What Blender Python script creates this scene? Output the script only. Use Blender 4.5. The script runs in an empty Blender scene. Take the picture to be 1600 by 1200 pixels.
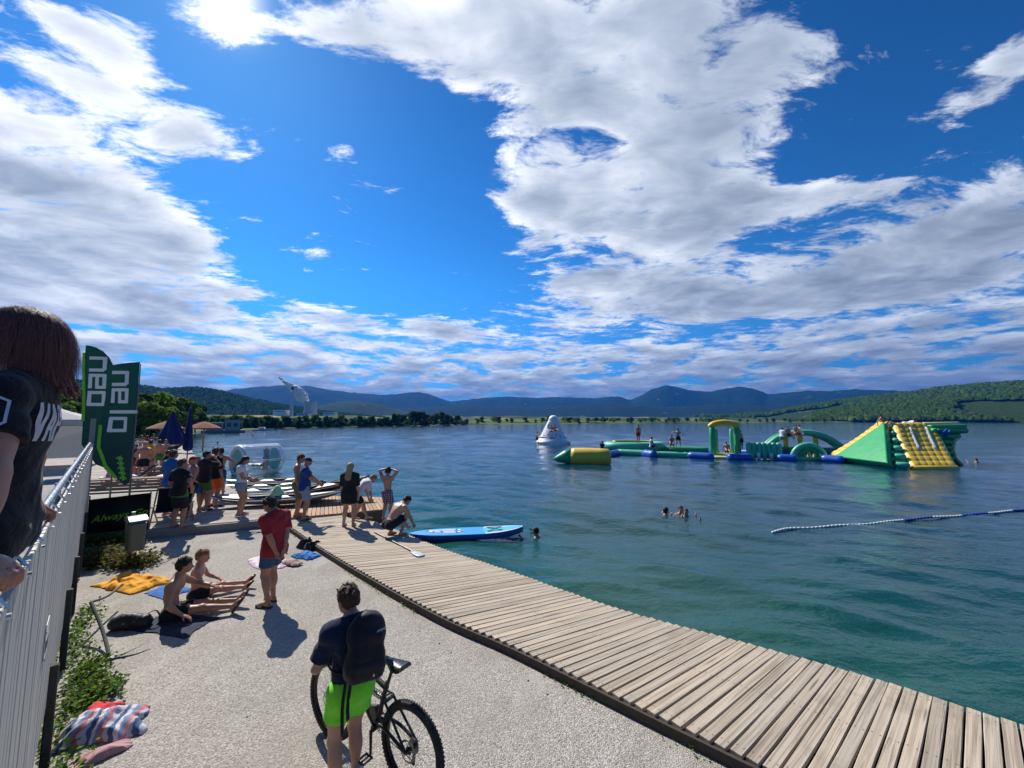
import bpy, bmesh, math, random
import numpy as np
from mathutils import Vector, Matrix, Euler
R = math.radians
rng = np.random.default_rng(7)
random.seed(7)
scn = bpy.context.scene
COL = scn.collection

# ------------------------------------------------------------------ camera
EYE = 2.9
FPX = 620.0                                   # focal length in pixels of a 1600 px wide frame
PITCH = math.atan(57 / FPX)
cam_data = bpy.data.cameras.new('camera')
cam_data.sensor_width = 36.0
cam_data.lens = 36.0 * FPX / 1600.0
cam_data.clip_start = 0.05
cam_data.clip_end = 30000
cam = bpy.data.objects.new('camera', cam_data)
cam.location = (0, 0, EYE)
cam.rotation_euler = (R(90) + PITCH, 0, 0)
COL.objects.link(cam)
scn.camera = cam

def at(px, py, z=0.0):
    """point of the plane at height z that is seen at a pixel of the 1600x1200 photograph"""
    cx, cy = px - 800.0, 600.0 - py
    d = (cx, FPX * math.cos(PITCH) - cy * math.sin(PITCH), FPX * math.sin(PITCH) + cy * math.cos(PITCH))
    t = (z - EYE) / d[2]
    return d[0] * t, d[1] * t

# ------------------------------------------------------------------ world
SUN_AZ, SUN_EL = R(-39.0), R(43.0)            # azimuth measured from +Y towards +X
SUN_DIR = Vector((math.sin(SUN_AZ) * math.cos(SUN_EL), math.cos(SUN_AZ) * math.cos(SUN_EL), math.sin(SUN_EL)))
world = bpy.data.worlds.new('World')
scn.world = world
world.use_nodes = True

class NT:
    """small helper to write node trees as expressions"""
    def __init__(s, tree):
        s.t = tree; s.n = tree.nodes; s.l = tree.links
    def node(s, typ, **kw):
        nd = s.n.new(typ)
        for k, v in kw.items(): setattr(nd, k, v)
        return nd
    def put(s, sock, v):
        if isinstance(v, bpy.types.NodeSocket): s.l.new(v, sock)
        elif isinstance(v, bpy.types.Node): s.l.new(v.outputs[0], sock)
        elif v is not None:
            if hasattr(sock, 'default_value'):
                if isinstance(v, (tuple, list)) and len(v) == 3 and sock.type == 'RGBA': v = (*v, 1)
                sock.default_value = v
    def math(s, op, a, b=None, c=None, clamp=False):
        nd = s.node('ShaderNodeMath', operation=op, use_clamp=clamp)
        s.put(nd.inputs[0], a)
        if b is not None: s.put(nd.inputs[1], b)
        if c is not None: s.put(nd.inputs[2], c)
        return nd.outputs[0]
    def vmath(s, op, a, b=None, out=0):
        nd = s.node('ShaderNodeVectorMath', operation=op)
        s.put(nd.inputs[0], a)
        if b is not None:
            if op == 'SCALE': s.put(nd.inputs['Scale'], b)
            else: s.put(nd.inputs[1], b)
        return nd.outputs[out]
    def dot(s, a, b): return s.vmath('DOT_PRODUCT', a, b, 1)
    def length(s, a): return s.vmath('LENGTH', a, None, 1)
    def noise(s, vec, scale, detail=3, rough=.5, lac=2.0, dist=0.0, out=0, dims='3D'):
        nd = s.node('ShaderNodeTexNoise', noise_dimensions=dims)
        s.put(nd.inputs['Vector'], vec); s.put(nd.inputs['Scale'], scale); s.put(nd.inputs['Detail'], detail)
        s.put(nd.inputs['Roughness'], rough); s.put(nd.inputs['Lacunarity'], lac); s.put(nd.inputs['Distortion'], dist)
        return nd.outputs[out]
    def voronoi(s, vec, scale, feature='F1', out=0, rand=1.0):
        nd = s.node('ShaderNodeTexVoronoi', feature=feature)
        s.put(nd.inputs['Vector'], vec); s.put(nd.inputs['Scale'], scale); s.put(nd.inputs['Randomness'], rand)
        return nd.outputs[out]
    def smooth(s, v, a, b, lo=0.0, hi=1.0, kind='SMOOTHSTEP'):
        nd = s.node('ShaderNodeMapRange', interpolation_type=kind)
        s.put(nd.inputs[0], v); s.put(nd.inputs[1], a); s.put(nd.inputs[2], b); s.put(nd.inputs[3], lo); s.put(nd.inputs[4], hi)
        return nd.outputs[0]
    def mix(s, f, a, b, blend='MIX'):
        nd = s.node('ShaderNodeMix', data_type='RGBA', blend_type=blend)
        s.put(nd.inputs[0], f); s.put(nd.inputs[6], a); s.put(nd.inputs[7], b)
        return nd.outputs[2]
    def mapping(s, vec, scale=(1, 1, 1), rot=(0, 0, 0), loc=(0, 0, 0)):
        nd = s.node('ShaderNodeMapping')
        s.put(nd.inputs[0], vec); nd.inputs[1].default_value = loc; nd.inputs[2].default_value = rot; nd.inputs[3].default_value = scale
        return nd.outputs[0]
    def ramp(s, f, stops):
        nd = s.node('ShaderNodeValToRGB')
        el = nd.color_ramp.elements
        while len(el) < len(stops): el.new(.5)
        for e, (p, c) in zip(el, stops):
            e.position = p; e.color = (*c, 1) if len(c) == 3 else c
        s.put(nd.inputs[0], f)
        return nd.outputs[0]
    def bump(s, h, strength=.3, dist=.01, normal=None):
        nd = s.node('ShaderNodeBump')
        s.put(nd.inputs['Strength'], strength); s.put(nd.inputs['Distance'], dist); s.put(nd.inputs['Height'], h)
        if normal is not None: s.put(nd.inputs['Normal'], normal)
        return nd.outputs[0]
    def xyz(s, v):
        nd = s.node('ShaderNodeSeparateXYZ'); s.put(nd.inputs[0], v); return nd.outputs
    def comb(s, x, y, z):
        nd = s.node('ShaderNodeCombineXYZ'); s.put(nd.inputs[0], x); s.put(nd.inputs[1], y); s.put(nd.inputs[2], z); return nd.outputs[0]

def pix_dir(px, py):
    cx, cy = px - 800.0, 600.0 - py
    v = Vector((cx, FPX * math.cos(PITCH) - cy * math.sin(PITCH), FPX * math.sin(PITCH) + cy * math.cos(PITCH)))
    return v.normalized()
CLOUD_C = .10                                  # flattening of the cloud deck towards the horizon
def cloud_uv(px, py):
    d = pix_dir(px, py)
    return d.x / (d.z + CLOUD_C), d.y / (d.z + CLOUD_C)

def build_world():
    t = NT(world.node_tree)
    for nd in list(t.n): t.n.remove(nd)
    sky = t.node('ShaderNodeTexSky', sky_type='NISHITA')
    sky.sun_disc = False
    sky.sun_elevation = SUN_EL
    sky.sun_rotation = SUN_AZ
    sky.altitude = 300; sky.air_density = 1.0; sky.dust_density = .12; sky.ozone_density = 3.0
    geo = t.node('ShaderNodeTexCoord').outputs['Generated']
    d = t.vmath('NORMALIZE', geo)
    x, y, z = t.xyz(d)
    zc = t.math('MAXIMUM', z, 0.0)
    den = t.math('ADD', zc, CLOUD_C)
    u = t.math('DIVIDE', x, den); v = t.math('DIVIDE', y, den)
    p = t.comb(u, v, 0.0)
    # warp
    w = t.vmath('SUBTRACT', t.noise(p, 1.3, 3, .55, out=1), (.5, .5, .5))
    pw = t.vmath('ADD', p, t.vmath('SCALE', w, .42))
    # placed cloud masses: (px, py, across, along radial, angle, weight) as footprints on the cloud deck
    cover = None
    for (cu, cv, ru, rv, ang, wt) in CLOUDS:
        q = t.vmath('SUBTRACT', pw, (cu, cv, 0))
        ca, sa = math.cos(ang), math.sin(ang)
        a = t.dot(q, (ca / ru, sa / ru, 0)); b = t.dot(q, (-sa / rv, ca / rv, 0))
        r2 = t.math('ADD', t.math('MULTIPLY', a, a), t.math('MULTIPLY', b, b))
        g = t.math('MULTIPLY', t.math('EXPONENT', t.math('MULTIPLY', r2, -1.0)), wt)
        cover = g if cover is None else t.math('ADD', cover, g)
    cover = t.math('MINIMUM', cover, .52)
    def density(q, det):
        a = t.noise(q, 1.9, det, .62, 2.15)
        st = t.mapping(q, (1.0, 2.2, 1), (0, 0, R(-28)))
        b = t.noise(st, 5.0, det, .64, 2.2)
        return t.math('ADD', t.math('MULTIPLY', t.math('SUBTRACT', a, .5), 1.15), t.math('MULTIPLY', t.math('SUBTRACT', b, .5), .95))
    n0 = density(pw, 9)
    sd = Vector((SUN_DIR.x, SUN_DIR.y)).normalized()
    nl0 = t.noise(pw, 2.6, 3.2, .55); nl1 = t.noise(t.vmath('ADD', pw, (sd.x * .10, sd.y * .10, 0)), 2.6, 3.2, .55)
    # low band of cloud near the horizon, heaped in flat-bottomed rows
    az = t.math('ARCTAN2', x, y); wq = t.math('MULTIPLY', t.math('SUBTRACT', t.noise(t.comb(t.math('MULTIPLY', az, 3.0), t.math('MULTIPLY', z, 6.0), 1.0), 2.0, 3), .5), .03)
    def heap_noise(dz, det): return t.noise(t.comb(t.math('MULTIPLY', az, 8.0), t.math('MULTIPLY', t.math('ADD', t.math('ADD', z, wq), dz), 33.0), 3.0), 1.25, det, .62)
    row = heap_noise(0.0, 9)
    hb = t.smooth(z, .11, .25)
    rowlit = t.math('MULTIPLY', t.math('SUBTRACT', heap_noise(0.0, 5), heap_noise(.014, 6)), 1.9)
    n0 = t.math('ADD', t.math('MULTIPLY', n0, hb), t.math('MULTIPLY', t.math('MULTIPLY', t.math('SUBTRACT', row, .5), 2.3), t.math('SUBTRACT', 1.0, hb)))
    band = t.smooth(z, .10, .31, .46, -.02)
    tot = t.math('ADD', t.math('ADD', n0, t.math('MAXIMUM', cover, band)), -.20)
    mask = t.smooth(tot, -.04, .20)
    soft = t.math('ADD', t.math('ADD', t.math('MULTIPLY', tot, .55), t.math('MULTIPLY', t.math('MAXIMUM', cover, band), .45)), t.math('MULTIPLY', t.math('SUBTRACT', nl0, .5), .9))
    thick = t.smooth(soft, .04, .52)
    lit = t.math('ADD', t.math('MULTIPLY', t.math('SUBTRACT', nl0, nl1), 1.6), t.math('MULTIPLY', t.math('SUBTRACT', n0, density(t.vmath('ADD', pw, (sd.x * .05, sd.y * .05, 0)), 5)), .45))
    lit = t.math('ADD', t.math('MULTIPLY', lit, hb), t.math('MULTIPLY', rowlit, t.math('SUBTRACT', 1.0, hb)))
    ca = t.dot(d, tuple(SUN_DIR))
    glow = t.math('POWER', t.math('MAXIMUM', ca, 0.0), 1300.0)
    glow2 = t.math('POWER', t.math('MAXIMUM', ca, 0.0), 30.0)
    glow3 = t.math('POWER', t.math('MAXIMUM', t.math('ADD', t.math('MULTIPLY', ca, .5), .5), 0.0), 3.0)
    sk = t.node('ShaderNodeGamma'); t.put(sk.inputs[0], sky.outputs[0]); sk.inputs[1].default_value = SKY_GAMMA
    skyc = t.mix(1.0, sk.outputs[0], SKY_TINT, 'MULTIPLY')
    skyc = t.mix(1.0, skyc, t.mix(t.smooth(z, .0, .34), (.48, .41, .62), (1, 1, 1)), 'MULTIPLY')
    # cloud radiance in the same unit as the sky node: white thin edges, grey thick middles, lit towards the sun
    lum = t.math('ADD', t.math('MULTIPLY', t.math('SUBTRACT', 1.0, thick), .42), .52)
    lum = t.math('MULTIPLY', lum, t.smooth(lit, -.28, .28, .68, 1.28, 'LINEAR'))
    lum = t.math('MULTIPLY', lum, t.smooth(z, .02, .16, .66, 1.0))
    lum = t.math('MULTIPLY', lum, t.math('ADD', .60, t.math('MULTIPLY', glow3, .50)))
    cc = t.mix(t.smooth(lum, .25, .95), CLOUD_DARK, CLOUD_LIGHT)
    cloud = t.vmath('SCALE', cc, t.math('MULTIPLY', lum, CLOUD_GAIN))
    cloud = t.vmath('ADD', cloud, t.vmath('SCALE', (1.0, .90, .68), t.math('ADD', t.math('MULTIPLY', glow, 22.0), t.math('MULTIPLY', glow2, .7))))
    skyc = t.vmath('ADD', skyc, t.vmath('SCALE', (1.0, .86, .72), t.math('ADD', t.math('MULTIPLY', glow, 12.0), t.math('MULTIPLY', glow2, .22))))
    full = t.mix(mask, skyc, cloud)
    bg = t.node('ShaderNodeBackground')
    t.put(bg.inputs[0], full); bg.inputs[1].default_value = SKY_STRENGTH
    out = t.node('ShaderNodeOutputWorld')
    t.l.new(bg.outputs[0], out.inputs[0])

SKY_STRENGTH = .115
SKY_TINT = (.088, .235, .275)
SKY_GAMMA = 1.6
CLOUD_DARK, CLOUD_LIGHT = (.62, .76, 1.0), (.90, .94, 1.0)
CLOUD_GAIN = 7.6
CLOUDS = []
def cl(px, py, rpx, rpy, wt, ang=0.0):
    """a cloud mass whose middle and extent are given where the photograph shows them"""
    c = Vector(cloud_uv(px, py)); a = Vector(cloud_uv(px + rpx, py)); b = Vector(cloud_uv(px, py - rpy))
    CLOUDS.append((c.x, c.y, (a - c).length, max((b - c).length, .05), math.atan2((a - c).y, (a - c).x) + ang, wt))
cl(960, 60, 250, 170, .52)
cl(740, 40, 150, 90, .34)
cl(520, 10, 200, 75, .40)
cl(1010, 320, 200, 120, .52)
cl(840, 330, 90, 80, .30)
cl(900, 190, 110, 70, .30)
cl(1000, 200, 100, 70, .30)
cl(1170, 90, 190, 100, .40)
cl(1160, 330, 110, 60, .30)
cl(120, 350, 230, 80, .55)
cl(0, 400, 250, 90, .40)
cl(80, 470, 330, 50, .50)
cl(20, 290, 200, 60, .34)
cl(400, 520, 300, 20, .3)
cl(720, 520, 120, 20, .34)
cl(330, 220, 110, 36, .30)
cl(190, 130, 120, 50, .26)
cl(60, 110, 60, 30, .26)
cl(250, 190, 60, 26, .26)
cl(20, 180, 120, 30, .24)
cl(150, 60, 50, 24, .2)
cl(90, 30, 90, 30, .18)
cl(1330, 440, 330, 60, .42)
cl(1480, 400, 130, 50, .30)
cl(930, 440, 120, 40, .30)
cl(1560, 330, 170, 110, .36)
cl(1590, 90, 70, 90, .30)
cl(1400, 180, 40, 24, .22)
cl(1330, 310, 120, 26, .30)
cl(500, 400, 60, 20, .30)
cl(370, 468, 60, 12, .22)
cl(540, 495, 60, 16, .26)
cl(1080, 480, 330, 45, .40)
cl(320, 30, 90, 60, .34)
# clear patches
cl(620, 330, 160, 130, -.36)
cl(660, 180, 90, 50, -.22)
cl(1310, 190, 120, 120, -.34)
cl(420, 400, 90, 50, -.15)
cl(640, 450, 190, 40, -.22)
cl(940, 220, 50, 34, -.34)
cl(1135, 85, 30, 24, -.34)
build_world()

sun_data = bpy.data.lights.new('sun', 'SUN')
sun_data.energy = 4.1
sun_data.angle = R(.53)
sun_data.color = (1.0, .93, .82)
sun = bpy.data.objects.new('sun', sun_data)
sun.rotation_euler = SUN_DIR.to_track_quat('Z', 'Y').to_euler()
COL.objects.link(sun)

scn.view_settings.view_transform = 'Standard'
scn.view_settings.look = 'None'
scn.view_settings.exposure = 0.65
scn.view_settings.gamma = 1.0
scn.view_settings.use_curve_mapping = False
scn.render.engine = 'CYCLES'
cy = scn.cycles
cy.use_denoising = True
cy.max_bounces = 6; cy.diffuse_bounces = 2; cy.glossy_bounces = 3; cy.transmission_bounces = 4
cy.volume_bounces = 0; cy.transparent_max_bounces = 8
cy.caustics_reflective = False; cy.caustics_refractive = False
cy.sample_clamp_indirect = 6
# ------------------------------------------------------------------ materials
MATS = {}
def material(name, build):
    if name in MATS: return MATS[name]
    m = bpy.data.materials.new(name); m.use_nodes = True
    t = NT(m.node_tree)
    bsdf = t.n['Principled BSDF']
    build(t, bsdf, m)
    MATS[name] = m
    return m
def coords(t, kind='Object'): return t.node('ShaderNodeTexCoord').outputs[kind]
def setp(t, b, **kw):
    names = dict(color='Base Color', rough='Roughness', metal='Metallic', spec='Specular IOR Level', normal='Normal', ior='IOR',
                 trans='Transmission Weight', sss='Subsurface Weight', coat='Coat Weight', alpha='Alpha', sheen='Sheen Weight')
    for k, v in kw.items(): t.put(b.inputs[names[k]], v)
def plain(name, color, rough=.5, metal=0.0, var=.12, scale=6.0, bump=.0, bscale=60.0, coat=0.0, spec=.5):
    """painted / moulded surface: a little mottling and wear in colour and gloss"""
    def f(t, b, m):
        c = coords(t)
        n = t.noise(c, scale, 4, .6)
        lo = tuple(x * (1 - var) for x in color); hi = tuple(min(1, x * (1 + var)) for x in color)
        setp(t, b, color=t.mix(n, lo, hi), rough=t.smooth(t.noise(c, scale * 3.1, 3), .2, .8, max(rough - .1, .03), min(rough + .12, 1)), metal=metal, coat=coat, spec=spec)
        if bump: setp(t, b, normal=t.bump(t.noise(c, bscale, 4, .6), bump, .004))
    return material(name, f)
def cloth(name, color, color2=None, rough=.9, wrinkle=.5):
    def f(t, b, m):
        c = coords(t)
        n = t.noise(c, 9, 3, .6)
        col = t.mix(n, tuple(x * .8 for x in color), tuple(min(1, x * 1.2) for x in color))
        w = t.noise(c, 14, 4, .55, dist=.6); fine = t.noise(c, 420, 2)
        hgt = t.math('ADD', t.math('MULTIPLY', w, 1.0), t.math('MULTIPLY', fine, .06))
        setp(t, b, color=col, rough=rough, normal=t.bump(hgt, wrinkle, .02), sheen=.12, spec=.25)
    return material(name, f)
def skin(name, color):
    def f(t, b, m):
        c = coords(t)
        n = t.noise(c, 7, 4, .6)
        col = t.mix(n, tuple(x * y for x, y in zip(color, (.86, .80, .78))), tuple(x * y for x, y in zip(color, (1.1, 1.08, 1.04))))
        setp(t, b, color=col, rough=.48, normal=t.bump(t.noise(c, 90, 3), .12, .004), spec=.4)
    return material(name, f)
def hair_mat(name, c0, c1):
    def f(t, b, m):
        c = coords(t)
        st = t.mapping(c, (1, 1, .12))
        n = t.noise(st, 190, 3, .6)
        big = t.noise(c, 18, 3)
        setp(t, b, color=t.mix(t.math('MULTIPLY', t.math('ADD', n, big), .5), c0, c1), rough=.55, normal=t.bump(t.noise(st, 160, 3), .7, .006), spec=.2)
    return material(name, f)

# ------------------------------------------------------------------ objects
def tag(o, label=None, cat=None, group=None, kind=None):
    if label: o['label'] = label
    if cat: o['category'] = cat
    if group: o['group'] = group
    if kind: o['kind'] = kind
    return o
def thing(name, label, cat, loc=(0, 0, 0), rz=0.0, group=None):
    o = bpy.data.objects.new(name, None)
    o.empty_display_size = .2
    COL.objects.link(o)
    o.location = loc; o.rotation_euler = (0, 0, rz)
    return tag(o, label, cat, group)
def link(name, me, mat=None, parent=None, loc=None, smooth=False):
    o = bpy.data.objects.new(name, me)
    COL.objects.link(o)
    if mat is not None and not me.materials: me.materials.append(mat)
    if parent is not None: o.parent = parent
    if loc is not None: o.location = loc
    if smooth: me.shade_smooth()
    return o
def mesh_np(name, V, F, smooth=False):
    """mesh from numpy vertices and an (n,3) or (n,4) index array"""
    me = bpy.data.meshes.new(name)
    V = np.asarray(V, np.float32); F = np.asarray(F, np.int32)
    n, k = F.shape
    me.vertices.add(len(V)); me.vertices.foreach_set('co', V.ravel())
    me.loops.add(n * k); me.loops.foreach_set('vertex_index', F.ravel())
    me.polygons.add(n); me.polygons.foreach_set('loop_start', np.arange(0, n * k, k, dtype=np.int32))
    try: me.polygons.foreach_set('loop_total', np.full(n, k, np.int32))
    except Exception: pass
    me.update(calc_edges=True); me.validate()
    if smooth: me.shade_smooth()
    return me
def to_mesh(name, bm, smooth=False, angle=None):
    bmesh.ops.recalc_face_normals(bm, faces=bm.faces)
    me = bpy.data.meshes.new(name); bm.to_mesh(me); bm.free()
    if smooth: me.shade_smooth()
    if angle is not None:
        me.shade_smooth()
        try: me.set_sharp_from_angle(angle=R(angle))
        except Exception: pass
    return me
def xform(bm, verts, M): bmesh.ops.transform(bm, matrix=M, verts=verts)
def box(bm, c, s, rot=(0, 0, 0), bev=0.0, seg=1):
    r = bmesh.ops.create_cube(bm, size=1.0)
    vs = r['verts']
    M = Matrix.Translation(c) @ Euler(rot).to_matrix().to_4x4() @ Matrix.Diagonal((*s, 1))
    xform(bm, vs, M)
    if bev > 0:
        es = {e for v in vs for e in v.link_edges}
        bmesh.ops.bevel(bm, geom=list(es), offset=bev, segments=seg, profile=.5, affect='EDGES')
    return vs
def frame_of(d):
    d = Vector(d).normalized()
    up = Vector((0, 0, 1)) if abs(d.z) < .95 else Vector((0, 1, 0))
    a = d.cross(up).normalized(); b = a.cross(d).normalized()
    return a, b
def tube(bm, pts, rad, n=8, cap=True, closed=False, flat=1.0):
    """round tube through points; rad a number or one per point; flat squeezes it in the second axis"""
    pts = [Vector(p) for p in pts]; m = len(pts)
    rads = [rad] * m if not hasattr(rad, '__len__') else rad
    rings = []; pa = None
    for i, p in enumerate(pts):
        if closed: d = pts[(i + 1) % m] - pts[i - 1]
        else: d = pts[min(i + 1, m - 1)] - pts[max(i - 1, 0)]
        d = d.normalized() if d.length > 1e-9 else Vector((0, 0, 1))
        if pa is None: a, b = frame_of(d)
        else:
            a = (pa - d * pa.dot(d))
            a = a.normalized() if a.length > 1e-6 else frame_of(d)[0]
            b = a.cross(d).normalized()
        pa = a
        rings.append([bm.verts.new(p + (a * math.cos(2 * math.pi * k / n) + b * math.sin(2 * math.pi * k / n) * flat) * rads[i]) for k in range(n)])
    cnt = m if closed else m - 1
    for i in range(cnt):
        A, B = rings[i], rings[(i + 1) % m]
        for k in range(n):
            bm.faces.new((A[k], A[(k + 1) % n], B[(k + 1) % n], B[k]))
    if cap and not closed:
        bm.faces.new(rings[0]); bm.faces.new(rings[-1])
    return rings
def lathe(bm, prof, n=16, M=None):
    """profile of (radius, height) turned round z"""
    rings = []
    for r, z in prof:
        rings.append([bm.verts.new((r * math.cos(2 * math.pi * k / n), r * math.sin(2 * math.pi * k / n), z)) for k in range(n)])
    for A, B in zip(rings, rings[1:]):
        for k in range(n): bm.faces.new((A[k], A[(k + 1) % n], B[(k + 1) % n], B[k]))
    if prof[0][0] > 1e-6: bm.faces.new(rings[0])
    if prof[-1][0] > 1e-6: bm.faces.new(rings[-1])
    vs = [v for r in rings for v in r]
    bmesh.ops.remove_doubles(bm, verts=vs, dist=1e-6)
    if M is not None: xform(bm, [v for v in vs if v.is_valid], M)
def blob(bm, c, r, sub=2, rot=(0, 0, 0), noise=0.0):
    q = bmesh.ops.create_icosphere(bm, subdivisions=sub, radius=1.0)
    vs = q['verts']
    if noise:
        for v in vs: v.co *= 1 + random.uniform(-noise, noise)
    r = (r, r, r) if not hasattr(r, '__len__') else r
    xform(bm, vs, Matrix.Translation(c) @ Euler(rot).to_matrix().to_4x4() @ Matrix.Diagonal((*r, 1)))
    return vs
def prism(bm, outline, z0, z1):
    """outline of (x, y) points raised from z0 to z1"""
    a = [bm.verts.new((x, y, z0)) for x, y in outline]; b = [bm.verts.new((x, y, z1)) for x, y in outline]
    n = len(a)
    bm.faces.new(a); bm.faces.new(b)
    for i in range(n): bm.faces.new((a[i], a[(i + 1) % n], b[(i + 1) % n], b[i]))
    return a + b
def bez(pts, n=10):
    """Catmull-Rom through points"""
    P = [Vector(p) for p in pts]
    P = [P[0] * 2 - P[1]] + P + [P[-1] * 2 - P[-2]]
    out = []
    for i in range(1, len(P) - 2):
        for k in range(n):
            t = k / n
            out.append(.5 * ((2 * P[i]) + (P[i + 1] - P[i - 1]) * t + (2 * P[i - 1] - 5 * P[i] + 4 * P[i + 1] - P[i + 2]) * t * t + (3 * P[i] - P[i - 1] - 3 * P[i + 1] + P[i + 2]) * t ** 3))
    out.append(P[-2].copy())
    return out
def vnoise(X, Y, seed=0):
    """smooth value noise on arrays"""
    xi = np.floor(X).astype(np.int64); yi = np.floor(Y).astype(np.int64)
    xf = X - xi; yf = Y - yi
    def h(a, b):
        n = (a * 374761393 + b * 668265263 + seed * 974634777) & 0x7fffffff
        n = ((n ^ (n >> 13)) * 1274126177) & 0x7fffffff
        return ((n ^ (n >> 16)) & 0xffff) / 65535.0
    u = xf * xf * (3 - 2 * xf); v = yf * yf * (3 - 2 * yf)
    return (h(xi, yi) * (1 - u) + h(xi + 1, yi) * u) * (1 - v) + (h(xi, yi + 1) * (1 - u) + h(xi + 1, yi + 1) * u) * v
def fbm(X, Y, oct=5, seed=0, gain=.5):
    s = 0; a = 1; tot = 0
    for i in range(oct):
        s = s + a * vnoise(X * 2 ** i + 17.3 * i, Y * 2 ** i + 9.1 * i, seed + i); tot += a; a *= gain
    return s / tot
def children(o): return list(o.children)
def copy_tree(o, parent=None):
    c = o.copy(); COL.objects.link(c)
    if parent is not None: c.parent = parent
    for ch in children(o): copy_tree(ch, c)
    return c
# ------------------------------------------------------------------ setting: water, land, mountains
WATER_Z = -.38
LAKE = [(-9.6, 14.6), (-15, 20), (-22, 28), (-33, 41), (-57, 72), (-85, 108), (-104, 130), (-97, 150), (-96, 172), (-86, 196), (-66, 226), (-44, 272), (-10, 330), (36, 372),
        (110, 440), (181, 505), (360, 590), (570, 690), (860, 800), (1160, 900), (1400, 650), (1100, 150), (500, -200), (100, -140), (34, -34),
        (6.0, 2.4), (4.45, 3.6), (2.6, 5.1), (.9, 6.3), (-1.4, 8.5), (-3.4, 10.7), (-5.0, 12.2), (-7.2, 13.2)]
def poly_sd(X, Y, poly):
    """signed distance to a polygon, negative inside"""
    P = np.array(poly, float); Q = np.roll(P, -1, 0)
    d = np.full(X.shape, 1e18); inside = np.zeros(X.shape, bool)
    for (ax, ay), (bx, by) in zip(P, Q):
        ex, ey = bx - ax, by - ay
        wx, wy = X - ax, Y - ay
        tt = np.clip((wx * ex + wy * ey) / (ex * ex + ey * ey), 0, 1)
        d = np.minimum(d, (wx - ex * tt) ** 2 + (wy - ey * tt) ** 2)
        c = ((ay > Y) != (by > Y)) & (X < (bx - ax) * (Y - ay) / (by - ay + 1e-12) + ax)
        inside ^= c
    return np.where(inside, -1, 1) * np.sqrt(d)

def m_land(t, b, m):
    c = t.node('ShaderNodeNewGeometry').outputs['Position']
    n = t.noise(c, .012, 5, .6); v = t.voronoi(c, .009, out=1)
    field = t.ramp(t.xyz(t.vmath('SCALE', v, 1.0))[0], [(0, (.07, .11, .030)), (.35, (.10, .15, .038)), (.6, (.18, .19, .065)), (.8, (.075, .12, .03)), (1, (.26, .23, .11))])
    wood = t.mix(t.noise(c, .5, 4), (.016, .036, .014), (.04, .07, .022))
    col = t.mix(t.smooth(n, .46, .54), field, wood)
    setp(t, b, color=col, rough=.95, spec=.1, normal=t.bump(t.noise(c, .3, 4), .6, 1.0))
M_LAND = material('meadow and wood', m_land)

def ring_grid(radii, angles, hfun, name, mat, closed=True):
    A, Rr = np.meshgrid(angles, radii)
    X = Rr * np.sin(A); Y = Rr * np.cos(A); Z = hfun(X, Y)
    V = np.stack([X, Y, Z], -1).reshape(-1, 3)
    nr, na = A.shape
    i = np.arange(nr - 1)[:, None]; j = np.arange(na if closed else na - 1)[None, :]; j2 = (j + 1) % na
    F = np.stack([i * na + j, i * na + j2, (i + 1) * na + j2, (i + 1) * na + j], -1).reshape(-1, 4)
    me = mesh_np(name, V, F, True)
    return link(name, me, mat)

def land_h(X, Y):
    sd = poly_sd(X, Y, LAKE)
    r = np.hypot(X, Y)
    far = np.clip((r - 90) / 300, 0, 1)
    h = np.where(sd < 0, -np.clip(-sd * .35, .0, 3.0) - .55, np.minimum(sd * .35 - .55, -.10))
    # beyond the shore the country rises slowly
    rise = np.clip(sd, 0, 1e9)
    az = np.degrees(np.arctan2(X, Y))
    h = h + np.where(sd > 0, far * np.clip(rise, 0, 40) * .03 + far * np.clip(rise - 40, 0, 1500) * .012, 0)
    h = h + np.where(sd > 30, far * (fbm(X / 160, Y / 160, 4, 3) - .4) * np.clip(rise - 30, 0, 300) * .06, 0)
    return h
rad = np.concatenate([[0.5], np.geomspace(3, 60, 34), np.geomspace(64, 1500, 90), np.geomspace(1560, 9000, 24)])
ground = ring_grid(rad, np.linspace(0, 2 * math.pi, 420, endpoint=False), land_h, 'ground', M_LAND)
tag(ground, kind='structure')

# ---- mountains and hills: ridges with a real cross-section, heights read off the photograph's skyline
def skyline(points, D):
    az, hh = [], []
    for px, py in points:
        d = pix_dir(px, py); q = D / math.hypot(d.x, d.y)
        az.append(math.atan2(d.x, d.y)); hh.append(EYE + d.z * q)
    return np.array(az), np.array(hh)
def ridge(name, points, D, W, mat, rough=.12, nu=260, nv=26, seed=1, az0=None, az1=None, foot=-5):
    az, hh = skyline(points, D)
    a = np.linspace(az[0] if az0 is None else az0, az[-1] if az1 is None else az1, nu)
    H = np.interp(a, az, hh)
    k = np.hanning(5); k /= k.sum()
    H = np.convolve(np.pad(H, 2, 'edge'), k, 'valid')
    s = np.linspace(-1, 1, nv)
    A, S = np.meshgrid(a, s)
    Rr = D + S * W
    X = Rr * np.sin(A); Y = Rr * np.cos(A)
    prof = np.cos(S * math.pi / 2) ** 1.15
    spur = (fbm(A * D / (W * .30), S * 2.2, 5, seed) - .5)
    Z = np.clip(H, foot, None)[None, :] * prof * (1 + rough * 2 * spur * (1 - np.exp(-(S / .35) ** 2))) + foot * (1 - prof)
    Z = Z + (fbm(X / (W * .05), Y / (W * .05), 3, seed + 5) - .5) * W * .020 * prof
    V = np.stack([X, Y, Z], -1).reshape(-1, 3)
    i = np.arange(nv - 1)[:, None]; j = np.arange(nu - 1)[None, :]
    F = np.stack([i * nu + j, i * nu + j + 1, (i + 1) * nu + j + 1, (i + 1) * nu + j], -1).reshape(-1, 4)
    o = link(name, mesh_np(name, V, F, True), mat)
    tag(o, kind='structure')
    return o, X, Y, Z
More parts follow.
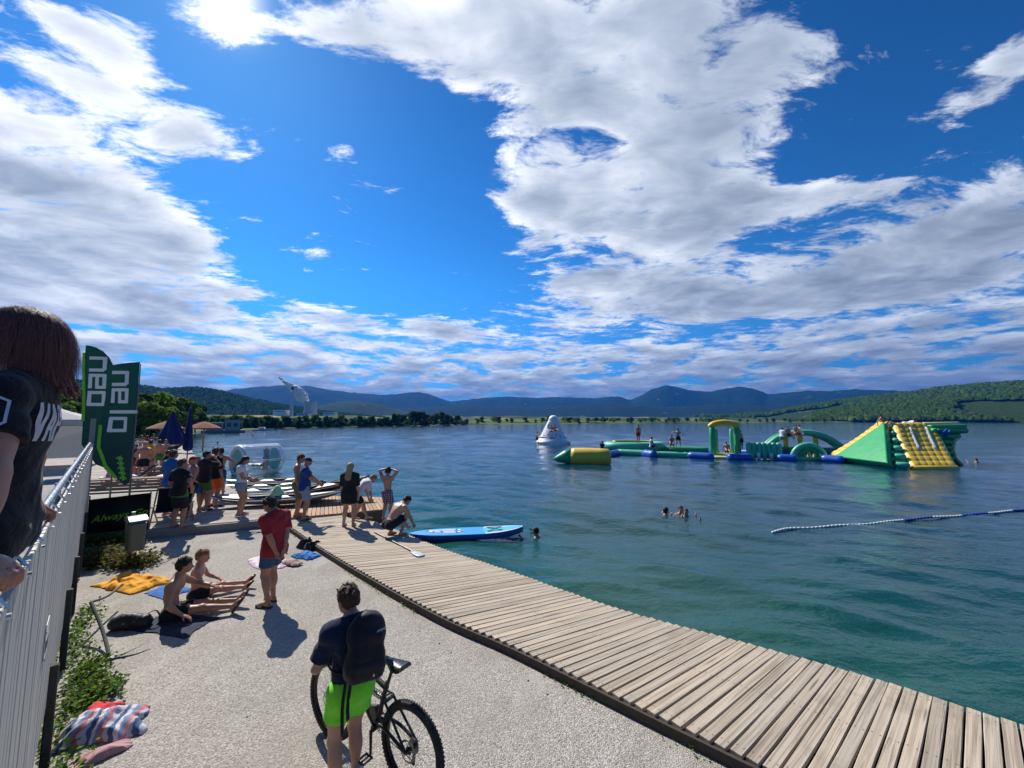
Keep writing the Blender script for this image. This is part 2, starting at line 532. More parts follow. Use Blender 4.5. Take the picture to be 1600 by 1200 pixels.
def m_mount(t, b, m):
    c = t.node('ShaderNodeNewGeometry').outputs['Position']
    n = t.noise(c, .006, 6, .62); fine = t.noise(c, .05, 4, .6)
    wood = t.mix(fine, (.008, .018, .012), (.020, .036, .018))
    mead = t.mix(t.noise(c, .02, 3), (.08, .12, .045), (.15, .16, .07))
    setp(t, b, color=t.mix(t.smooth(n, .66, .72), wood, mead), rough=1.0, spec=.05, normal=t.bump(fine, 1.0, 14))
M_MOUNT = material('wooded mountain', m_mount)
def m_hill(t, b, m):
    c = t.node('ShaderNodeNewGeometry').outputs['Position']
    n = t.noise(c, .011, 6, .6); fine = t.noise(c, .12, 4, .65)
    wood = t.mix(fine, (.010, .024, .012), (.034, .058, .022))
    mead = t.mix(t.noise(c, .03, 3), (.09, .13, .04), (.22, .20, .09))
    setp(t, b, color=t.mix(t.smooth(n, .64, .68), wood, mead), rough=1.0, spec=.05, normal=t.bump(fine, 1.0, 5))
M_HILL = material('wooded hill', m_hill)
def m_hill2(t, b, m):
    c = t.node('ShaderNodeNewGeometry').outputs['Position']
    n = t.noise(c, .008, 5, .6); fine = t.noise(c, .2, 4, .65)
    wood = t.mix(fine, (.016, .036, .010), (.042, .072, .02))
    mead = t.mix(t.noise(c, .02, 3), (.10, .14, .04), (.25, .22, .10))
    setp(t, b, color=t.mix(t.smooth(n, .60, .63), wood, mead), rough=1.0, spec=.05, normal=t.bump(fine, 1.0, 3))
M_HILL2 = material('meadow hill', m_hill2)

FAR = [(-500, 618), (-200, 606), (60, 612), (200, 618), (330, 616), (370, 608), (430, 603), (480, 603), (520, 610), (560, 615), (600, 618), (655, 613), (675, 618), (690, 624), (705, 628), (740, 624), (790, 620), (830, 622), (880, 621), (930, 623),
       (965, 619), (985, 626), (1000, 619), (1018, 609), (1040, 602), (1062, 606), (1080, 611), (1110, 613), (1135, 607), (1155, 605), (1180, 608), (1200, 617), (1240, 613), (1260, 611), (1300, 611), (1340, 609), (1380, 611), (1420, 613), (1500, 608), (1700, 615), (2000, 605), (2600, 600)]
ridge('mountain', FAR, 4300, 1000, M_MOUNT, .22, 520, 40, 3)
ridge('mountain', [(600, 640), (700, 634), (820, 636), (900, 633), (960, 630), (1050, 636), (1120, 632), (1200, 634), (1290, 628), (1400, 630), (1500, 632)], 3000, 700, M_MOUNT, .3, 220, 24, 8)
LH = ridge('hill', [(-900, 600), (-300, 590), (60, 604), (140, 602), (200, 606), (255, 614), (300, 611), (340, 616), (380, 625), (430, 635), (480, 644), (540, 651), (600, 656)], 1200, 420, M_HILL, .2, 200, 24, 5)
LH2 = ridge('hill', [(430, 650), (480, 640), (520, 629), (560, 627), (600, 634), (640, 645), (690, 652), (740, 655)], 2100, 500, M_HILL, .25, 120, 20, 6)
RH = ridge('hill', [(900, 661), (1010, 655), (1080, 652), (1140, 654), (1200, 649), (1255, 639), (1300, 632), (1350, 626), (1400, 621), (1450, 615), (1500, 610), (1560, 605), (1610, 602), (1700, 602), (1900, 600), (2300, 604), (3200, 614)], 1650, 520, M_HILL2, .10, 260, 30, 7)
RH2 = ridge('hill', [(1230, 657), (1270, 649), (1310, 645), (1360, 638), (1420, 632), (1480, 630), (1540, 627), (1620, 622), (1750, 620), (2000, 622)], 1130, 190, M_HILL2, .10, 160, 20, 9)

# ---- lake
def m_water(t, b, m):
    g = t.node('ShaderNodeNewGeometry').outputs['Position']
    x, y, z = t.xyz(g)
    # metres out from the boardwalk: the bed falls away and the water turns from green to deep blue
    off = t.math('ADD', t.math('MULTIPLY', x, .70), t.math('ADD', t.math('MULTIPLY', y, .714), -5.0))
    patch = t.noise(g, .22, 4, .6)
    dep = t.math('ADD', off, t.math('MULTIPLY', t.math('SUBTRACT', patch, .5), 5.0))
    col = t.ramp(t.smooth(dep, 0, 26, kind='LINEAR'), [(0, (.014, .082, .056)), (.12, (.008, .064, .058)), (.4, (.003, .045, .064)), (1, (.003, .040, .085))])
    w1 = t.noise(t.mapping(g, (1, 1.0, 1)), 1.1, 5, .55, dist=.5)
    w2 = t.noise(t.mapping(g, (1.0, 1.9, 1), (0, 0, R(25))), 3.2, 4, .55, dist=.3)
    w3 = t.noise(t.mapping(g, (.6, 1.2, 1), (0, 0, R(-20))), .18, 4, .6)
    hgt = t.math('ADD', t.math('MULTIPLY', w1, .55), t.math('MULTIPLY', w2, .20))
    gust = t.smooth(w3, .3, .7, .65, 1.15)
    nrm = t.bump(hgt, t.math('MULTIPLY', gust, .62), .22)
    setp(t, b, color=col, rough=.06, ior=1.333, spec=.5, normal=nrm)
M_WATER = material('lake water', m_water)
def wave_h(X, Y):
    r = np.hypot(X, Y)
    h = 0
    rg = np.random.default_rng(3)
    for k in range(22):
        L = 0.45 * 1.17 ** k * rg.uniform(.9, 1.1)
        if L > 7: break
        a = R(rg.normal(200, 38)); kk = 2 * math.pi / L
        amp = .0065 * L ** .75 * np.clip((L * 26 - r) / (L * 10), 0, 1)
        ph = rg.uniform(0, 6.28)
        q = (X * math.sin(a) + Y * math.cos(a)) * kk + ph + 1.3 * vnoise(X / (L * 3), Y / (L * 3), k)
        h = h + amp * (np.sin(q) - .25 * np.cos(2 * q))
    return WATER_Z + h * np.clip((500 - r) / 300, 0, 1)
wr = np.concatenate([np.linspace(4.2, 30, 250), np.geomspace(30.3, 140, 110), np.geomspace(150, 3500, 40)])
water = ring_grid(wr, np.linspace(R(-56), R(150), 620), wave_h, 'water', M_WATER, closed=False)
tag(water, kind='structure')

# ---- gravel beach
def m_gravel(t, b, m):
    c = coords(t)
    v = t.voronoi(c, 92, out=1); vd = t.voronoi(c, 92, out=0)
    v2 = t.voronoi(c, 150, out=0)
    big = t.noise(c, .9, 5, .6); mid = t.noise(c, 7, 4, .6)
    grain = t.xyz(v)[0]
    col = t.ramp(grain, [(0, (.215, .20, .175)), (.4, (.375, .352, .315)), (.75, (.45, .425, .385)), (1, (.62, .59, .545))])
    col = t.mix(t.smooth(big, .38, .72, .0, .6), col, (.29, .265, .225))
    track = t.noise(t.mapping(c, (1.6, .5, 1), (0, 0, R(-46))), 1.1, 4, .6)
    col = t.mix(t.smooth(track, .54, .70, 0, .45), col, (.52, .49, .45))
    col = t.mix(t.smooth(mid, .60, .78, 0, .22), col, (.19, .18, .16))
    h = t.math('ADD', t.math('MULTIPLY', t.math('SUBTRACT', .7, vd), 1.0), t.math('MULTIPLY', v2, -.25))
    h = t.math('ADD', h, t.math('MULTIPLY', mid, 1.4))
    setp(t, b, color=col, rough=.95, spec=.2, normal=t.bump(h, .8, .010))
M_GRAVEL = material('pale gravel', m_gravel)
INNER = [(5.6, .55), (4.2, 1.75), (3.1, 2.62), (2.02, 3.49), (1.17, 4.21), (0, 5.21), (-.91, 5.90), (-2.19, 7.07), (-3.99, 8.82), (-6.05, 10.98)]
OUTER = [(6.95, 2.2), (5.75, 3.12), (4.70, 3.91), (3.86, 4.62), (2.85, 5.32), (1.83, 5.98), (1.02, 6.66), (0, 7.62), (-1.38, 8.82), (-2.47, 9.93), (-3.75, 11.25)]
def grid_poly(name, poly, step, zfun, mat, kind='structure'):
    P = np.array(poly)
    x0, y0 = P.min(0); x1, y1 = P.max(0)
    bm = bmesh.new()
    vs = [bm.verts.new((x, y, 0)) for x, y in poly]
    bm.faces.new(vs)
    for k in np.arange(x0 + step, x1, step):
        bmesh.ops.bisect_plane(bm, geom=bm.verts[:] + bm.edges[:] + bm.faces[:], plane_co=(k, 0, 0), plane_no=(1, 0, 0))
    for k in np.arange(y0 + step, y1, step):
        bmesh.ops.bisect_plane(bm, geom=bm.verts[:] + bm.edges[:] + bm.faces[:], plane_co=(0, k, 0), plane_no=(0, 1, 0))
    for v in bm.verts: v.co.z = zfun(v.co.x, v.co.y)
    me = to_mesh(name, bm, True)
    if me.polygons[0].normal.z < 0: me.flip_normals()
    return tag(link(name, me, mat), kind=kind)
_nz = lambda x, y: float(fbm(np.array([x * .9]), np.array([y * .9]), 3, 4)[0] - .5)
beach_poly = [(5.75, .45), (4.32, 1.80), (3.2, 2.70), (2.10, 3.58), (1.25, 4.30), (.08, 5.30), (-.83, 6.0), (-2.11, 7.17), (-3.9, 8.92), (-6.0, 11.1), (-6.4, 11.35), (-9.3, 9.4), (-11.0, 8.4), (-10.0, 9.2 - .5), (-8.8, 8.3), (-.4, -.1), (5, -5), (9, -3)]
beach_poly = [(5.75, .45), (4.32, 1.80), (3.2, 2.70), (2.10, 3.58), (1.25, 4.30), (.08, 5.30), (-.83, 6.0), (-2.11, 7.17), (-3.9, 8.92), (-6.0, 11.1), (-6.6, 11.5), (-12.5, 8.6), (-9.6, 9.1), (-.5, 0.0), (4.5, -5), (9, -3)]
gravel = grid_poly('gravel_ground', beach_poly, .16, lambda x, y: .022 * _nz(x, y), M_GRAVEL)
def pebbles():
    n = 15000
    A = np.array([[1, 0, 0], [0, 1, 0], [-1, 0, 0], [0, -1, 0], [0, 0, .8], [0, 0, -.8]], float)
    Fc = np.array([[0, 1, 4], [1, 2, 4], [2, 3, 4], [3, 0, 4], [1, 0, 5], [2, 1, 5], [3, 2, 5], [0, 3, 5]])
    X = rng.uniform(-8.5, 5, n * 6); Y = rng.uniform(-.5, 11, n * 6)
    ok = (poly_sd(X, Y, beach_poly) < -.05)
    keep = rng.uniform(0, 1, len(X)) < np.clip((7.5 - np.hypot(X, Y - 1)) / 5, .06, 1)
    ok &= keep & (Y > 2.2)
    X, Y = X[ok][:n], Y[ok][:n]; n = len(X)
    s = .0025 + .0032 * rng.random(n) ** 2.2 + .012 * (rng.random(n) > .9985)
    a = rng.uniform(0, 6.28, n)
    V = A[None] * (s[:, None, None] * rng.uniform(.6, 1.25, (n, 6, 1))) * np.array([1, 1, .7])
    c, sn = np.cos(a)[:, None], np.sin(a)[:, None]
    x = V[:, :, 0] * c - V[:, :, 1] * sn + X[:, None]; y = V[:, :, 0] * sn + V[:, :, 1] * c + Y[:, None]
    zz = V[:, :, 2] + (.022 * (fbm(X * .9, Y * .9, 3, 4) - .5) + s * .35)[:, None]
    V = np.stack([x, y, zz], -1).reshape(-1, 3)
    F = (Fc[None] + (np.arange(n) * 6)[:, None, None]).reshape(-1, 3)
    def f(t, b, m):
        g = t.node('ShaderNodeNewGeometry').outputs['Random Per Island']
        setp(t, b, color=t.ramp(g, [(0, (.17, .16, .145)), (.3, (.30, .285, .255)), (.7, (.39, .37, .34)), (1, (.52, .50, .47))]), rough=.9, spec=.2)
    o = link('pebbles', mesh_np('pebbles', V, F), material('pebble', f))
    tag(o, kind='stuff')
pebbles()

# ---- timber boardwalk: every plank is a part
def m_plank(t, b, m):
    info = t.node('ShaderNodeObjectInfo').outputs
    c = coords(t)
    rnd = info['Random']
    cc = t.vmath('ADD', c, t.comb(t.math('MULTIPLY', rnd, 37.0), t.math('MULTIPLY', rnd, 91.0), 0.0))
    st = t.mapping(cc, (1.0, 26, 26))
    grain = t.noise(st, 1.6, 6, .65, dist=.8)
    wid = t.noise(t.mapping(cc, (.6, 5, 5)), 1.4, 3)
    tone = t.ramp(rnd, [(0, (.40, .342, .268)), (.25, (.53, .455, .36)), (.5, (.45, .395, .318)), (.75, (.58, .485, .37)), (1, (.42, .37, .305))])
    col = t.mix(t.smooth(grain, .40, .66), tone, t.mix(1.0, tone, (.58, .55, .52), 'MULTIPLY'))
    col = t.mix(t.smooth(wid, .5, .8, 0, .4), col, (.40, .36, .30))
    crack = t.smooth(t.noise(t.mapping(cc, (.9, 60, 60)), 1.0, 3, .6, dist=1.5), .66, .72)
    col = t.mix(t.math('MULTIPLY', crack, .65), col, (.07, .055, .04))
    knot = t.voronoi(t.mapping(cc, (1.3, 9, 9)), 1.0, out=0)
    col = t.mix(t.smooth(knot, .05, .14, .7, 0), col, (.10, .07, .045))
    px, py, pz = t.xyz(c)
    ax = t.math('ABSOLUTE', px); ay = t.math('ABSOLUTE', py)
    ends = t.math('MULTIPLY', t.math('SUBTRACT', ax, .455), 1.95)
    d1 = t.length(t.comb(ends, t.math('SUBTRACT', ay, .028), 0.0)); d2 = t.length(t.comb(t.math('MULTIPLY', px, 1.95), t.math('SUBTRACT', ay, .028), 0.0))
    screw = t.smooth(t.math('MINIMUM', d1, d2), .0035, .0055, 1.0, 0.0)
    rust = t.smooth(t.math('MINIMUM', d1, d2), .004, .016, .35, 0.0)
    col = t.mix(rust, col, (.12, .085, .06)); col = t.mix(screw, col, (.045, .04, .038))
    stain = t.noise(t.node('ShaderNodeNewGeometry').outputs['Position'], 1.3, 5, .65)
    col = t.mix(t.smooth(stain, .56, .72, 0, .38), col, (.20, .165, .125))
    h = t.math('SUBTRACT', t.math('MULTIPLY', grain, .7), t.math('MULTIPLY', crack, 1.0))
    setp(t, b, color=col, rough=.85, spec=.25, normal=t.bump(h, .55, .004))
M_PLANK = material('weathered decking', m_plank)
M_BEAM = plain('dark brown beam', (.055, .042, .030), .8, var=.4, scale=5, bump=.4, bscale=40)  # mottled dark brown for joists, deck edge and landing frame
M_SCREW = plain('deck screw', (.12, .11, .10), .5, metal=.8)
def plank_mesh(L, W, T, seed):
    rg = random.Random(seed)
    bm = bmesh.new()
    n = 6
    pts = []
    for i in range(n + 1):
        x = -L / 2 + L * i / n
        pts.append((x, W / 2 + rg.uniform(-.0022, .0022), -W / 2 + rg.uniform(-.0022, .0022), rg.uniform(-.0018, .0018)))
    rows = []
    e = .004
    for x, y1, y0, dz in pts:
        rows.append([bm.verts.new(p) for p in ((x, y0, -T), (x, y0, -e + dz), (x, y0 + e, dz), (x, y1 - e, dz), (x, y1, -e + dz), (x, y1, -T))])
    for a, b in zip(rows, rows[1:]):
        for k in range(5): bm.faces.new((a[k], b[k], b[k + 1], a[k + 1]))
    bm.faces.new(rows[0]); bm.faces.new(rows[-1])
    return to_mesh('plank', bm)
DECK_Z = .12
def resample(pts, n):
    P = np.array([tuple(p) for p in bez([(x, y, 0) for x, y in pts], 12)])[:, :2]
    s = np.concatenate([[0], np.cumsum(np.hypot(*np.diff(P, axis=0).T))])
    q = np.linspace(0, s[-1], n)
    return np.stack([np.interp(q, s, P[:, 0]), np.interp(q, s, P[:, 1])], 1), s[-1]
deck = thing('boardwalk', 'long curved boardwalk of weathered cross planks along the water', 'boardwalk')
deck['kind'] = 'structure'
_, Lo = resample(OUTER, 10)
NP = int(Lo / .1065)
O_, _ = resample(OUTER, NP); I_, Li = resample(INNER, NP)
plank_var = [plank_mesh(1.0, .0965, .035, s) for s in range(6)]
for i in range(NP):
    if i < 3: pass
    a = Vector((*I_[i], 0)); b = Vector((*O_[i], 0)); d = b - a
    o = link('plank', plank_var[i % 6], M_PLANK, deck)
    ext = random.uniform(-.004, .004)
    pitch_loc = np.hypot(*(I_[min(i + 1, NP - 1)] - I_[max(i - 1, 0)])) / 2
    wsc = min(1.0, .5 * (pitch_loc + .1065) / .1065)
    o.scale = ((d.length + ext) / 1.0, wsc, 1)
    o.location = ((a.x + b.x) / 2, (a.y + b.y) / 2, DECK_Z + random.uniform(-.003, .003))
    o.rotation_euler = (random.uniform(-.006, .006), random.uniform(-.002, .002), math.atan2(d.y, d.x) + random.uniform(-.004, .004))
# joists and kerb beams below
for k, (f, w, z0, z1) in enumerate([(-.012, .035, -.06, DECK_Z - .022), (.035, .06, -.06, DECK_Z - .037), (.5, .08, -.3, DECK_Z - .037), (.965, .08, -.5, DECK_Z - .037)]):
    bm = bmesh.new()
    C_ = I_ * (1 - f) + O_ * f
    prev = None
    for i in range(0, NP, 3):
        dd = (O_[i] - I_[i]); dd = dd / np.hypot(*dd)
        c0 = C_[i] - dd * w / 2; c1 = C_[i] + dd * w / 2
        cur = [bm.verts.new((*c0, z0)), bm.verts.new((*c0, z1)), bm.verts.new((*c1, z1)), bm.verts.new((*c1, z0))]
        if prev:
            for q in range(4): bm.faces.new((prev[q], cur[q], cur[(q + 1) % 4], prev[(q + 1) % 4]))
        prev = cur
    link('beam', to_mesh('beam', bm), M_BEAM, deck)
# ------------------------------------------------------------------ figures: bodies and clothes grown as one smooth skin from blended volumes
class Field:
    def __init__(s): s.ops = []
    @staticmethod
    def v(p): return np.array(tuple(p), np.float32)
    def cone(s, a, b, ra, rb, k=.03, cut=None, flat=None, sub=False):
        s.ops.append(('cone', s.v(a), s.v(b), ra, rb, k, cut, flat, sub)); return s
    def ell(s, c, r, rot=None, k=.03, cut=None, sub=False):
        r = (r, r, r) if not hasattr(r, '__len__') else r
        s.ops.append(('ell', s.v(c), np.array(r, np.float32), np.eye(3, dtype=np.float32) if rot is None else np.array(rot, np.float32), k, cut, sub)); return s
    def plane(s, p, n):
        """keep only the side the normal points away from"""
        n = s.v(n); n = n / np.linalg.norm(n)
        s.ops.append(('plane', n, float(n @ s.v(p)))); return s
    def bounds(s):
        lo = np.full(3, 1e9); hi = -lo
        for o in s.ops:
            if o[0] == 'cone' and not o[8]:
                r = max(o[3], o[4])
                lo = np.minimum(lo, np.minimum(o[1], o[2]) - r); hi = np.maximum(hi, np.maximum(o[1], o[2]) + r)
            elif o[0] == 'ell' and not o[6]:
                e = np.abs(o[3]) @ o[2]
                lo = np.minimum(lo, o[1] - e); hi = np.maximum(hi, o[1] + e)
        return lo, hi
    def mesh(s, h, wrinkle=None, pad=.02):
        lo, hi = s.bounds(); lo = lo - pad - 2 * h; hi = hi + pad + 2 * h
        n = np.ceil((hi - lo) / h).astype(int) + 1
        D = np.full(n, .5, np.float32)
        ax = [lo[i] + h * np.arange(n[i]) for i in range(3)]
        for o in s.ops:
            if o[0] == 'plane':
                nn, off = o[1], o[2]
                pd = ax[0][:, None, None] * nn[0] + ax[1][None, :, None] * nn[1] + ax[2][None, None, :] * nn[2] - off
                D = np.maximum(D, pd.astype(np.float32)); continue
            if o[0] == 'cone':
                _, a, b, ra, rb, k, cut, flat, sub = o
                r = max(ra, rb); blo = np.minimum(a, b) - r; bhi = np.maximum(a, b) + r
            else:
                _, c, rr, rot, k, cut, sub = o
                e = np.abs(rot) @ rr; blo = c - e; bhi = c + e
            m = k + 2.5 * h
            i0 = np.clip(np.floor((blo - m - lo) / h).astype(int), 0, n - 1); i1 = np.clip(np.ceil((bhi + m - lo) / h).astype(int) + 1, 1, n)
            sl = tuple(slice(i0[q], i1[q]) for q in range(3))
            X = ax[0][sl[0]][:, None, None].astype(np.float32); Y = ax[1][sl[1]][None, :, None].astype(np.float32); Z = ax[2][sl[2]][None, None, :].astype(np.float32)
            if o[0] == 'cone':
                ba = b - a; L2 = max(float(ba @ ba), 1e-9)
                px, py, pz = X - a[0], Y - a[1], Z - a[2]
                t = np.clip((px * ba[0] + py * ba[1] + pz * ba[2]) / L2, 0, 1)
                qx, qy, qz = px - t * ba[0], py - t * ba[1], pz - t * ba[2]
                d2 = qx * qx + qy * qy + qz * qz
                if flat is not None:
                    fn, fs = s.v(flat[0]), flat[1]           # squeeze along fn by fs (<1 thinner)
                    dn = qx * fn[0] + qy * fn[1] + qz * fn[2]
                    d2 = d2 + dn * dn * (1 / (fs * fs) - 1)
                    d = (np.sqrt(d2) - (ra + (rb - ra) * t)) * (fs + 1) / 2
                else:
                    d = np.sqrt(d2) - (ra + (rb - ra) * t)
            else:
                px, py, pz = X - c[0], Y - c[1], Z - c[2]
                u = px * rot[0, 0] + py * rot[1, 0] + pz * rot[2, 0]; v = px * rot[0, 1] + py * rot[1, 1] + pz * rot[2, 1]; w = px * rot[0, 2] + py * rot[1, 2] + pz * rot[2, 2]
                k0 = np.sqrt((u / rr[0]) ** 2 + (v / rr[1]) ** 2 + (w / rr[2]) ** 2)
                k1 = np.sqrt((u / rr[0] ** 2) ** 2 + (v / rr[1] ** 2) ** 2 + (w / rr[2] ** 2) ** 2)
                d = k0 * (k0 - 1) / np.maximum(k1, 1e-6)
            if cut is not None:
                for cp, cn in cut:
                    cn = s.v(cn); cn = cn / np.linalg.norm(cn)
                    d = np.maximum(d, X * cn[0] + Y * cn[1] + Z * cn[2] - float(cn @ s.v(cp)))
            B = D[sl]
            if sub:
                d = -d
                hh = np.maximum(k - np.abs(B - d), 0) / k
                D[sl] = np.maximum(B, d) + hh * hh * k * .25
            else:
                hh = np.maximum(k - np.abs(B - d), 0) / k
                D[sl] = np.minimum(B, d) - hh * hh * k * .25
        if wrinkle:
            amp, f, sd = wrinkle
            X = ax[0][:, None, None]; Y = ax[1][None, :, None]; Z = ax[2][None, None, :]
            w = np.sin(f * (X * .9 + Z * .55 + .16 * np.sin(f * .6 * Z + sd)) + sd) * .6 + np.sin(f * 1.7 * (Y * .8 - Z * .75 + .12 * np.sin(f * .8 * X)) + 2 * sd) * .4 + np.sin(f * .6 * (X - Y + Z * 1.3) + sd) * .6
            D = D + (amp * w).astype(np.float32)
        return surface_nets(D, lo, h)
def surface_nets(D, lo, h):
    S = D < 0
    n = D.shape
    c = [S[i:n[0] - 1 + i, j:n[1] - 1 + j, k:n[2] - 1 + k] for i in (0, 1) for j in (0, 1) for k in (0, 1)]
    cnt = sum(x.astype(np.int8) for x in c)
    act = (cnt > 0) & (cnt < 8)
    idx = np.full(act.shape, -1, np.int64)
    ii = np.argwhere(act)
    idx[act] = np.arange(len(ii))
    vals = np.stack([D[ii[:, 0] + i, ii[:, 1] + j, ii[:, 2] + k] for i in (0, 1) for j in (0, 1) for k in (0, 1)], 1)
    corner = np.array([(i, j, k) for i in (0, 1) for j in (0, 1) for k in (0, 1)], float)
    pos = np.zeros((len(ii), 3)); num = np.zeros(len(ii))
    for a in range(8):
        for b in range(a + 1, 8):
            if np.abs(corner[a] - corner[b]).sum() != 1: continue
            va, vb = vals[:, a], vals[:, b]
            m = (va < 0) != (vb < 0)
            t = np.where(m, va / np.where(m, va - vb, 1), 0)
            pos += np.where(m[:, None], corner[a] + t[:, None] * (corner[b] - corner[a]), 0); num += m
    V = lo + h * (ii + pos / np.maximum(num, 1)[:, None])
    F = []
    for axis in range(3):
        o1, o2 = [(1, 2), (2, 0), (0, 1)][axis]
        s0 = [slice(None)] * 3; s1 = [slice(None)] * 3
        s0[axis] = slice(0, n[axis] - 1); s1[axis] = slice(1, n[axis])
        A, B = S[tuple(s0)], S[tuple(s1)]
        e = np.argwhere(A != B)
        ok = (e[:, o1] > 0) & (e[:, o1] < n[o1] - 1) & (e[:, o2] > 0) & (e[:, o2] < n[o2] - 1)
        e = e[ok]
        ins = A[tuple(e.T)]
        def cell(d1, d2):
            q = e.copy(); q[:, o1] += d1; q[:, o2] += d2
            return idx[tuple(q.T)]
        q = np.stack([cell(-1, -1), cell(0, -1), cell(0, 0), cell(-1, 0)], 1)
        q[~ins] = q[~ins][:, ::-1]
        F.append(q)
    F = np.concatenate(F)
    return V, F

def rotm(pitch=0, yaw=0, roll=0):
    """pitch leans forward (+y), yaw turns left, roll tips to the right, degrees"""
    return np.array(Euler((R(-pitch), R(roll), R(yaw)), 'YXZ').to_matrix())
def rot_xyz(pitch=0, yaw=0, roll=0):
    return np.array((Matrix.Rotation(R(yaw), 3, 'Z') @ Matrix.Rotation(R(-pitch), 3, 'X') @ Matrix.Rotation(R(roll), 3, 'Y')))
def unit(v):
    v = np.array(v, float); return v / max(np.linalg.norm(v), 1e-9)
def ik(a, c, l1, l2, pole):
    a = np.array(a, float); c = np.array(c, float)
    d = c - a; L = np.linalg.norm(d)
    if L > (l1 + l2) * .995: c = a + d / L * (l1 + l2) * .995; d = c - a; L = np.linalg.norm(d)
    L = max(L, abs(l1 - l2) * 1.02 + 1e-4)
    x = (l1 * l1 - l2 * l2 + L * L) / (2 * L)
    y = math.sqrt(max(l1 * l1 - x * x, 0))
    u = unit(d); p = np.array(pole, float) - a
    p = p - u * (p @ u)
    if np.linalg.norm(p) < 1e-6: p = np.array([0, 1, 0]) - u * u[1]
    return a + u * x + unit(p) * y, c

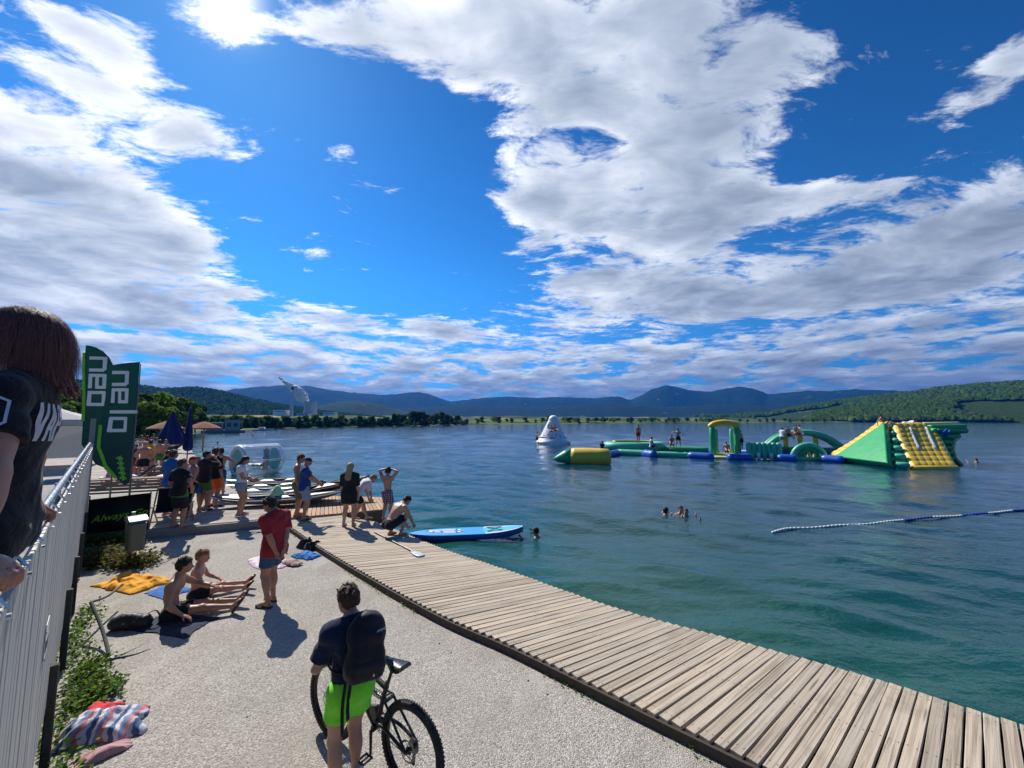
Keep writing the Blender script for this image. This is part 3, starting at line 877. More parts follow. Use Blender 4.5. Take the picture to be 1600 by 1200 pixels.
class Body:
    """joints of a figure; x to its right, y forward, z up, origin on the ground between its feet"""
    def __init__(s, H=1.75, sex='m', build=1.0, head=1.0, pelvis=None, hip=(0, 0, 0), chest=(0, 0, 0), look=(0, 0, 0), hands=None, feet=None, elbows=None, knees=None,
                 curl=(25, 25), toes=((0, 0), (0, 0)), palms=None, handdir=None, shoulder=(0, 0, 0, 0)):
        s.H, s.sex, s.w = H, sex, build
        f = sex == 'f'
        s.P = np.array(pelvis if pelvis is not None else (0, 0, .525 * H), float)
        s.Rp = rot_xyz(*hip); s.Rc = rot_xyz(*chest); s.Rh = rot_xyz(*look)
        s.W = s.P + s.Rp @ np.array([0, .005, .075]) * H
        mid = rot_xyz(*[(a + b) / 2 for a, b in zip(hip, chest)])
        s.C = s.W + mid @ np.array([0, -.004, .115]) * H
        s.N = s.C + s.Rc @ np.array([0, -.012, .118]) * H
        neck = rot_xyz(*[(a + b) / 2 for a, b in zip(chest, look)])
        s.hs = head * H * (1.0 if H > 1.6 else 1.0)
        s.A = s.N + neck @ np.array([0, .012, .050]) * H        # base of the skull
        s.Hd = s.A + s.Rh @ np.array([0, .010, .050]) * s.hs
        sw = .097 if f else .106
        up = [shoulder[1], shoulder[3]]; fw = [shoulder[0], shoulder[2]]
        s.S = [s.C + s.Rc @ np.array([sg * sw * (build if build > 1 else 1), -.006 + fw[i], .080 + up[i]]) * H for i, sg in enumerate((-1, 1))]
        s.hipj = [s.P + s.Rp @ np.array([sg * (.056 if f else .052), 0, -.012]) * H for sg in (-1, 1)]
        s.la, s.lf, s.lt, s.ls = .172 * H, .150 * H, .245 * H, .238 * H
        feet = feet or [(-.075 * H, 0, .04 * H), (.075 * H, 0, .04 * H)]
        knees = knees or [(-.06 * H, 2, .3), (.06 * H, 2, .3)]
        s.K, s.F = [], []
        for i in (0, 1):
            k, c = ik(s.hipj[i], feet[i], s.lt, s.ls, knees[i]); s.K.append(k); s.F.append(c)
        hands = hands or [None, None]
        s.E, s.Wr = [], []
        elbows = elbows or [None, None]
        for i, sg in enumerate((-1, 1)):
            tgt = hands[i] if hands[i] is not None else s.S[i] + np.array([sg * .035 * H, .04 * H, -.315 * H])
            pole = elbows[i] if elbows[i] is not None else s.S[i] + np.array([sg * .3, -1.0, -.4])
            e, wq = ik(s.S[i], tgt, s.la, s.lf, pole); s.E.append(e); s.Wr.append(wq)
        s.curl = curl; s.toes = toes
        s.palms = palms or [None, None]; s.handdir = handdir or [None, None]
    def torso(s, F, g=0.0, k=.05, lower=True):
        H, w = s.H, s.w; f = s.sex == 'f'
        F.ell(s.P + s.Rp @ np.array([0, -.004, .005]) * H, np.array([(.098 if f else .090) * w, .064 * w, .070]) * H + g, s.Rp, k)
        if lower:
            for sg in (-1, 1):
                F.ell(s.P + s.Rp @ np.array([sg * .045, -.030, -.025]) * H, np.array([.050, .050, .056]) * H * (w if w > 1 else 1) + g, s.Rp, k)
        F.ell(s.W + s.Rp @ np.array([0, .004, .020]) * H, np.array([(.068 if f else .077) * w, .056 * w ** 1.3, .085]) * H + g, s.Rp, k)
        F.ell(s.C + s.Rc @ np.array([0, .0, .012]) * H, np.array([(.080 if f else .092) * w, .062 * w, .105]) * H + g, s.Rc, k)
        F.ell(s.C + s.Rc @ np.array([0, -.006, .062]) * H, np.array([(.088 if f else .102), .050, .052]) * H + g, s.Rc, k)
        for sg in (-1, 1):
            if f: F.ell(s.C + s.Rc @ np.array([sg * .042, .052, .018]) * H, np.array([.036, .034, .036]) * H + g, s.Rc, .03)
            else: F.ell(s.C + s.Rc @ np.array([sg * .042, .036, .040]) * H, np.array([.046, .026, .036]) * H + g, s.Rc, .03)
            F.ell(s.C + s.Rc @ np.array([sg * .048, -.036, .045]) * H, np.array([.042, .028, .062]) * H + g, s.Rc, .03)
        for i in (0, 1):
            F.cone(s.N + s.Rc @ np.array([0, -.004, .012]) * H, s.S[i] + s.Rc @ np.array([0, 0, .004]) * H, .030 * H + g, .031 * H + g, k)
            F.ell(s.S[i], np.array([.036, .036, .038]) * H * (1 if not f else .92) + g, s.Rc, .035)
    def body_mesh(s, h, fingers=True):
        H = s.H; f = s.sex == 'f'; a_ = (.9 if f else 1.0) * (.5 + .5 * s.w)
        F = Field()
        s.torso(F)
        F.cone(s.N, s.A, .034 * H * (.9 if f else 1), .033 * H * (.9 if f else 1), .025)
        # head
        q = s.hs; c = s.Hd; Rh = s.Rh
        p = lambda x, y, z: c + Rh @ np.array([x, y, z]) * q
        F.ell(p(0, -.006, .016), np.array([.0445, .056, .050]) * q, Rh, .02)
        F.ell(p(0, .012, -.018), np.array([.038, .043, .046]) * q, Rh, .02)
        F.ell(p(0, .034, -.048), np.array([.020, .017, .014]) * q, Rh, .02)
        if h < .02:
            F.cone(p(0, .050, .004), p(0, .064, -.020), .0055 * q, .0095 * q, .010)
            F.ell(p(0, .046, .014), np.array([.032, .010, .007]) * q, Rh, .010)
            for sg in (-1, 1):
                F.ell(p(sg * .017, .060, .002), np.array([.010, .009, .007]) * q, Rh, .008, sub=True)
                F.ell(p(sg * .017, .0485, .0015), np.array([.0078, .0078, .0078]) * q, Rh, .003)
                F.ell(p(sg * .0455, -.006, -.006), np.array([.006, .014, .020]) * q, Rh, .006)
            F.ell(p(0, .0545, -.033), np.array([.014, .005, .004]) * q, Rh, .006)
            F.ell(p(0, .0545, -.041), np.array([.012, .005, .0045]) * q, Rh, .006)
            F.ell(p(0, .061, -.0372), np.array([.014, .005, .0014]) * q, Rh, .003, sub=True)
        # arms
        for i, sg in enumerate((-1, 1)):
            S, E, W = s.S[i], s.E[i], s.Wr[i]
            F.cone(S, E, .031 * H * a_, .0235 * H * a_, .03)
            F.ell(S + (E - S) * .45, np.array([.031, .031, .075]) * H * a_, s.align(E - S), .03)
            F.cone(E, W, .0235 * H * a_, .0165 * H * a_, .02)
            F.ell(E + (W - E) * .28, np.array([.0265, .0255, .055]) * H * a_, s.align(W - E), .02)
            s.hand(F, i, sg, h, fingers)
        for i, sg in enumerate((-1, 1)):
            Hj, K, A = s.hipj[i], s.K[i], s.F[i]
            lw = (1.05 if f else 1.0) * (.6 + .4 * s.w)
            F.cone(Hj, K, .053 * H * lw, .034 * H * lw, .04)
            F.ell(Hj + (K - Hj) * .38, np.array([.050, .052, .11]) * H * lw, s.align(K - Hj), .04)
            F.ell(K, np.array([.034, .034, .036]) * H * lw, None, .02)
            F.cone(K, A, .032 * H * lw, .0205 * H * lw, .02)
            ax = unit(A - K); kn = unit((Hj + A) / 2 - K) if np.linalg.norm((Hj + A) / 2 - K) > .01 else np.array([0, -1.0, 0])
            back = np.array([0, -1.0, 0]) if abs(kn @ ax) > .9 or np.linalg.norm((Hj + A) / 2 - K) < .02 * H else kn
            F.ell(K + (A - K) * .30 + back * .012 * H, np.array([.034, .036, .075]) * H * lw, s.align(A - K), .03)
            s.foot(F, i, H)
        return F.mesh(h)
    @staticmethod
    def align(d):
        d = unit(d); a = np.cross(d, [0, 1, 0]) if abs(d[1]) < .9 else np.cross(d, [1, 0, 0])
        a = unit(a); b = np.cross(d, a)
        return np.stack([a, b, d], 1)
    def foot_dir(s, i):
        yaw, pit = s.toes[i]
        sg = -1 if i == 0 else 1
        a = R(yaw) * sg
        return np.array([math.sin(a) * math.cos(R(pit)), math.cos(a) * math.cos(R(pit)), -math.sin(R(pit))])
    def foot(s, F, i, H, g=0.0):
        A = s.F[i]; d = s.foot_dir(i)
        up = unit(np.cross(np.cross(d, [0, 0, 1.0]) if abs(d[2]) < .9 else np.array([1.0, 0, 0]), d))
        F.cone(A - up * .022 * H - d * .022 * H, A - up * .024 * H + d * .01 * H, .0195 * H + g, .019 * H + g, .02)
        F.cone(A - up * .012 * H + d * .01 * H, A - up * .027 * H + d * .085 * H, .021 * H + g, .0165 * H + g, .02)
        side = np.cross(d, up)
        F.cone(A - up * .029 * H + d * .085 * H - side * .012 * H, A - up * .031 * H + d * .112 * H - side * .010 * H, .0125 * H + g, .0095 * H + g, .012)
        F.cone(A - up * .029 * H + d * .080 * H + side * .013 * H, A - up * .032 * H + d * .100 * H + side * .014 * H, .0125 * H + g, .009 * H + g, .012)
    def hand(s, F, i, sg, h, fingers):
        H = s.H; W = s.Wr[i]
        d = unit(s.handdir[i]) if s.handdir[i] is not None else unit(s.Wr[i] - s.E[i])
        pn = np.array(s.palms[i], float) if s.palms[i] is not None else np.array([-sg * 1.0, .15, 0])
        pn = unit(pn - d * (pn @ d)); side = np.cross(d, pn)
        # side points to the thumb
        th = np.array([0, 1.0, 0.3]) if s.palms[i] is None else np.cross(d, pn) * (1 if sg < 0 else -1)
        if side @ th < 0: side = -side
        L = .106 * H
        c = W + d * L * .27
        rot = np.stack([side, pn, d], 1)
        r0 = .0042 * H
        F.ell(c, np.array([.0235, .0105, .030]) * H, rot, .012)
        if not fingers or h > .016:
            F.cone(c + d * L * .2, c + d * L * .5 + pn * L * .12, .016 * H, .010 * H, .02, flat=(pn, .6))
            F.cone(c + side * .02 * H, c + side * .028 * H + d * L * .2 + pn * .01 * H, .007 * H, .006 * H, .012)
            return
        cu = R(s.curl[i])
        r0 = max(.0046 * H, h * 1.15)
        for q, (off, ln) in enumerate(((.0165, .92), (.0055, 1.0), (-.0055, .94), (-.0160, .76))):
            p0 = c + side * off * H + d * .024 * H
            l1 = L * .245 * ln; a = cu * (.8 + .1 * q)
            d1 = d * math.cos(a * .7) + pn * math.sin(a * .7)
            p1 = p0 + d1 * l1
            d2 = d * math.cos(a * 1.7) + pn * math.sin(a * 1.7)
            p2 = p1 + d2 * l1 * .65
            d3 = d * math.cos(a * 2.5) + pn * math.sin(a * 2.5)
            p3 = p2 + d3 * l1 * .5
            F.cone(p0 - d * .008 * H, p1, r0 * 1.12, r0 * 1.02, .004)
            F.cone(p1, p2, r0 * 1.02, r0 * .95, .002); F.cone(p2, p3, r0 * .95, r0 * .82, .002)
        t0 = c + side * .016 * H - d * .014 * H
        dt = unit(side * .75 + d * .75 + pn * (.25 + .5 * min(cu, 1.2)))
        t1 = t0 + dt * L * .24
        dt2 = unit(side * (.35 - .4 * min(cu, 1)) + d * .8 + pn * (.35 + .7 * min(cu, 1.2)))
        F.cone(t0, t1, .0082 * H, r0 * 1.15, .008); F.cone(t1, t1 + dt2 * L * .19, r0 * 1.15, r0 * .95, .003)
    # ---- clothes
    def shirt(s, h, hem=-.055, sleeve=.5, g=.016, wr=(.004, 26, 1.0), loose=1.0, neck=.045, tank=False):
        H = s.H; F = Field(); g = g * loose
        s.torso(F, g, .06, lower=hem < .0)
        if hem < -.02:
            F.cone(s.P + s.Rp @ np.array([-.03, -.008, -.02]) * H, s.P + s.Rp @ np.array([-.03, -.006, hem - .06]) * H, .078 * H + g, .078 * H + g, .05)
            F.cone(s.P + s.Rp @ np.array([.03, -.008, -.02]) * H, s.P + s.Rp @ np.array([.03, -.006, hem - .06]) * H, .078 * H + g, .078 * H + g, .05)
        F.ell(s.W + s.Rp @ np.array([0, -.002, .0]) * H, np.array([.084 * s.w, .062 * s.w, .10]) * H + g, s.Rp, .05)
        F.plane(s.P + s.Rp @ np.array([0, 0, hem]) * H, -(s.Rp @ np.array([0, 0, 1.0])))
        F.plane(s.N + s.Rc @ np.array([0, 0, .030]) * H, s.Rc @ np.array([0, .25, 1.0]))
        F.cone(s.N + s.Rc @ np.array([0, .012, .012]) * H, s.N + s.Rc @ np.array([0, .02, .08]) * H, neck * H, neck * 1.1 * H, .006, sub=True)
        a_ = (.9 if s.sex == 'f' else 1.0) * (.5 + .5 * s.w)
        if sleeve > 0:
            for i in (0, 1):
                S, E, W = s.S[i], s.E[i], s.Wr[i]
                if sleeve <= 1:
                    d = unit(E - S); end = S + (E - S) * sleeve
                    F.cone(S, S + (E - S) * min(sleeve + .15, 1.0), .0345 * H * a_ + g, .0315 * H * a_ + g * 1.35, .03, cut=[(end, d)])
                else:
                    F.cone(S, E, .0345 * H * a_ + g, .029 * H * a_ + g, .03)
                    d = unit(W - E); end = E + (W - E) * (sleeve - 1)
                    F.cone(E, W, .029 * H * a_ + g, .021 * H * a_ + g, .02, cut=[(end, d)])
        else:
            pass
        return F.mesh(h, wr)
    def shorts(s, h, leg=.55, g=.009, top=.045, wr=(.003, 30, 2.0), flare=1.0):
        H = s.H; F = Field(); w = s.w
        f = s.sex == 'f'
        F.ell(s.P + s.Rp @ np.array([0, -.004, .004]) * H, np.array([(.100 if f else .092) * w, .067 * w, .075]) * H + g, s.Rp, .05)
        F.ell(s.W + s.Rp @ np.array([0, .002, .01]) * H, np.array([(.072 if f else .079) * w, .058 * w ** 1.3, .08]) * H + g, s.Rp, .05)
        for sg in (-1, 1):
            F.ell(s.P + s.Rp @ np.array([sg * .045, -.030, -.025]) * H, np.array([.051, .051, .057]) * H * (w if w > 1 else 1) + g, s.Rp, .05)
        F.plane(s.P + s.Rp @ np.array([0, 0, top]) * H, s.Rp @ np.array([0, 0, 1.0]))
        lw = (1.05 if f else 1.0) * (.6 + .4 * w)
        for i in (0, 1):
            a, b = s.hipj[i], s.K[i]
            d = unit(b - a); end = a + (b - a) * min(leg, 1.0)
            F.cone(a, b, .056 * H * lw + g * flare, .043 * H * lw + g * 1.5 * flare, .03, cut=[(end, d)])
            if leg > 1.0: pass
        return F.mesh(h, wr)
    def hair_mesh(s, h, style='short', amp=.004):
        q = s.hs; c = s.Hd; Rh = s.Rh; F = Field()
        p = lambda x, y, z: c + Rh @ np.array([x, y, z]) * q
        n = lambda x, y, z: Rh @ np.array([x, y, z], float)
        g = {'short': .0055, 'crop': .0025, 'messy': .011, 'long': .009, 'cap': .006}[style]
        F.ell(p(0, -.006, .017), (np.array([.0445, .056, .050]) + g) * q, Rh, .02)
        if style != 'cap':
            F.ell(p(0, -.020, -.008), (np.array([.0425, .040, .046]) + g) * q, Rh, .02)
            F.plane(p(0, .026 if style != 'crop' else .020, .028), n(0, .80, -.60))
            F.plane(p(0, 0, -.047), n(0, -.25, -1.0))
        else:
            F.plane(p(0, 0, .014), n(0, 0, -1.0))
        if style in ('short', 'crop') and h < .012:
            rg = np.random.default_rng(int(s.H * 1000))
            for _ in range(90):
                a = rg.uniform(0, 6.28); e = rg.uniform(-.15, 1.5)
                b = np.array([math.cos(a) * math.cos(e) * .049, math.sin(a) * math.cos(e) * .060 - .008, math.sin(e) * .054 + .018])
                if b[1] > .02 and b[2] < .045 or b[2] < -.02 and b[1] > -.01: continue
                F.cone(p(*b), p(*(b * 1.07 + rg.normal(0, .006, 3) + np.array([0, .004, 0]))), .0075 * q, .0022 * q, .005)
        if style == 'messy':
            rg = np.random.default_rng(5)
            for _ in range(26):
                a = rg.uniform(0, 6.28); e = rg.uniform(.2, 1.3)
                b = np.array([math.cos(a) * math.cos(e) * .044, math.sin(a) * math.cos(e) * .052 - .008, math.sin(e) * .05 + .018])
                tip = b * 1.18 + rg.normal(0, .006, 3)
                if b[1] > .03 and b[2] < .045: continue
                F.cone(p(*b), p(*tip), .010 * q, .003 * q, .006)
        if style == 'cap':
            F.cone(p(0, .040, .018), p(0, .088, .010), .034 * q, .026 * q, .006, flat=(n(0, .15, 1), .13))
        if style == 'long':
            F.ops = [o for o in F.ops if o[0] != 'plane']
            F.plane(p(0, .026, .028), n(0, .80, -.60))
            rg = np.random.default_rng(11)
            back = s.Rc @ np.array([0, -1.0, 0])
            for k in range(16):
                x = -.042 + .084 * k / 15
                y = -.02 - .03 * math.cos(x / .042 * 1.3)
                a = p(x * .9, y, .0); b = p(x, y - .006, -.06)
                tip = s.C + s.Rc @ np.array([x * 1.05 + rg.normal(0, .004), -.100 - .012 * math.cos(x / .042 * 1.4), .040 + rg.normal(0, .016)]) * s.H
                b = b + back * .018 * q; F.cone(a, b, .013 * q, .013 * q, .012); F.cone(b, tip, .013 * q, .006 * q, .010)
        return F.mesh(h, (amp, 150, 1.0) if style in ('short', 'long', 'messy') else None)

SKIN_A = skin('light skin', (.50, .29, .20)); SKIN_B = skin('tanned skin', (.40, .215, .14)); SKIN_C = skin('sunburnt skin', (.46, .23, .16))
HAIR_DARK = hair_mat('dark hair', (.012, .009, .007), (.05, .035, .025)); HAIR_BROWN = hair_mat('brown hair', (.035, .020, .012), (.12, .07, .04))
HAIR_FAIR = hair_mat('fair hair', (.20, .12, .05), (.52, .38, .20)); HAIR_SANDY = hair_mat('sandy hair', (.16, .08, .035), (.36, .21, .10))
HAIR_RED = hair_mat('dark hair with a red tint', (.045, .018, .018), (.30, .12, .11))
M_SOLE = plain('dark rubber sole', (.02, .02, .022), .7, var=.3, scale=20)
M_EYE = plain('dark eye', (.015, .012, .010), .15, var=.1)

def sole_mesh(B, i, th=.022, strap=None):
    """flat sandal sole under a foot"""
    d = B.foot_dir(i); H = B.H; A = B.F[i]
    up = unit(np.cross(np.cross(d, [0, 0, 1.0]) if abs(d[2]) < .9 else np.array([1.0, 0, 0]), d)); side = np.cross(d, up)
    bm = bmesh.new()
    out = [(-.047, .0), (-.044, .014), (-.03, .021), (.02, .022), (.06, .028), (.09, .029), (.112, .022), (.122, .008), (.122, -.008), (.112, -.022), (.09, -.026), (.06, -.024), (.02, -.020), (-.03, -.020), (-.044, -.013)]
    lo = [bm.verts.new(A + d * x * H + side * y * H - up * (.0445 * H + th * .3)) for x, y in out]
    hi = [bm.verts.new(A + d * x * H + side * y * H - up * (.0445 * H - th * .7)) for x, y in out]
    n = len(out)
    bm.faces.new(lo); bm.faces.new(hi)
    for k in range(n): bm.faces.new((lo[k], lo[(k + 1) % n], hi[(k + 1) % n], hi[k]))
    sm = None
    if strap:
        sm = bmesh.new(); rows = []
        for k in range(9):
            a = math.pi * k / 8
            pos = side * math.cos(a) * .0285 * H + up * (math.sin(a) * .027 * H - .040 * H)
            rows.append([sm.verts.new(A + pos + d * x * H) for x in (.040, .055, .070, .085)])
        for a, b in zip(rows, rows[1:]):
            for k in range(3): sm.faces.new((a[k], b[k], b[k + 1], a[k + 1]))
        bmesh.ops.solidify(sm, geom=sm.faces[:], thickness=.004)
    return bm, sm

def person(label, loc, rz, B, h=.014, skin_m=SKIN_A, hair=None, hair_m=HAIR_DARK, wear=(), soles=None, strap=None, group=None, fingers=True, name='person', eyes=True):
    """wear: list of (name, material, (V, F)); the body is one continuous mesh, hair and clothing are its fellows under the empty"""
    if soles is not None: loc = Vector(loc) + Vector((0, 0, .022))
    root = thing(name, label, 'person', loc, rz, group)
    V, F = B.body_mesh(h, fingers)
    link('body', mesh_np('body', V, F, True), skin_m, root)
    if hair:
        V, F = B.hair_mesh(min(h, .010), hair)
        link('cap' if hair == 'cap' else 'hair', mesh_np('hair', V, F, True), hair_m, root)
    for nm, mat, (V, F) in wear:
        link(nm, mesh_np(nm, V, F, True), mat, root)
    if eyes and h < .013:
        for sg in (-1, 1):
            bm = bmesh.new(); blob(bm, B.Hd + B.Rh @ np.array([sg * .017, .0545, .0015]) * B.hs, .0032 * B.hs, 1)
            link('eye', to_mesh('eye', bm, True), M_EYE, root)
    if soles is not None:
        for i in (0, 1):
            bm, sm = sole_mesh(B, i, strap=strap)
            o = link('sandal', to_mesh('sandal', bm), soles, root)
            if sm is not None: link('strap', to_mesh('strap', sm), strap, o)
    return root

def strands(B, root, mat, n=1400, L=.03, lift=.25, drop=.05, w=.0016, steps=3, g=.004, low=-.45, wave=.0, seed=1, brow=.35):
    """loose hairs over the hair mass: thin ribbons that leave the scalp and fall"""
    rg = np.random.default_rng(seed); q = B.hs; e = (np.array([.0445, .056, .050]) + g) * q; c0 = np.array([0, -.007, .016]) * q
    d = rg.normal(0, 1, (n * 4, 3)); d /= np.linalg.norm(d, axis=1)[:, None]
    ok = ~((d[:, 1] > .30) & (d[:, 2] < brow)) & (d[:, 2] > low) & ~((d[:, 2] < 0) & (d[:, 1] > .05)); d = d[ok][:n]; n = len(d)
    p = d * e * rg.uniform(.96, 1.02, (n, 1)); nr = d / e; nr /= np.linalg.norm(nr, axis=1)[:, None]
    flow = np.stack([d[:, 0] * .8, d[:, 1] * .8 - .15, -np.full(n, .75)], 1) + rg.normal(0, .28, (n, 3))
    flow -= nr * (flow * nr).sum(1)[:, None]; flow /= np.linalg.norm(flow, axis=1)[:, None]
    gdir = flow + nr * lift; gdir /= np.linalg.norm(gdir, axis=1)[:, None]
    ln = L * rg.uniform(.55, 1.15, (n, 1)); ph = rg.uniform(0, 6.28, n)
    rows = []
    for k in range(steps + 1):
        t_ = k / steps
        side = np.cross(gdir, nr); side /= np.maximum(np.linalg.norm(side, axis=1)[:, None], 1e-6)
        ww = w * (1 - .75 * t_); o_ = side * (wave * np.sin(ph + t_ * 7))[:, None]
        rows.append((p + o_ - side * ww, p + o_ + side * ww))
        p = p + gdir * ln / steps
        gdir = gdir + np.array([0, 0, -drop]); gdir /= np.linalg.norm(gdir, axis=1)[:, None]
        r_ = np.sqrt(((p / e) ** 2).sum(1)); ins = (r_ < 1.0) & (p[:, 2] > -.03 * q)
        p[ins] = p[ins] / r_[ins][:, None]
    V = np.stack([x for a in rows for x in a], 1)                   # n, 2*(steps+1), 3
    m = V.shape[1]
    V = (V + c0) @ np.array(B.Rh).T + B.Hd
    F = np.concatenate([np.stack([np.arange(n) * m + 2 * k, np.arange(n) * m + 2 * k + 1, np.arange(n) * m + 2 * k + 3, np.arange(n) * m + 2 * k + 2], 1) for k in range(steps)])
    link('hair', mesh_np('hair', V.reshape(-1, 3), F, True), mat, root)
# ------------------------------------------------------------------ platform, pontoon, terrace and fence
PLAT_Z = .20
M_CONC = plain('grey concrete', (.27, .26, .245), .9, var=.25, scale=2.5, bump=.4, bscale=50)
def m_pboard(t, b, m):
    g = t.node('ShaderNodeNewGeometry').outputs
    rnd = g['Random Per Island']; c = coords(t)
    tone = t.ramp(rnd, [(0, (.30, .27, .225)), (.35, (.42, .385, .335)), (.7, (.36, .33, .285)), (1, (.50, .455, .39))])
    n = t.noise(c, 3.0, 5, .6); n2 = t.noise(c, 40, 3)
    setp(t, b, color=t.mix(t.smooth(n, .45, .75, 0, .6), tone, (.24, .22, .19)), rough=.88, spec=.2, normal=t.bump(n2, .3, .004))
M_PBOARD = material('pale platform boards', m_pboard)
def m_oboard(t, b, m):
    g = t.node('ShaderNodeNewGeometry').outputs
    tone = t.ramp(g['Random Per Island'], [(0, (.36, .215, .12)), (.5, (.50, .325, .20)), (1, (.44, .27, .16))])
    setp(t, b, color=t.mix(t.smooth(t.noise(coords(t), 3.5, 4), .4, .7, 0, .5), tone, (.33, .26, .19)), rough=.8, spec=.25)
M_OBOARD = material('warm new boards', m_oboard)

def strip_boards(poly, ang, pitch, gap, z, T):
    """boards laid over a polygon, each cut where it meets the outline"""
    bm_all = bmesh.new()
    d = Vector((math.cos(ang), math.sin(ang), 0)); n = Vector((-d.y, d.x, 0))
    P = [Vector((x, y, 0)) for x, y in poly]
    lo = min(p.dot(n) for p in P); hi = max(p.dot(n) for p in P)
    k = lo
    while k < hi:
        bm = bmesh.new()
        bm.faces.new([bm.verts.new((p.x, p.y, z + random.uniform(-.003, .003))) for p in P])
        bmesh.ops.bisect_plane(bm, geom=bm.verts[:] + bm.edges[:] + bm.faces[:], plane_co=n * k, plane_no=-n, clear_outer=True)
        if bm.faces: bmesh.ops.bisect_plane(bm, geom=bm.verts[:] + bm.edges[:] + bm.faces[:], plane_co=n * (k + pitch - gap), plane_no=n, clear_outer=True)
        for f in list(bm.faces):
            if f.calc_area() < 1e-4 or len(f.verts) < 3: continue
            top = [bm_all.verts.new(v.co) for v in f.verts]; bot = [bm_all.verts.new(v.co - Vector((0, 0, T))) for v in f.verts]
            try:
                bm_all.faces.new(top); bm_all.faces.new(bot)
                for i in range(len(top)): bm_all.faces.new((top[i], top[(i + 1) % len(top)], bot[(i + 1) % len(top)], bot[i]))
            except ValueError: pass
        bm.free(); k += pitch
    return bm_all
PLAT = [(-12.6, 8.55), (-6.45, 11.33), (-7.3, 12.7), (-9.7, 14.7), (-15, 20.1), (-22, 28.2), (-33, 41), (-48, 52), (-46, 30), (-24, 8), (-15, 7.2)]
plat = thing('platform', 'raised timber terrace with concrete edge where the bathers stand', 'platform'); plat['kind'] = 'structure'
bm = bmesh.new(); prism(bm, PLAT, -.9, PLAT_Z - .032); link('base', to_mesh('base', bm), M_CONC, plat)
bm = strip_boards([(-12.55, 8.62), (-6.5, 11.36), (-7.32, 12.66), (-9.72, 14.66), (-15, 20.05), (-18, 22), (-20, 14), (-16, 9)], R(25), .125, .010, PLAT_Z, .03)
tag(link('planks', to_mesh('planks', bm), M_PBOARD, plat), kind='stuff')
bm = strip_boards([(-18.02, 22.0), (-22, 28.1), (-33, 40.9), (-47, 51), (-45, 30), (-24, 10), (-20.02, 14)], R(25), .30, .02, PLAT_Z, .03)
tag(link('planks', to_mesh('planks', bm), M_PBOARD, plat), kind='stuff')
# low grey kerb wall on the gravel side
def wall_strip(bm, a, b, w, z0, z1):
    a, b = Vector((*a, 0)), Vector((*b, 0)); n = Vector((-(b - a).y, (b - a).x, 0)).normalized() * w
    prism(bm, [(a.x, a.y), (b.x, b.y), (b.x + n.x, b.y + n.y), (a.x + n.x, a.y + n.y)], z0, z1)
bm = bmesh.new(); wall_strip(bm, (-6.42, 11.24), (-12.6, 8.45), -.07, -.1, PLAT_Z - .006); link('kerb', to_mesh('kerb', bm), M_CONC, plat)

pon = thing('pontoon', 'floating pontoon of warm new boards beside the moored kayaks', 'pontoon'); pon['kind'] = 'structure'
PON = [(-6.28, 11.5), (-4.95, 12.1), (-4.0, 12.55), (-4.55, 14.5), (-9.2, 15.0), (-7.2, 12.85)]
bm = strip_boards(PON, R(115), .115, .016, .17, .03); tag(link('planks', to_mesh('planks', bm), M_OBOARD, pon), kind='stuff')
M_FASCIA = plain('orange brown fascia', (.27, .13, .065), .7, var=.3, scale=8)
bm = bmesh.new()
for a, b in zip(PON[:4], PON[1:5]): wall_strip(bm, a, b, .05, -.30, .135)
link('fascia', to_mesh('fascia', bm), M_FASCIA, pon)
bm = bmesh.new()
for x, y in ((-5.2, 12.6), (-4.7, 13.9), (-7.5, 13.9)): tube(bm, [(x, y, -.9), (x, y, .13)], .25, 14)
link('float', to_mesh('float', bm, angle=40), plain('black plastic float', (.02, .02, .02), .5), pon)
# landing between boardwalk and pontoon
land = thing('landing', 'planked landing between the boardwalk and the pontoon', 'landing'); land['kind'] = 'structure'
LAND = [(-6.05, 11.0), (-3.9, 11.32), (-4.7, 11.72), (-5.0, 12.0), (-6.25, 11.4)]
bm = strip_boards(LAND, R(44), .1065, .011, DECK_Z, .034); tag(link('planks', to_mesh('planks', bm), M_PBOARD, land), kind='stuff')
bm = bmesh.new(); prism(bm, [(-6.0, 11.1), (-4.1, 11.38), (-5.0, 11.9), (-6.2, 11.4)], -.6, DECK_Z - .04); link('frame', to_mesh('frame', bm), M_BEAM, land)

# ---- terrace with tall slat fence; the photographer leans over its rail
TER_Z = 1.50
FD = Vector((-.7135, .7007, 0)); FN = Vector((.7007, .7135, 0)); F0 = Vector((-.16, -.15, 0)); FA = R(135.5)
def fpt(s, out=0.0, z=0.0): return F0 + FD * s + FN * out + Vector((0, 0, z))
FL0, FL1 = -2.6, 14.75
bm = bmesh.new()
q = [fpt(FL0, -.09), fpt(FL1 - .1, -.09), fpt(FL1 - .1, -6), fpt(FL0, -6)]
prism(bm, [(p.x, p.y) for p in q], -.3, TER_Z)
ter = link('terrace', to_mesh('terrace', bm), M_CONC); tag(ter, kind='structure')
fence = thing('slat_fence', 'tall fence of pale vertical slats with shiny tube handrail', 'fence', tuple(fpt(0)))
fo = Vector(fpt(0))
M_SLAT = plain('pale grey slat', (.48, .47, .42), .55, var=.10, scale=3, bump=.08, bscale=200)
M_STEEL = plain('stainless tube', (.62, .63, .64), .22, metal=1.0, var=.06, scale=20)
M_PAINT = plain('grey painted post', (.20, .22, .23), .45, var=.12, scale=6)
M_DARKWOOD = plain('dark mottled timber', (.042, .045, .036), .85, var=.5, scale=4, bump=.4, bscale=30)  # mottled, nearly black tone for the wall below the slats
RAIL_Z = 2.35
FENCE_M = Matrix.Rotation(FA, 4, 'Z')                      # x runs along the fence
bm = bmesh.new(); box(bm, (0, 0, 0), (.088, .018, 1.0), bev=.003)
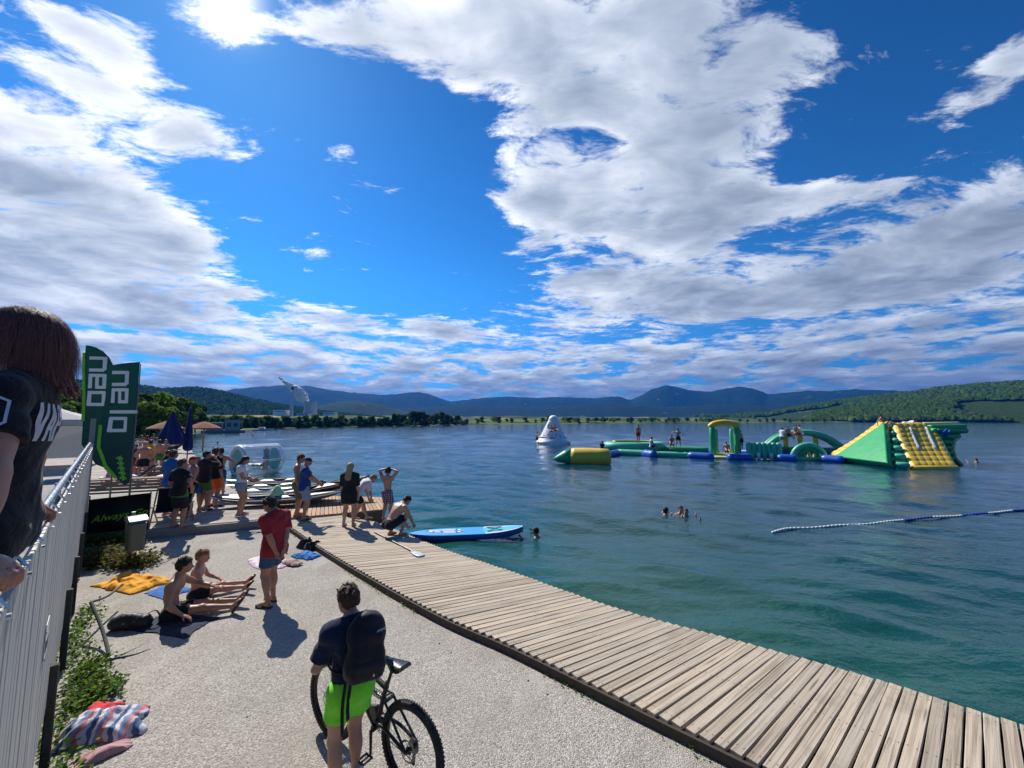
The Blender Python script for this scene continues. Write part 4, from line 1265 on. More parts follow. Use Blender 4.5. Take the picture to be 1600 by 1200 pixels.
slat_me = to_mesh('slat', bm)
s = FL0 + .06; k = 0
while s < FL1:
    o = link('slat', slat_me, M_SLAT, fence)
    z0 = .50 + random.uniform(-.012, .012); z1 = RAIL_Z - .075
    p = fpt(s, .012 + random.uniform(-.002, .002), (z0 + z1) / 2) - fo
    o.location = p; o.rotation_euler = (0, random.uniform(-.004, .004), FA); o.scale = (1, 1, z1 - z0)
    s += .104; k += 1
def fbar(name, s0, s1, out, z0, z1, w, mat, bev=.004):
    bm = bmesh.new(); c = (fpt((s0 + s1) / 2, out, (z0 + z1) / 2) - fo)
    box(bm, c, (abs(s1 - s0), w, z1 - z0), (0, 0, FA), bev); return link(name, to_mesh(name, bm), mat, fence)
for zz in (.75, 1.45, 2.12): fbar('crossbar', FL0, FL1, -.025, zz, zz + .05, .04, M_PAINT)
bm = bmesh.new(); tube(bm, [fpt(FL0, -.02, RAIL_Z) - fo, fpt(FL1, -.02, RAIL_Z) - fo], .024, 16)
link('handrail', to_mesh('handrail', bm, angle=40), M_STEEL, fence)
s = FL0 + .4
while s < FL1 + .2:
    bm = bmesh.new(); tube(bm, [fpt(min(s, FL1 - .03), -.05, .3) - fo, fpt(min(s, FL1 - .03), -.05, RAIL_Z - .02) - fo], .022, 10)
    link('post', to_mesh('post', bm, angle=40), M_PAINT, fence)
    s += 1.55
s = .6
while s < FL1:
    bm = bmesh.new(); c = fpt(s, .028, RAIL_Z - .10) - fo
    tube(bm, [c, c + FN * .012], .011, 8); tube(bm, [c + Vector((0, 0, .03)), fpt(s, -.012, RAIL_Z - .01) - fo], .007, 6)
    link('bracket', to_mesh('bracket', bm), M_STEEL, fence); s += .52
fbar('end_post', FL1 - .04, FL1 + .06, -.01, PLAT_Z, 2.95, .10, M_PAINT, .008)
# dark timber posts and boards of the retaining wall below the slats
wall = thing('retaining_wall', 'dark mottled timber retaining wall below the pale slats', 'wall', tuple(fpt(0)))
for zz in (.02, .19, .36):
    bm = bmesh.new(); c = fpt((FL0 + FL1) / 2, -.045, zz + .075) - fo
    box(bm, c, (FL1 - FL0 - .2, .05, .15), (0, 0, FA), .006); link('plank', to_mesh('plank', bm), M_DARKWOOD, wall)
s = FL0 + .3
while s < FL1:
    bm = bmesh.new(); c = fpt(s, .045, .42) - fo
    box(bm, c, (.075, .06, .85 + random.uniform(-.1, .12)), (0, 0, FA), .008); link('post', to_mesh('post', bm), M_DARKWOOD, wall)
    s += 1.9
# small notice screwed to the slats
sg = thing('notice', 'small white notice with black bars fixed to the fence slats', 'sign', tuple(fpt(4.35, .024, 1.38)), FA)
bm = bmesh.new(); box(bm, (0, -.002, 0), (.20, .004, .26), bev=.001); link('plate', to_mesh('plate', bm), plain('white plate', (.78, .78, .75), .4), sg)
for zz, hh in ((.07, .012), (-.02, .085), (-.105, .018)):
    bm = bmesh.new(); box(bm, (0, -.0055, zz), (.17, .002, hh)); link('print', to_mesh('print', bm), plain('black print', (.015, .015, .02), .5), sg)
# ------------------------------------------------------------------ the people near the camera
def face(az): return -R(az)
NAVY = cloth('navy cotton', (.012, .020, .055)); BLACKC = cloth('black cotton', (.014, .014, .017)); REDC = cloth('red cotton', (.30, .022, .030))
NEON = cloth('neon green shorts', (.24, .86, .05), wrinkle=.35); DENIM = cloth('blue denim', (.035, .085, .17)); PALEDENIM = cloth('pale denim', (.22, .30, .40))
WHITEC = cloth('white cotton', (.72, .72, .74)); BLUEC = cloth('blue cotton', (.015, .050, .20)); ROYAL = cloth('bright blue cotton', (.02, .13, .42))
ORANGE = cloth('orange shorts', (.72, .10, .015)); GREENS = cloth('dark green trunks', (.045, .16, .03)); OLIVE = cloth('olive shorts', (.16, .17, .075))
GREYC = cloth('grey cotton', (.20, .20, .21)); YELLOWC = cloth('yellow cloth', (.75, .36, .015)); PINKC = cloth('pink cloth', (.62, .28, .34))
SOCK = cloth('white sock', (.75, .75, .76))
def m_plaid(t, b, m):
    x, y, z = t.xyz(coords(t))
    a = t.math('GREATER_THAN', t.math('FRACT', t.math('MULTIPLY', z, 17.0)), .55); c = t.math('GREATER_THAN', t.math('FRACT', t.math('MULTIPLY', t.math('ADD', x, t.math('MULTIPLY', y, .4)), 15.0)), .6)
    setp(t, b, color=t.mix(c, t.mix(a, (.42, .40, .42), (.06, .07, .14)), t.mix(a, (.30, .05, .06), (.03, .03, .06))), rough=.9)
PLAID = material('plaid trunks', m_plaid)
def m_gb(t, b, m):
    z = t.xyz(coords(t))[2]
    setp(t, b, color=t.mix(t.smooth(z, .74, .78), (.012, .014, .02), (.05, .22, .035)), rough=.9)
GREENBLACK = material('green and black board shorts', m_gb)

# --- boy with the bicycle (faces away from the camera towards the lake's left)
BIKE_U = Vector((-.842, .540, 0)).normalized(); BIKE_N = Vector((-BIKE_U.y, BIKE_U.x, 0))      # forward and to its left
BIKE_O = Vector((-.79, 3.37, 0))                                                             # under the rear axle
BOY_AZ = -46
boy_loc = Vector((-1.285, 3.37, 0))
def to_local(p, loc, az):
    d = Vector(p) - Vector(loc); a = R(az)
    f = Vector((math.sin(a), math.cos(a), 0)); r = Vector((math.cos(a), -math.sin(a), 0))
    return np.array([d.dot(r), d.dot(f), d.z])
def bike_pt(x, y, z): return BIKE_O + BIKE_U * x + BIKE_N * y + Vector((0, 0, z))
GRIP = [bike_pt(.80, .27, .97), bike_pt(.80, -.27, .97)]
lg = to_local(GRIP[0], boy_loc, BOY_AZ); rg_ = to_local(GRIP[1], boy_loc, BOY_AZ)
HB = 1.53
Bb = Body(HB, 'm', .86, head=1.06, hip=(4, 0, 0), chest=(10, -4, 2), look=(16, 12, 0),
          hands=[lg + np.array([-.02, -.085, .03]), rg_ + np.array([-.03, -.08, .03])], elbows=[(-.75, -.5, .75), (.7, -.4, .7)],
          feet=[(-.105, -.03, .06), (.085, .03, .06)], knees=[(-.12, 2, .3), (.10, 2, .3)], curl=(62, 62), palms=[(.2, .2, -1), (-.2, .2, -1)],
          handdir=[(.05, 1, -.15), (-.1, 1, -.15)])
boy = person('boy in navy tee and neon green shorts holding the mountain bike', boy_loc, face(BOY_AZ), Bb, .0075, SKIN_A, 'short', HAIR_BROWN,
             [('t_shirt', NAVY, Bb.shirt(.0075, hem=.0, sleeve=.72, g=.017, loose=1.35)), ('shorts', NEON, Bb.shorts(.0075, leg=.50, g=.018, flare=1.5))])
for i, sg_ in enumerate((-1, 1)):
    F = Field(); A = Bb.F[i]; d = Bb.foot_dir(i)
    F.cone(A + np.array([0, 0, .09]), A + np.array([0, 0, .0]), .045, .042, .02, cut=[(A + np.array([0, 0, .085]), (0, 0, 1))])
    V, Fc = F.mesh(.008); link('sock', mesh_np('sock', V, Fc, True), SOCK, boy)
    F = Field(); Bb.foot(F, i, HB, .012); F.ell(A + np.array([0, -.01, -.02]), (.046, .055, .045), None, .02); F.plane((0, 0, A[2] + .015), (0, 0, 1)); F.plane((0, 0, .004), (0, 0, -1))
    V, Fc = F.mesh(.008); link('shoe', mesh_np('shoe', V, Fc, True), plain('grey trainer', (.16, .16, .17), .7, var=.3), boy)
strands(Bb, boy, HAIR_BROWN, 2600, .030, .22, .10, .0011, seed=3)
# backpack
def backpack():
    root = thing('backpack', 'large black backpack hanging askew on the boy with the bicycle', 'backpack', boy_loc, face(BOY_AZ))
    C = Bb.C + Bb.Rc @ np.array([.050, -.165, .0]) 
    rot = Bb.Rc @ rot_xyz(0, 0, 6)
    F = Field()
    p = lambda x, y, z: C + rot @ (np.array([x, y, z]) * .88)
    for x, z, r in ((-.085, .12, .088), (.085, .12, .088), (-.09, -.14, .088), (.09, -.14, .088), (0, .15, .08), (0, 0, .10)):
        F.ell(p(x, .0, z), (r * .9, r * .80, r * 1.2), rot, .07)
    F.cone(p(-.085, -.045, .07), p(.085, -.045, .07), .055, .055, .05); F.cone(p(-.095, -.06, -.15), p(.095, -.06, -.15), .062, .062, .05); F.cone(p(-.09, -.05, -.05), p(.09, -.05, -.05), .06, .06, .05)
    F.ell(p(0, 0, .23), (.10, .06, .05), rot, .04)
    V, Fc = F.mesh(.008, (.003, 24, .7)); link('bag', mesh_np('bag', V, Fc, True), cloth('black nylon', (.010, .011, .016), rough=.6), root)
    F = Field(); F.cone(p(-.10, -.075, -.12), p(.10, -.075, -.12), .058, .058, .02); F.cone(p(-.10, -.07, -.19), p(.10, -.07, -.19), .05, .05, .04)
    V, Fc = F.mesh(.009, (.002, 30, .2)); link('pocket', mesh_np('pocket', V, Fc, True), cloth('black nylon pocket', (.014, .015, .020), rough=.6), root)
    M_STRAP = cloth('black strap', (.012, .012, .014))
    for sg_ in (-1, 1):
        bm = bmesh.new()
        S = Bb.S[0 if sg_ < 0 else 1]; c = Bb.Rc
        x0 = sg_ * .075
        pts = [p(sg_ * .07, .03, .20), Bb.C + c @ np.array([x0, -.04, .185]), Bb.C + c @ np.array([x0, .045, .165]), Bb.C + c @ np.array([x0 * 1.1, .112, .09]), Bb.C + c @ np.array([x0 * 1.5, .115, -.03]), Bb.C + c @ np.array([x0 * 1.9, .03, -.13]), p(sg_ * .12, .04, -.20)]
        tube(bm, bez(pts, 6), .024, 8, flat=.3); link('strap', to_mesh('strap', bm, True), M_STRAP, root)
    for x in (-.135, -.09):
        bm = bmesh.new(); a = p(x, .02, -.22)
        tube(bm, bez([a, a + np.array([-.02, .0, -.18]), a + np.array([-.01, .01, -.40 if x < -.1 else -.30])], 6), .013, 6, flat=.25)
        link('loose_strap', to_mesh('loose_strap', bm, True), M_STRAP, root)
    # small white stroke lettering, a red tab and a white dot
    bm = bmesh.new(); q0 = [(.055, .17), (.063, .19), (.070, .172), (.080, .193), (.087, .175), (.097, .196), (.103, .180), (.113, .199), (.120, .183), (.130, .201)]
    tube(bm, [p(x, -.088 - .02 * (1 - abs(z - .15)), z - .045) for x, z in q0], .0036, 5); link('logo', to_mesh('logo', bm), plain('white print', (.75, .75, .75), .6), root)
    bm = bmesh.new(); vs = [bm.verts.new(p(*v)) for v in ((.115, -.118, -.20), (.165, -.085, -.20), (.148, -.092, -.11))]; f = bm.faces.new(vs); bmesh.ops.solidify(bm, geom=[f], thickness=.006)
    link('tab', to_mesh('tab', bm), plain('red tab', (.38, .05, .02), .7), root)
    bm = bmesh.new(); blob(bm, p(.04, -.140, -.19), (.007, .004, .012), 1); link('white_dot', to_mesh('white_dot', bm), plain('white dot', (.8, .8, .8), .4), root)
backpack()

# --- mountain bike
def bicycle():
    root = thing('bicycle', 'black mountain bike with full suspension held by the boy', 'bicycle', BIKE_O, math.atan2(BIKE_U.y, BIKE_U.x))
    MF = plain('matt black frame', (.018, .019, .021), .4, var=.2); MR = plain('tyre rubber', (.030, .028, .028), .85, var=.35, scale=30, bump=.3, bscale=150)
    MRIM = plain('black rim', (.03, .03, .032), .3, metal=.6); MST = plain('bike steel', (.30, .30, .31), .35, metal=1.0, var=.25, scale=40)
    def part(name, mat, fn, par=root, smooth=40):
        bm = bmesh.new(); fn(bm); return link(name, to_mesh(name, bm, angle=smooth), mat, par)
    WB, WR = 1.035, .335
    def wheel(cx, ):
        o = thing('wheel', None, None); o.parent = root; o.location = (cx, 0, WR)
        for kk in ('label', 'category'):
            if kk in o: del o[kk]
        def tyre(bm):
            n = 56; prof = [(-.022, -.030), (-.029, -.014), (-.024, .006), (-.012, .016), (.0, .018), (.012, .016), (.024, .006), (.029, -.014), (.022, -.030)]
            rows = []
            for i in range(n):
                a = 2 * math.pi * i / n
                rows.append([bm.verts.new(((WR - .018 + r) * math.cos(a), y, (WR - .018 + r) * math.sin(a))) for y, r in prof])
            for i in range(n):
                for k in range(len(prof) - 1): bm.faces.new((rows[i][k], rows[(i + 1) % n][k], rows[(i + 1) % n][k + 1], rows[i][k + 1]))
            m = 72
            for i in range(m):
                for y, rr in ((-.019, .008), (0, .018), (.019, .008)):
                    a = 2 * math.pi * (i + (.5 if y == 0 else 0)) / m; q = WR - .018 + rr
                    box(bm, (q * math.cos(a), y, q * math.sin(a)), (.010, .012, .013), (0, -a, 0))
        part('tyre', MR, tyre, o)
        def rim(bm):
            n = 56; rows = []
            for i in range(n):
                a = 2 * math.pi * i / n
                rows.append([bm.verts.new(((WR - .048 + r) * math.cos(a), y, (WR - .048 + r) * math.sin(a))) for y, r in ((-.016, .0), (-.014, -.016), (.0, -.02), (.014, -.016), (.016, 0))])
            for i in range(n):
                for k in range(4): bm.faces.new((rows[i][k], rows[(i + 1) % n][k], rows[(i + 1) % n][k + 1], rows[i][k + 1]))
        part('rim', MRIM, rim, o)
        def spokes(bm):
            for i in range(32):
                a = 2 * math.pi * i / 32; s_ = 1 if i % 2 else -1; b_ = a + (.5 if (i // 2) % 2 else -.5)
                tube(bm, [(.022 * math.cos(b_), s_ * .028, .022 * math.sin(b_)), ((WR - .064) * math.cos(a), 0, (WR - .064) * math.sin(a))], .0012, 4, cap=False)
        part('spokes', MST, spokes, o)
        part('hub', MF, lambda bm: (tube(bm, [(0, -.05, 0), (0, .05, 0)], .018, 12), tube(bm, [(0, .030, 0), (0, .033, 0)], .030, 14), tube(bm, [(0, -.030, 0), (0, -.033, 0)], .030, 14)), o)
        def disc(bm):
            for q in range(10):
                a0, a1 = 2 * math.pi * q / 10, 2 * math.pi * (q + .8) / 10
            tube(bm, [(.075 * math.cos(2 * math.pi * k / 24), .042, .075 * math.sin(2 * math.pi * k / 24)) for k in range(24)], .007, 4, closed=True, flat=.2)
            for q in range(5):
                a = 2 * math.pi * q / 5; tube(bm, [(.02 * math.cos(a), .042, .02 * math.sin(a)), (.072 * math.cos(a + .5), .042, .072 * math.sin(a + .5))], .003, 4)
        part('brake_disc', MST, disc, o)
        return o
    wheel(0.0); fw = wheel(WB)
    ht0, ht1 = Vector((.83, 0, .73)), Vector((.79, 0, .855)); bb = Vector((.42, 0, .335)); st = Vector((.30, 0, .72))
    part('frame', MF, lambda bm: (tube(bm, [ht0 + Vector((.01, 0, -.02)), ht1 + Vector((-.006, 0, .012))], .026, 12), tube(bm, bez([ht0, (.62, 0, .52), bb], 6), [.030] * 13, 12), tube(bm, bez([ht1 - Vector((0, 0, .03)), (.55, 0, .74), st - Vector((0, 0, .05))], 6), .022, 12),
                                  tube(bm, [bb, st], .020, 12), tube(bm, [bb - Vector((0, .04, 0)), bb + Vector((0, .04, 0))], .026, 14), box(bm, (.44, 0, .42), (.10, .045, .14), (0, .3, 0), .01)))
    part('swingarm', MF, lambda bm: [tube(bm, bez([(.40, sg_ * .03, .40), (.22, sg_ * .055, .40), (0, sg_ * .062, WR)], 6), .013, 8) for sg_ in (-1, 1)] + [tube(bm, [(0, sg_ * .062, WR), (.27, sg_ * .045, .60)], .010, 8) for sg_ in (-1, 1)] + [tube(bm, [(.27, -.05, .60), (.27, .05, .60)], .012, 8)])
    def shock(bm):
        a, b = Vector((.30, 0, .585)), Vector((.53, 0, .60)); tube(bm, [a, b], .010, 8)
        n = 60; tube(bm, [a.lerp(b, .15 + .7 * i / n) + Vector((0, math.cos(i * .75), math.sin(i * .75))) * .024 for i in range(n)], .004, 5)
    part('shock', MST, shock)
    part('fork', MF, lambda bm: [tube(bm, [(WB - .005, sg_ * .062, WR), (WB - .105, sg_ * .062, .60)], .020, 10) for sg_ in (-1, 1)] + [tube(bm, [(WB - .10, sg_ * .062, .58), (.845, sg_ * .062, .70)], .014, 10) for sg_ in (-1, 1)] + [tube(bm, [(.845, -.07, .70), (.845, .07, .70)], .020, 8), tube(bm, [(WB - .10, -.06, .605), (WB - .10, .06, .605)], .014, 8)])
    part('seat_post', MF, lambda bm: tube(bm, [st - Vector((-.03, 0, .1)), (.235, 0, .86)], .0145, 10))
    def saddle(bm):
        L = [(-.13, .070, .012), (-.10, .078, .006), (-.03, .068, 0), (.04, .034, .002), (.10, .021, .004), (.145, .014, -.006)]
        rows = []
        for x, w, z in L:
            rows.append([bm.verts.new((.225 + x, w * c, .905 + z + h)) for c, h in ((-1, -.030), (-.95, -.008), (-.6, .010), (0, .008), (.6, .010), (.95, -.008), (1, -.030))])
        for a, b in zip(rows, rows[1:]):
            for k in range(6): bm.faces.new((a[k], a[k + 1], b[k + 1], b[k]))
        bm.faces.new(rows[0]); bm.faces.new(rows[-1])
        for sg_ in (-1, 1): tube(bm, [(.12, sg_ * .022, .885), (.22, sg_ * .022, .868), (.33, sg_ * .018, .885)], .004, 6)
    part('saddle', plain('black saddle', (.02, .02, .023), .32, var=.2), saddle, smooth=60)
    part('stem', MF, lambda bm: (tube(bm, [ht1 + Vector((-.01, 0, .02)), (.785, 0, .915)], .017, 10), tube(bm, [(.785, 0, .915), (.815, 0, .945)], .019, 10)))
    part('handlebar', MF, lambda bm: tube(bm, bez([(.765, .30, .985), (.79, .18, .980), (.815, .06, .945), (.815, -.06, .945), (.79, -.18, .980), (.765, -.30, .985)], 6), .0125, 10))
    for sg_ in (-1, 1):
        part('grip', plain('black grip', (.012, .012, .012), .9), lambda bm: tube(bm, [(.763, sg_ * .31, .986), (.784, sg_ * .20, .983)], .0175, 12))
        part('brake_lever', MF, lambda bm: tube(bm, bez([(.80, sg_ * .16, .972), (.845, sg_ * .19, .958), (.838, sg_ * .27, .955)], 5), .006, 6))
        part('brake_cable', MF, lambda bm: tube(bm, bez([(.82, sg_ * .15, .965), (.93, sg_ * .07, .96), (.90, sg_ * .03, .82), (.87, sg_ * .05, .66)], 6), .003, 5))
    def chainring(bm):
        for rr in (.088, .066):
            tube(bm, [(bb.x + rr * math.cos(2 * math.pi * k / 32), -.048, bb.z + rr * math.sin(2 * math.pi * k / 32)) for k in range(32)], .006, 4, closed=True, flat=.35)
        for q in range(5):
            a = 2 * math.pi * q / 5; tube(bm, [bb + Vector((0, -.048, 0)), (bb.x + .086 * math.cos(a), -.048, bb.z + .086 * math.sin(a))], .006, 5)
    part('chainring', MST, chainring)
    ca = R(-100)
    for sg_, a in ((1, ca), (-1, ca + math.pi)):
        e = Vector((bb.x + .165 * math.cos(a), sg_ * .075, bb.z + .165 * math.sin(a)))
        part('crank', MF, lambda bm: tube(bm, [(bb.x, sg_ * .055, bb.z), e], [.014, .010], 8))
        def pedal(bm):
            c = e + Vector((0, sg_ * .055, 0))
            for dx in (-.036, 0, .036): box(bm, c + Vector((dx, 0, 0)), (.009, .088, .018), bev=.002)
            for dy in (-.042, .042): box(bm, c + Vector((0, dy, 0)), (.085, .009, .020), bev=.002)
        part('pedal', plain('black pedal', (.03, .03, .03), .5), pedal)
    def cass(bm):
        for k in range(7): tube(bm, [(0, -.022 - k * .004, WR), (0, -.0245 - k * .004, WR)], .055 - .005 * k, 20)
    part('cassette', MST, cass)
    part('chain', plain('oily chain', (.06, .05, .045), .5, metal=.7), lambda bm: (tube(bm, [(0, -.040, WR + .042), (bb.x, -.048, bb.z + .09)], .004, 4), tube(bm, [(.03, -.040, WR - .13), (bb.x, -.048, bb.z - .09)], .004, 4)))
    part('derailleur', MF, lambda bm: (tube(bm, [(0, -.055, WR - .03), (.02, -.055, WR - .09)], .012, 6), tube(bm, [(.02, -.05, WR - .085), (.03, -.05, WR - .15)], .016, 6, flat=.4), tube(bm, [(.03, -.045, WR - .15), (.03, -.052, WR - .15)], .022, 10)))
    part('reflector', plain('amber reflector', (.75, .22, .02), .2), lambda bm: box(bm, (WB - .07, .010, WR + .20), (.05, .006, .022), (0, -1.0, 0), .002))
    part('bottle', plain('clear pale plastic', (.62, .62, .68), .25), lambda bm: lathe(bm, [(.0, 0), (.034, 0), (.036, .02), (.036, .11), (.030, .13), (.015, .145), (.015, .165), (0, .165)], 14, Matrix.Translation((.60, .055, .60)) @ Matrix.Rotation(R(-35), 4, 'Y')))
bicycle()

# --- man in red looking down at the boys
def stand(px, py, z): x, y = at(px, py, z); return Vector((x, y, z))
loc = stand(423, 945, 0.0)
Br = Body(1.66, 'm', 1.08, head=1.03, hip=(-3, 0, 0), chest=(6, 0, 0), look=(34, 14, 0), hands=[(-.10, -.17, .80), (.02, -.20, .80)], elbows=[(-.5, -.35, .95), (.5, -.35, .95)],
          feet=[(-.10, -.05, .066), (.10, .07, .066)], palms=[(0, -1, 0), (0, -1, 0)], handdir=[(.6, -.2, -.8), (-.6, -.2, -.8)], curl=(35, 35), toes=((10, 0), (10, 0)))
redman = person('man in red tee and denim shorts standing with hands behind his back', loc, face(-72), Br, .0085, SKIN_B, 'short', HAIR_DARK,
       [('t_shirt', REDC, Br.shirt(.0085, hem=-.075, sleeve=.78, g=.019, loose=1.2)), ('shorts', DENIM, Br.shorts(.0085, leg=.66, g=.013, flare=1.3))], soles=M_SOLE, strap=plain('striped white strap', (.6, .6, .6), .6))

strands(Br, redman, HAIR_DARK, 1600, .034, .25, .10, .0013, seed=4)
# --- two boys sitting on the gravel
loc = stand(268, 968, 0.0)
Bs = Body(1.58, 'm', .95, head=1.04, pelvis=(0, 0, .095), hip=(-12, 0, 0), chest=(22, 0, 0), look=(6, 18, 0), hands=[(-.20, .38, .34), (.27, .20, .12)], elbows=[(-.5, .1, .3), (.55, -.2, .35)],
          feet=[(-.10, .80, .085), (.12, .84, .085)], knees=[(-.14, .4, 1), (.16, .4, 1)], toes=((20, -55), (20, -55)), handdir=[(.2, 1, -.4), (.1, .9, -.4)], palms=[(0, -.2, -1), (0, -.2, -1)])
sit1 = person('shirtless dark haired boy in black shorts sitting with stretched legs', loc, face(68), Bs, .0085, SKIN_B, 'short', HAIR_DARK, [('shorts', BLACKC, Bs.shorts(.0085, leg=.62, g=.012, flare=1.2))], soles=M_SOLE, strap=plain('white sandal strap', (.6, .6, .6), .6))
loc = stand(306, 936, 0.0)
Bs2 = Body(1.36, 'm', .88, head=1.14, pelvis=(0, 0, .09), hip=(-8, 0, 0), chest=(14, 0, 0), look=(2, -24, 0), hands=[(-.17, .26, .20), (.19, .27, .20)], elbows=[(-.42, -.1, .3), (.42, -.1, .3)],
           feet=[(-.15, .74, .08), (.10, .70, .08)], knees=[(-.18, .35, 1), (.14, .35, 1)], toes=((15, -50), (15, -50)), palms=[(0, -.2, -1), (0, -.2, -1)], handdir=[(.2, .9, -.5), (-.2, .9, -.5)])
sit2 = person('fair haired boy in black trunks sitting behind the dark haired boy', loc, face(62), Bs2, .0085, SKIN_A, 'messy', HAIR_SANDY, [('shorts', BLACKC, Bs2.shorts(.0085, leg=.6, g=.012, flare=1.2))], soles=M_SOLE, strap=M_SOLE)

strands(Bs, sit1, HAIR_DARK, 1600, .036, .25, .10, .0013, seed=5); strands(Bs2, sit2, HAIR_SANDY, 1600, .040, .35, .10, .0013, g=.007, seed=6)
# --- woman leaning over the fence rail right beside the camera
wl = fpt(2.56, -.20, TER_Z + .11)
hL = fpt(1.94, .0, RAIL_Z + .035); hR = fpt(3.14, .0, RAIL_Z + .035)
WAZ = -125
Bw = Body(1.76, 'f', 1.36, head=1.03, pelvis=(0, -.06, .905), hip=(-7, 0, 0), chest=(-13, 7, 0), look=(-2, 10, 0),
          hands=[to_local(hL, wl, WAZ) + np.array([.03, .05, .03]), to_local(hR, wl, WAZ) + np.array([-.03, .05, .03])], elbows=[(-.75, -.6, 1.1), (.75, -.6, 1.1)],
          feet=[(-.12, .10, .066), (.12, .08, .066)], palms=[(0, .1, -1), (0, .1, -1)], curl=(55, 55), handdir=[(-.45, -1, -.35), (.45, -1, -.35)])
BLACKTEE = cloth('dark navy tee', (.006, .007, .014), wrinkle=.8)
V, Fc = Bw.hair_mesh(.008, 'short')
F = Field(); q = Bw.hs; c = Bw.Hd; Rh = Bw.Rh
p = lambda x, y, z: c + Rh @ np.array([x, y, z]) * q
F.ell(p(0, -.008, .018), np.array([.052, .064, .058]) * q, Rh, .02)
rgw = np.random.default_rng(2)
for k in range(84):
    a = -2.3 + 4.6 * (k % 42) / 41 + math.pi * 1.5
    x, y = .047 * math.cos(a), .054 * math.sin(a) - .008
    x0, y0 = x * rgw.uniform(.75, 1.0), y * rgw.uniform(.75, 1.0)
    ln = rgw.uniform(.090, .122)
    b1 = p(x0, y0, .02); b2 = p(x * 1.12, y * 1.1, -.03); b3 = p(x * (1.1 + rgw.uniform(-.1, .25)), y * (1.05 + rgw.uniform(-.1, .25)) - .006, -ln)
    F.cone(b1, b2, .013 * q, .009 * q, .005); F.cone(b2, b3, .009 * q, .003 * q, .004)
    F.cone(b2, b3 + Rh @ np.array([x * rgw.uniform(.1, .5), y * rgw.uniform(.1, .5), -rgw.uniform(.0, .018)]) * q, .006 * q, .0018 * q, .003)
F.plane(p(0, .030, .03), Rh @ np.array([0, .80, -.60]))
HV = F.mesh(.0045, (.0018, 190, 1.0))
wom = person('woman with reddish dark hair in navy lettered tee leaning back on the rail', wl, face(WAZ), Bw, .008, SKIN_C, None, None,
             [('t_shirt', BLACKTEE, Bw.shirt(.008, hem=-.06, sleeve=.62, g=.016, loose=1.1, wr=(.004, 24, .3))), ('trousers', cloth('dark jeans', (.02, .025, .04)), Bw.shorts(.010, leg=1.0, g=.010))])
link('hair', mesh_np('hair', *HV, True), HAIR_RED, wom)
strands(Bw, wom, HAIR_RED, 6500, .235, .03, .30, .0009, steps=10, g=.0105, low=-.15, wave=.005, seed=9, brow=.5)
strands(Bw, wom, HAIR_RED, 260, .20, .22, .30, .0006, steps=9, g=.012, low=-.15, wave=.012, seed=10, brow=.5)

from mathutils.bvhtree import BVHTree
def project_print(target, M, me, name, mat, parent, lift=.0025):
    """wraps flat lettering (its -Y side looking out) onto a garment by casting it along its own +Y"""
    bvh = BVHTree.FromPolygons([v.co for v in target.vertices], [p.vertices for p in target.polygons])
    d = (M.to_3x3() @ Vector((0, 1, 0))).normalized(); bad = set()
    for v in me.vertices:
        p0 = M @ v.co
        hit, nrm, idx, dist = bvh.ray_cast(p0, d, .6)
        if hit is None: bad.add(v.index); v.co = p0
        else: v.co = hit - d * lift
    bm = bmesh.new(); bm.from_mesh(me); bm.verts.ensure_lookup_table()
    bmesh.ops.delete(bm, geom=[bm.verts[i] for i in bad], context='VERTS')
    me2 = bpy.data.meshes.new(name); bm.to_mesh(me2); bm.free()
    return link(name, me2, mat, parent)
def strokes(polys, w, step=.012):
    """flat strokes in the XZ plane: polylines of (x, z) widened to ribbons and cut fine enough to bend"""
    bm = bmesh.new()
    for pl in polys:
        P = [Vector((x, 0, z)) for x, z in pl]
        for a, b in zip(P, P[1:]):
            L = (b - a).length; n = max(1, int(L / step)); t = (b - a).normalized(); s_ = Vector((-t.z, 0, t.x)) * w / 2
            a2, b2 = a - t * w * .35, b + t * w * .35
            prev = None
            for k in range(n + 1):
                c = a2.lerp(b2, k / n); cur = (bm.verts.new(c - s_), bm.verts.new(c + s_))
                if prev: bm.faces.new((prev[0], cur[0], cur[1], prev[1]))
                prev = cur
    me = bpy.data.meshes.new('print'); bm.to_mesh(me); bm.free(); return me
GLYPH = {'V': [[(0, 1), (.35, 0), (.7, 1)]], 'A': [[(0, 0), (.35, 1), (.7, 0)], [(.13, .33), (.57, .33)]], 'P': [[(.08, 0), (.08, 1), (.5, 1), (.62, .85), (.62, .62), (.5, .48), (.08, .48)]],
         'N': [[(.05, 0), (.05, 1), (.6, 0), (.6, 1)]],
         'n': [[(.08, 0), (.08, .62), (.55, .62), (.62, .55), (.62, 0)]], 'e': [[(.62, .32), (.08, .32), (.08, .02), (.62, .02)], [(.08, .32), (.08, .64), (.62, .64), (.62, .32)]],
         'l': [[(.3, 1.05), (.3, 0)]], 'o': [[(.08, .02), (.62, .02), (.62, .64), (.08, .64), (.08, .02)]]}
shirt_me = [c for c in wom.children if c.name.startswith('t_shirt')][0].data
WPRINT = plain('worn white print', (.55, .57, .62), .7, var=.2, scale=40)
def view_frame(center, out, up=(0, 0, 1)):
    """matrix whose -Y looks out along the given direction"""
    y = -Vector(out).normalized(); z = Vector(up); z = (z - y * z.dot(y)).normalized(); x = y.cross(z)
    m = Matrix((x, y, z)).transposed().to_4x4(); m.translation = Vector(center); return m
pl = []
x0 = 0
for ch in 'VAPA':
    for g in GLYPH[ch]: pl.append([((x0 + x * .062), z * .135) for x, z in g])
    x0 += .058
out = np.array([-.12, -.99, .05])                                # the side of her back that is turned to us
ctr = Bw.C + Bw.Rc @ np.array([.0, -.02, -.02]) + out * .30
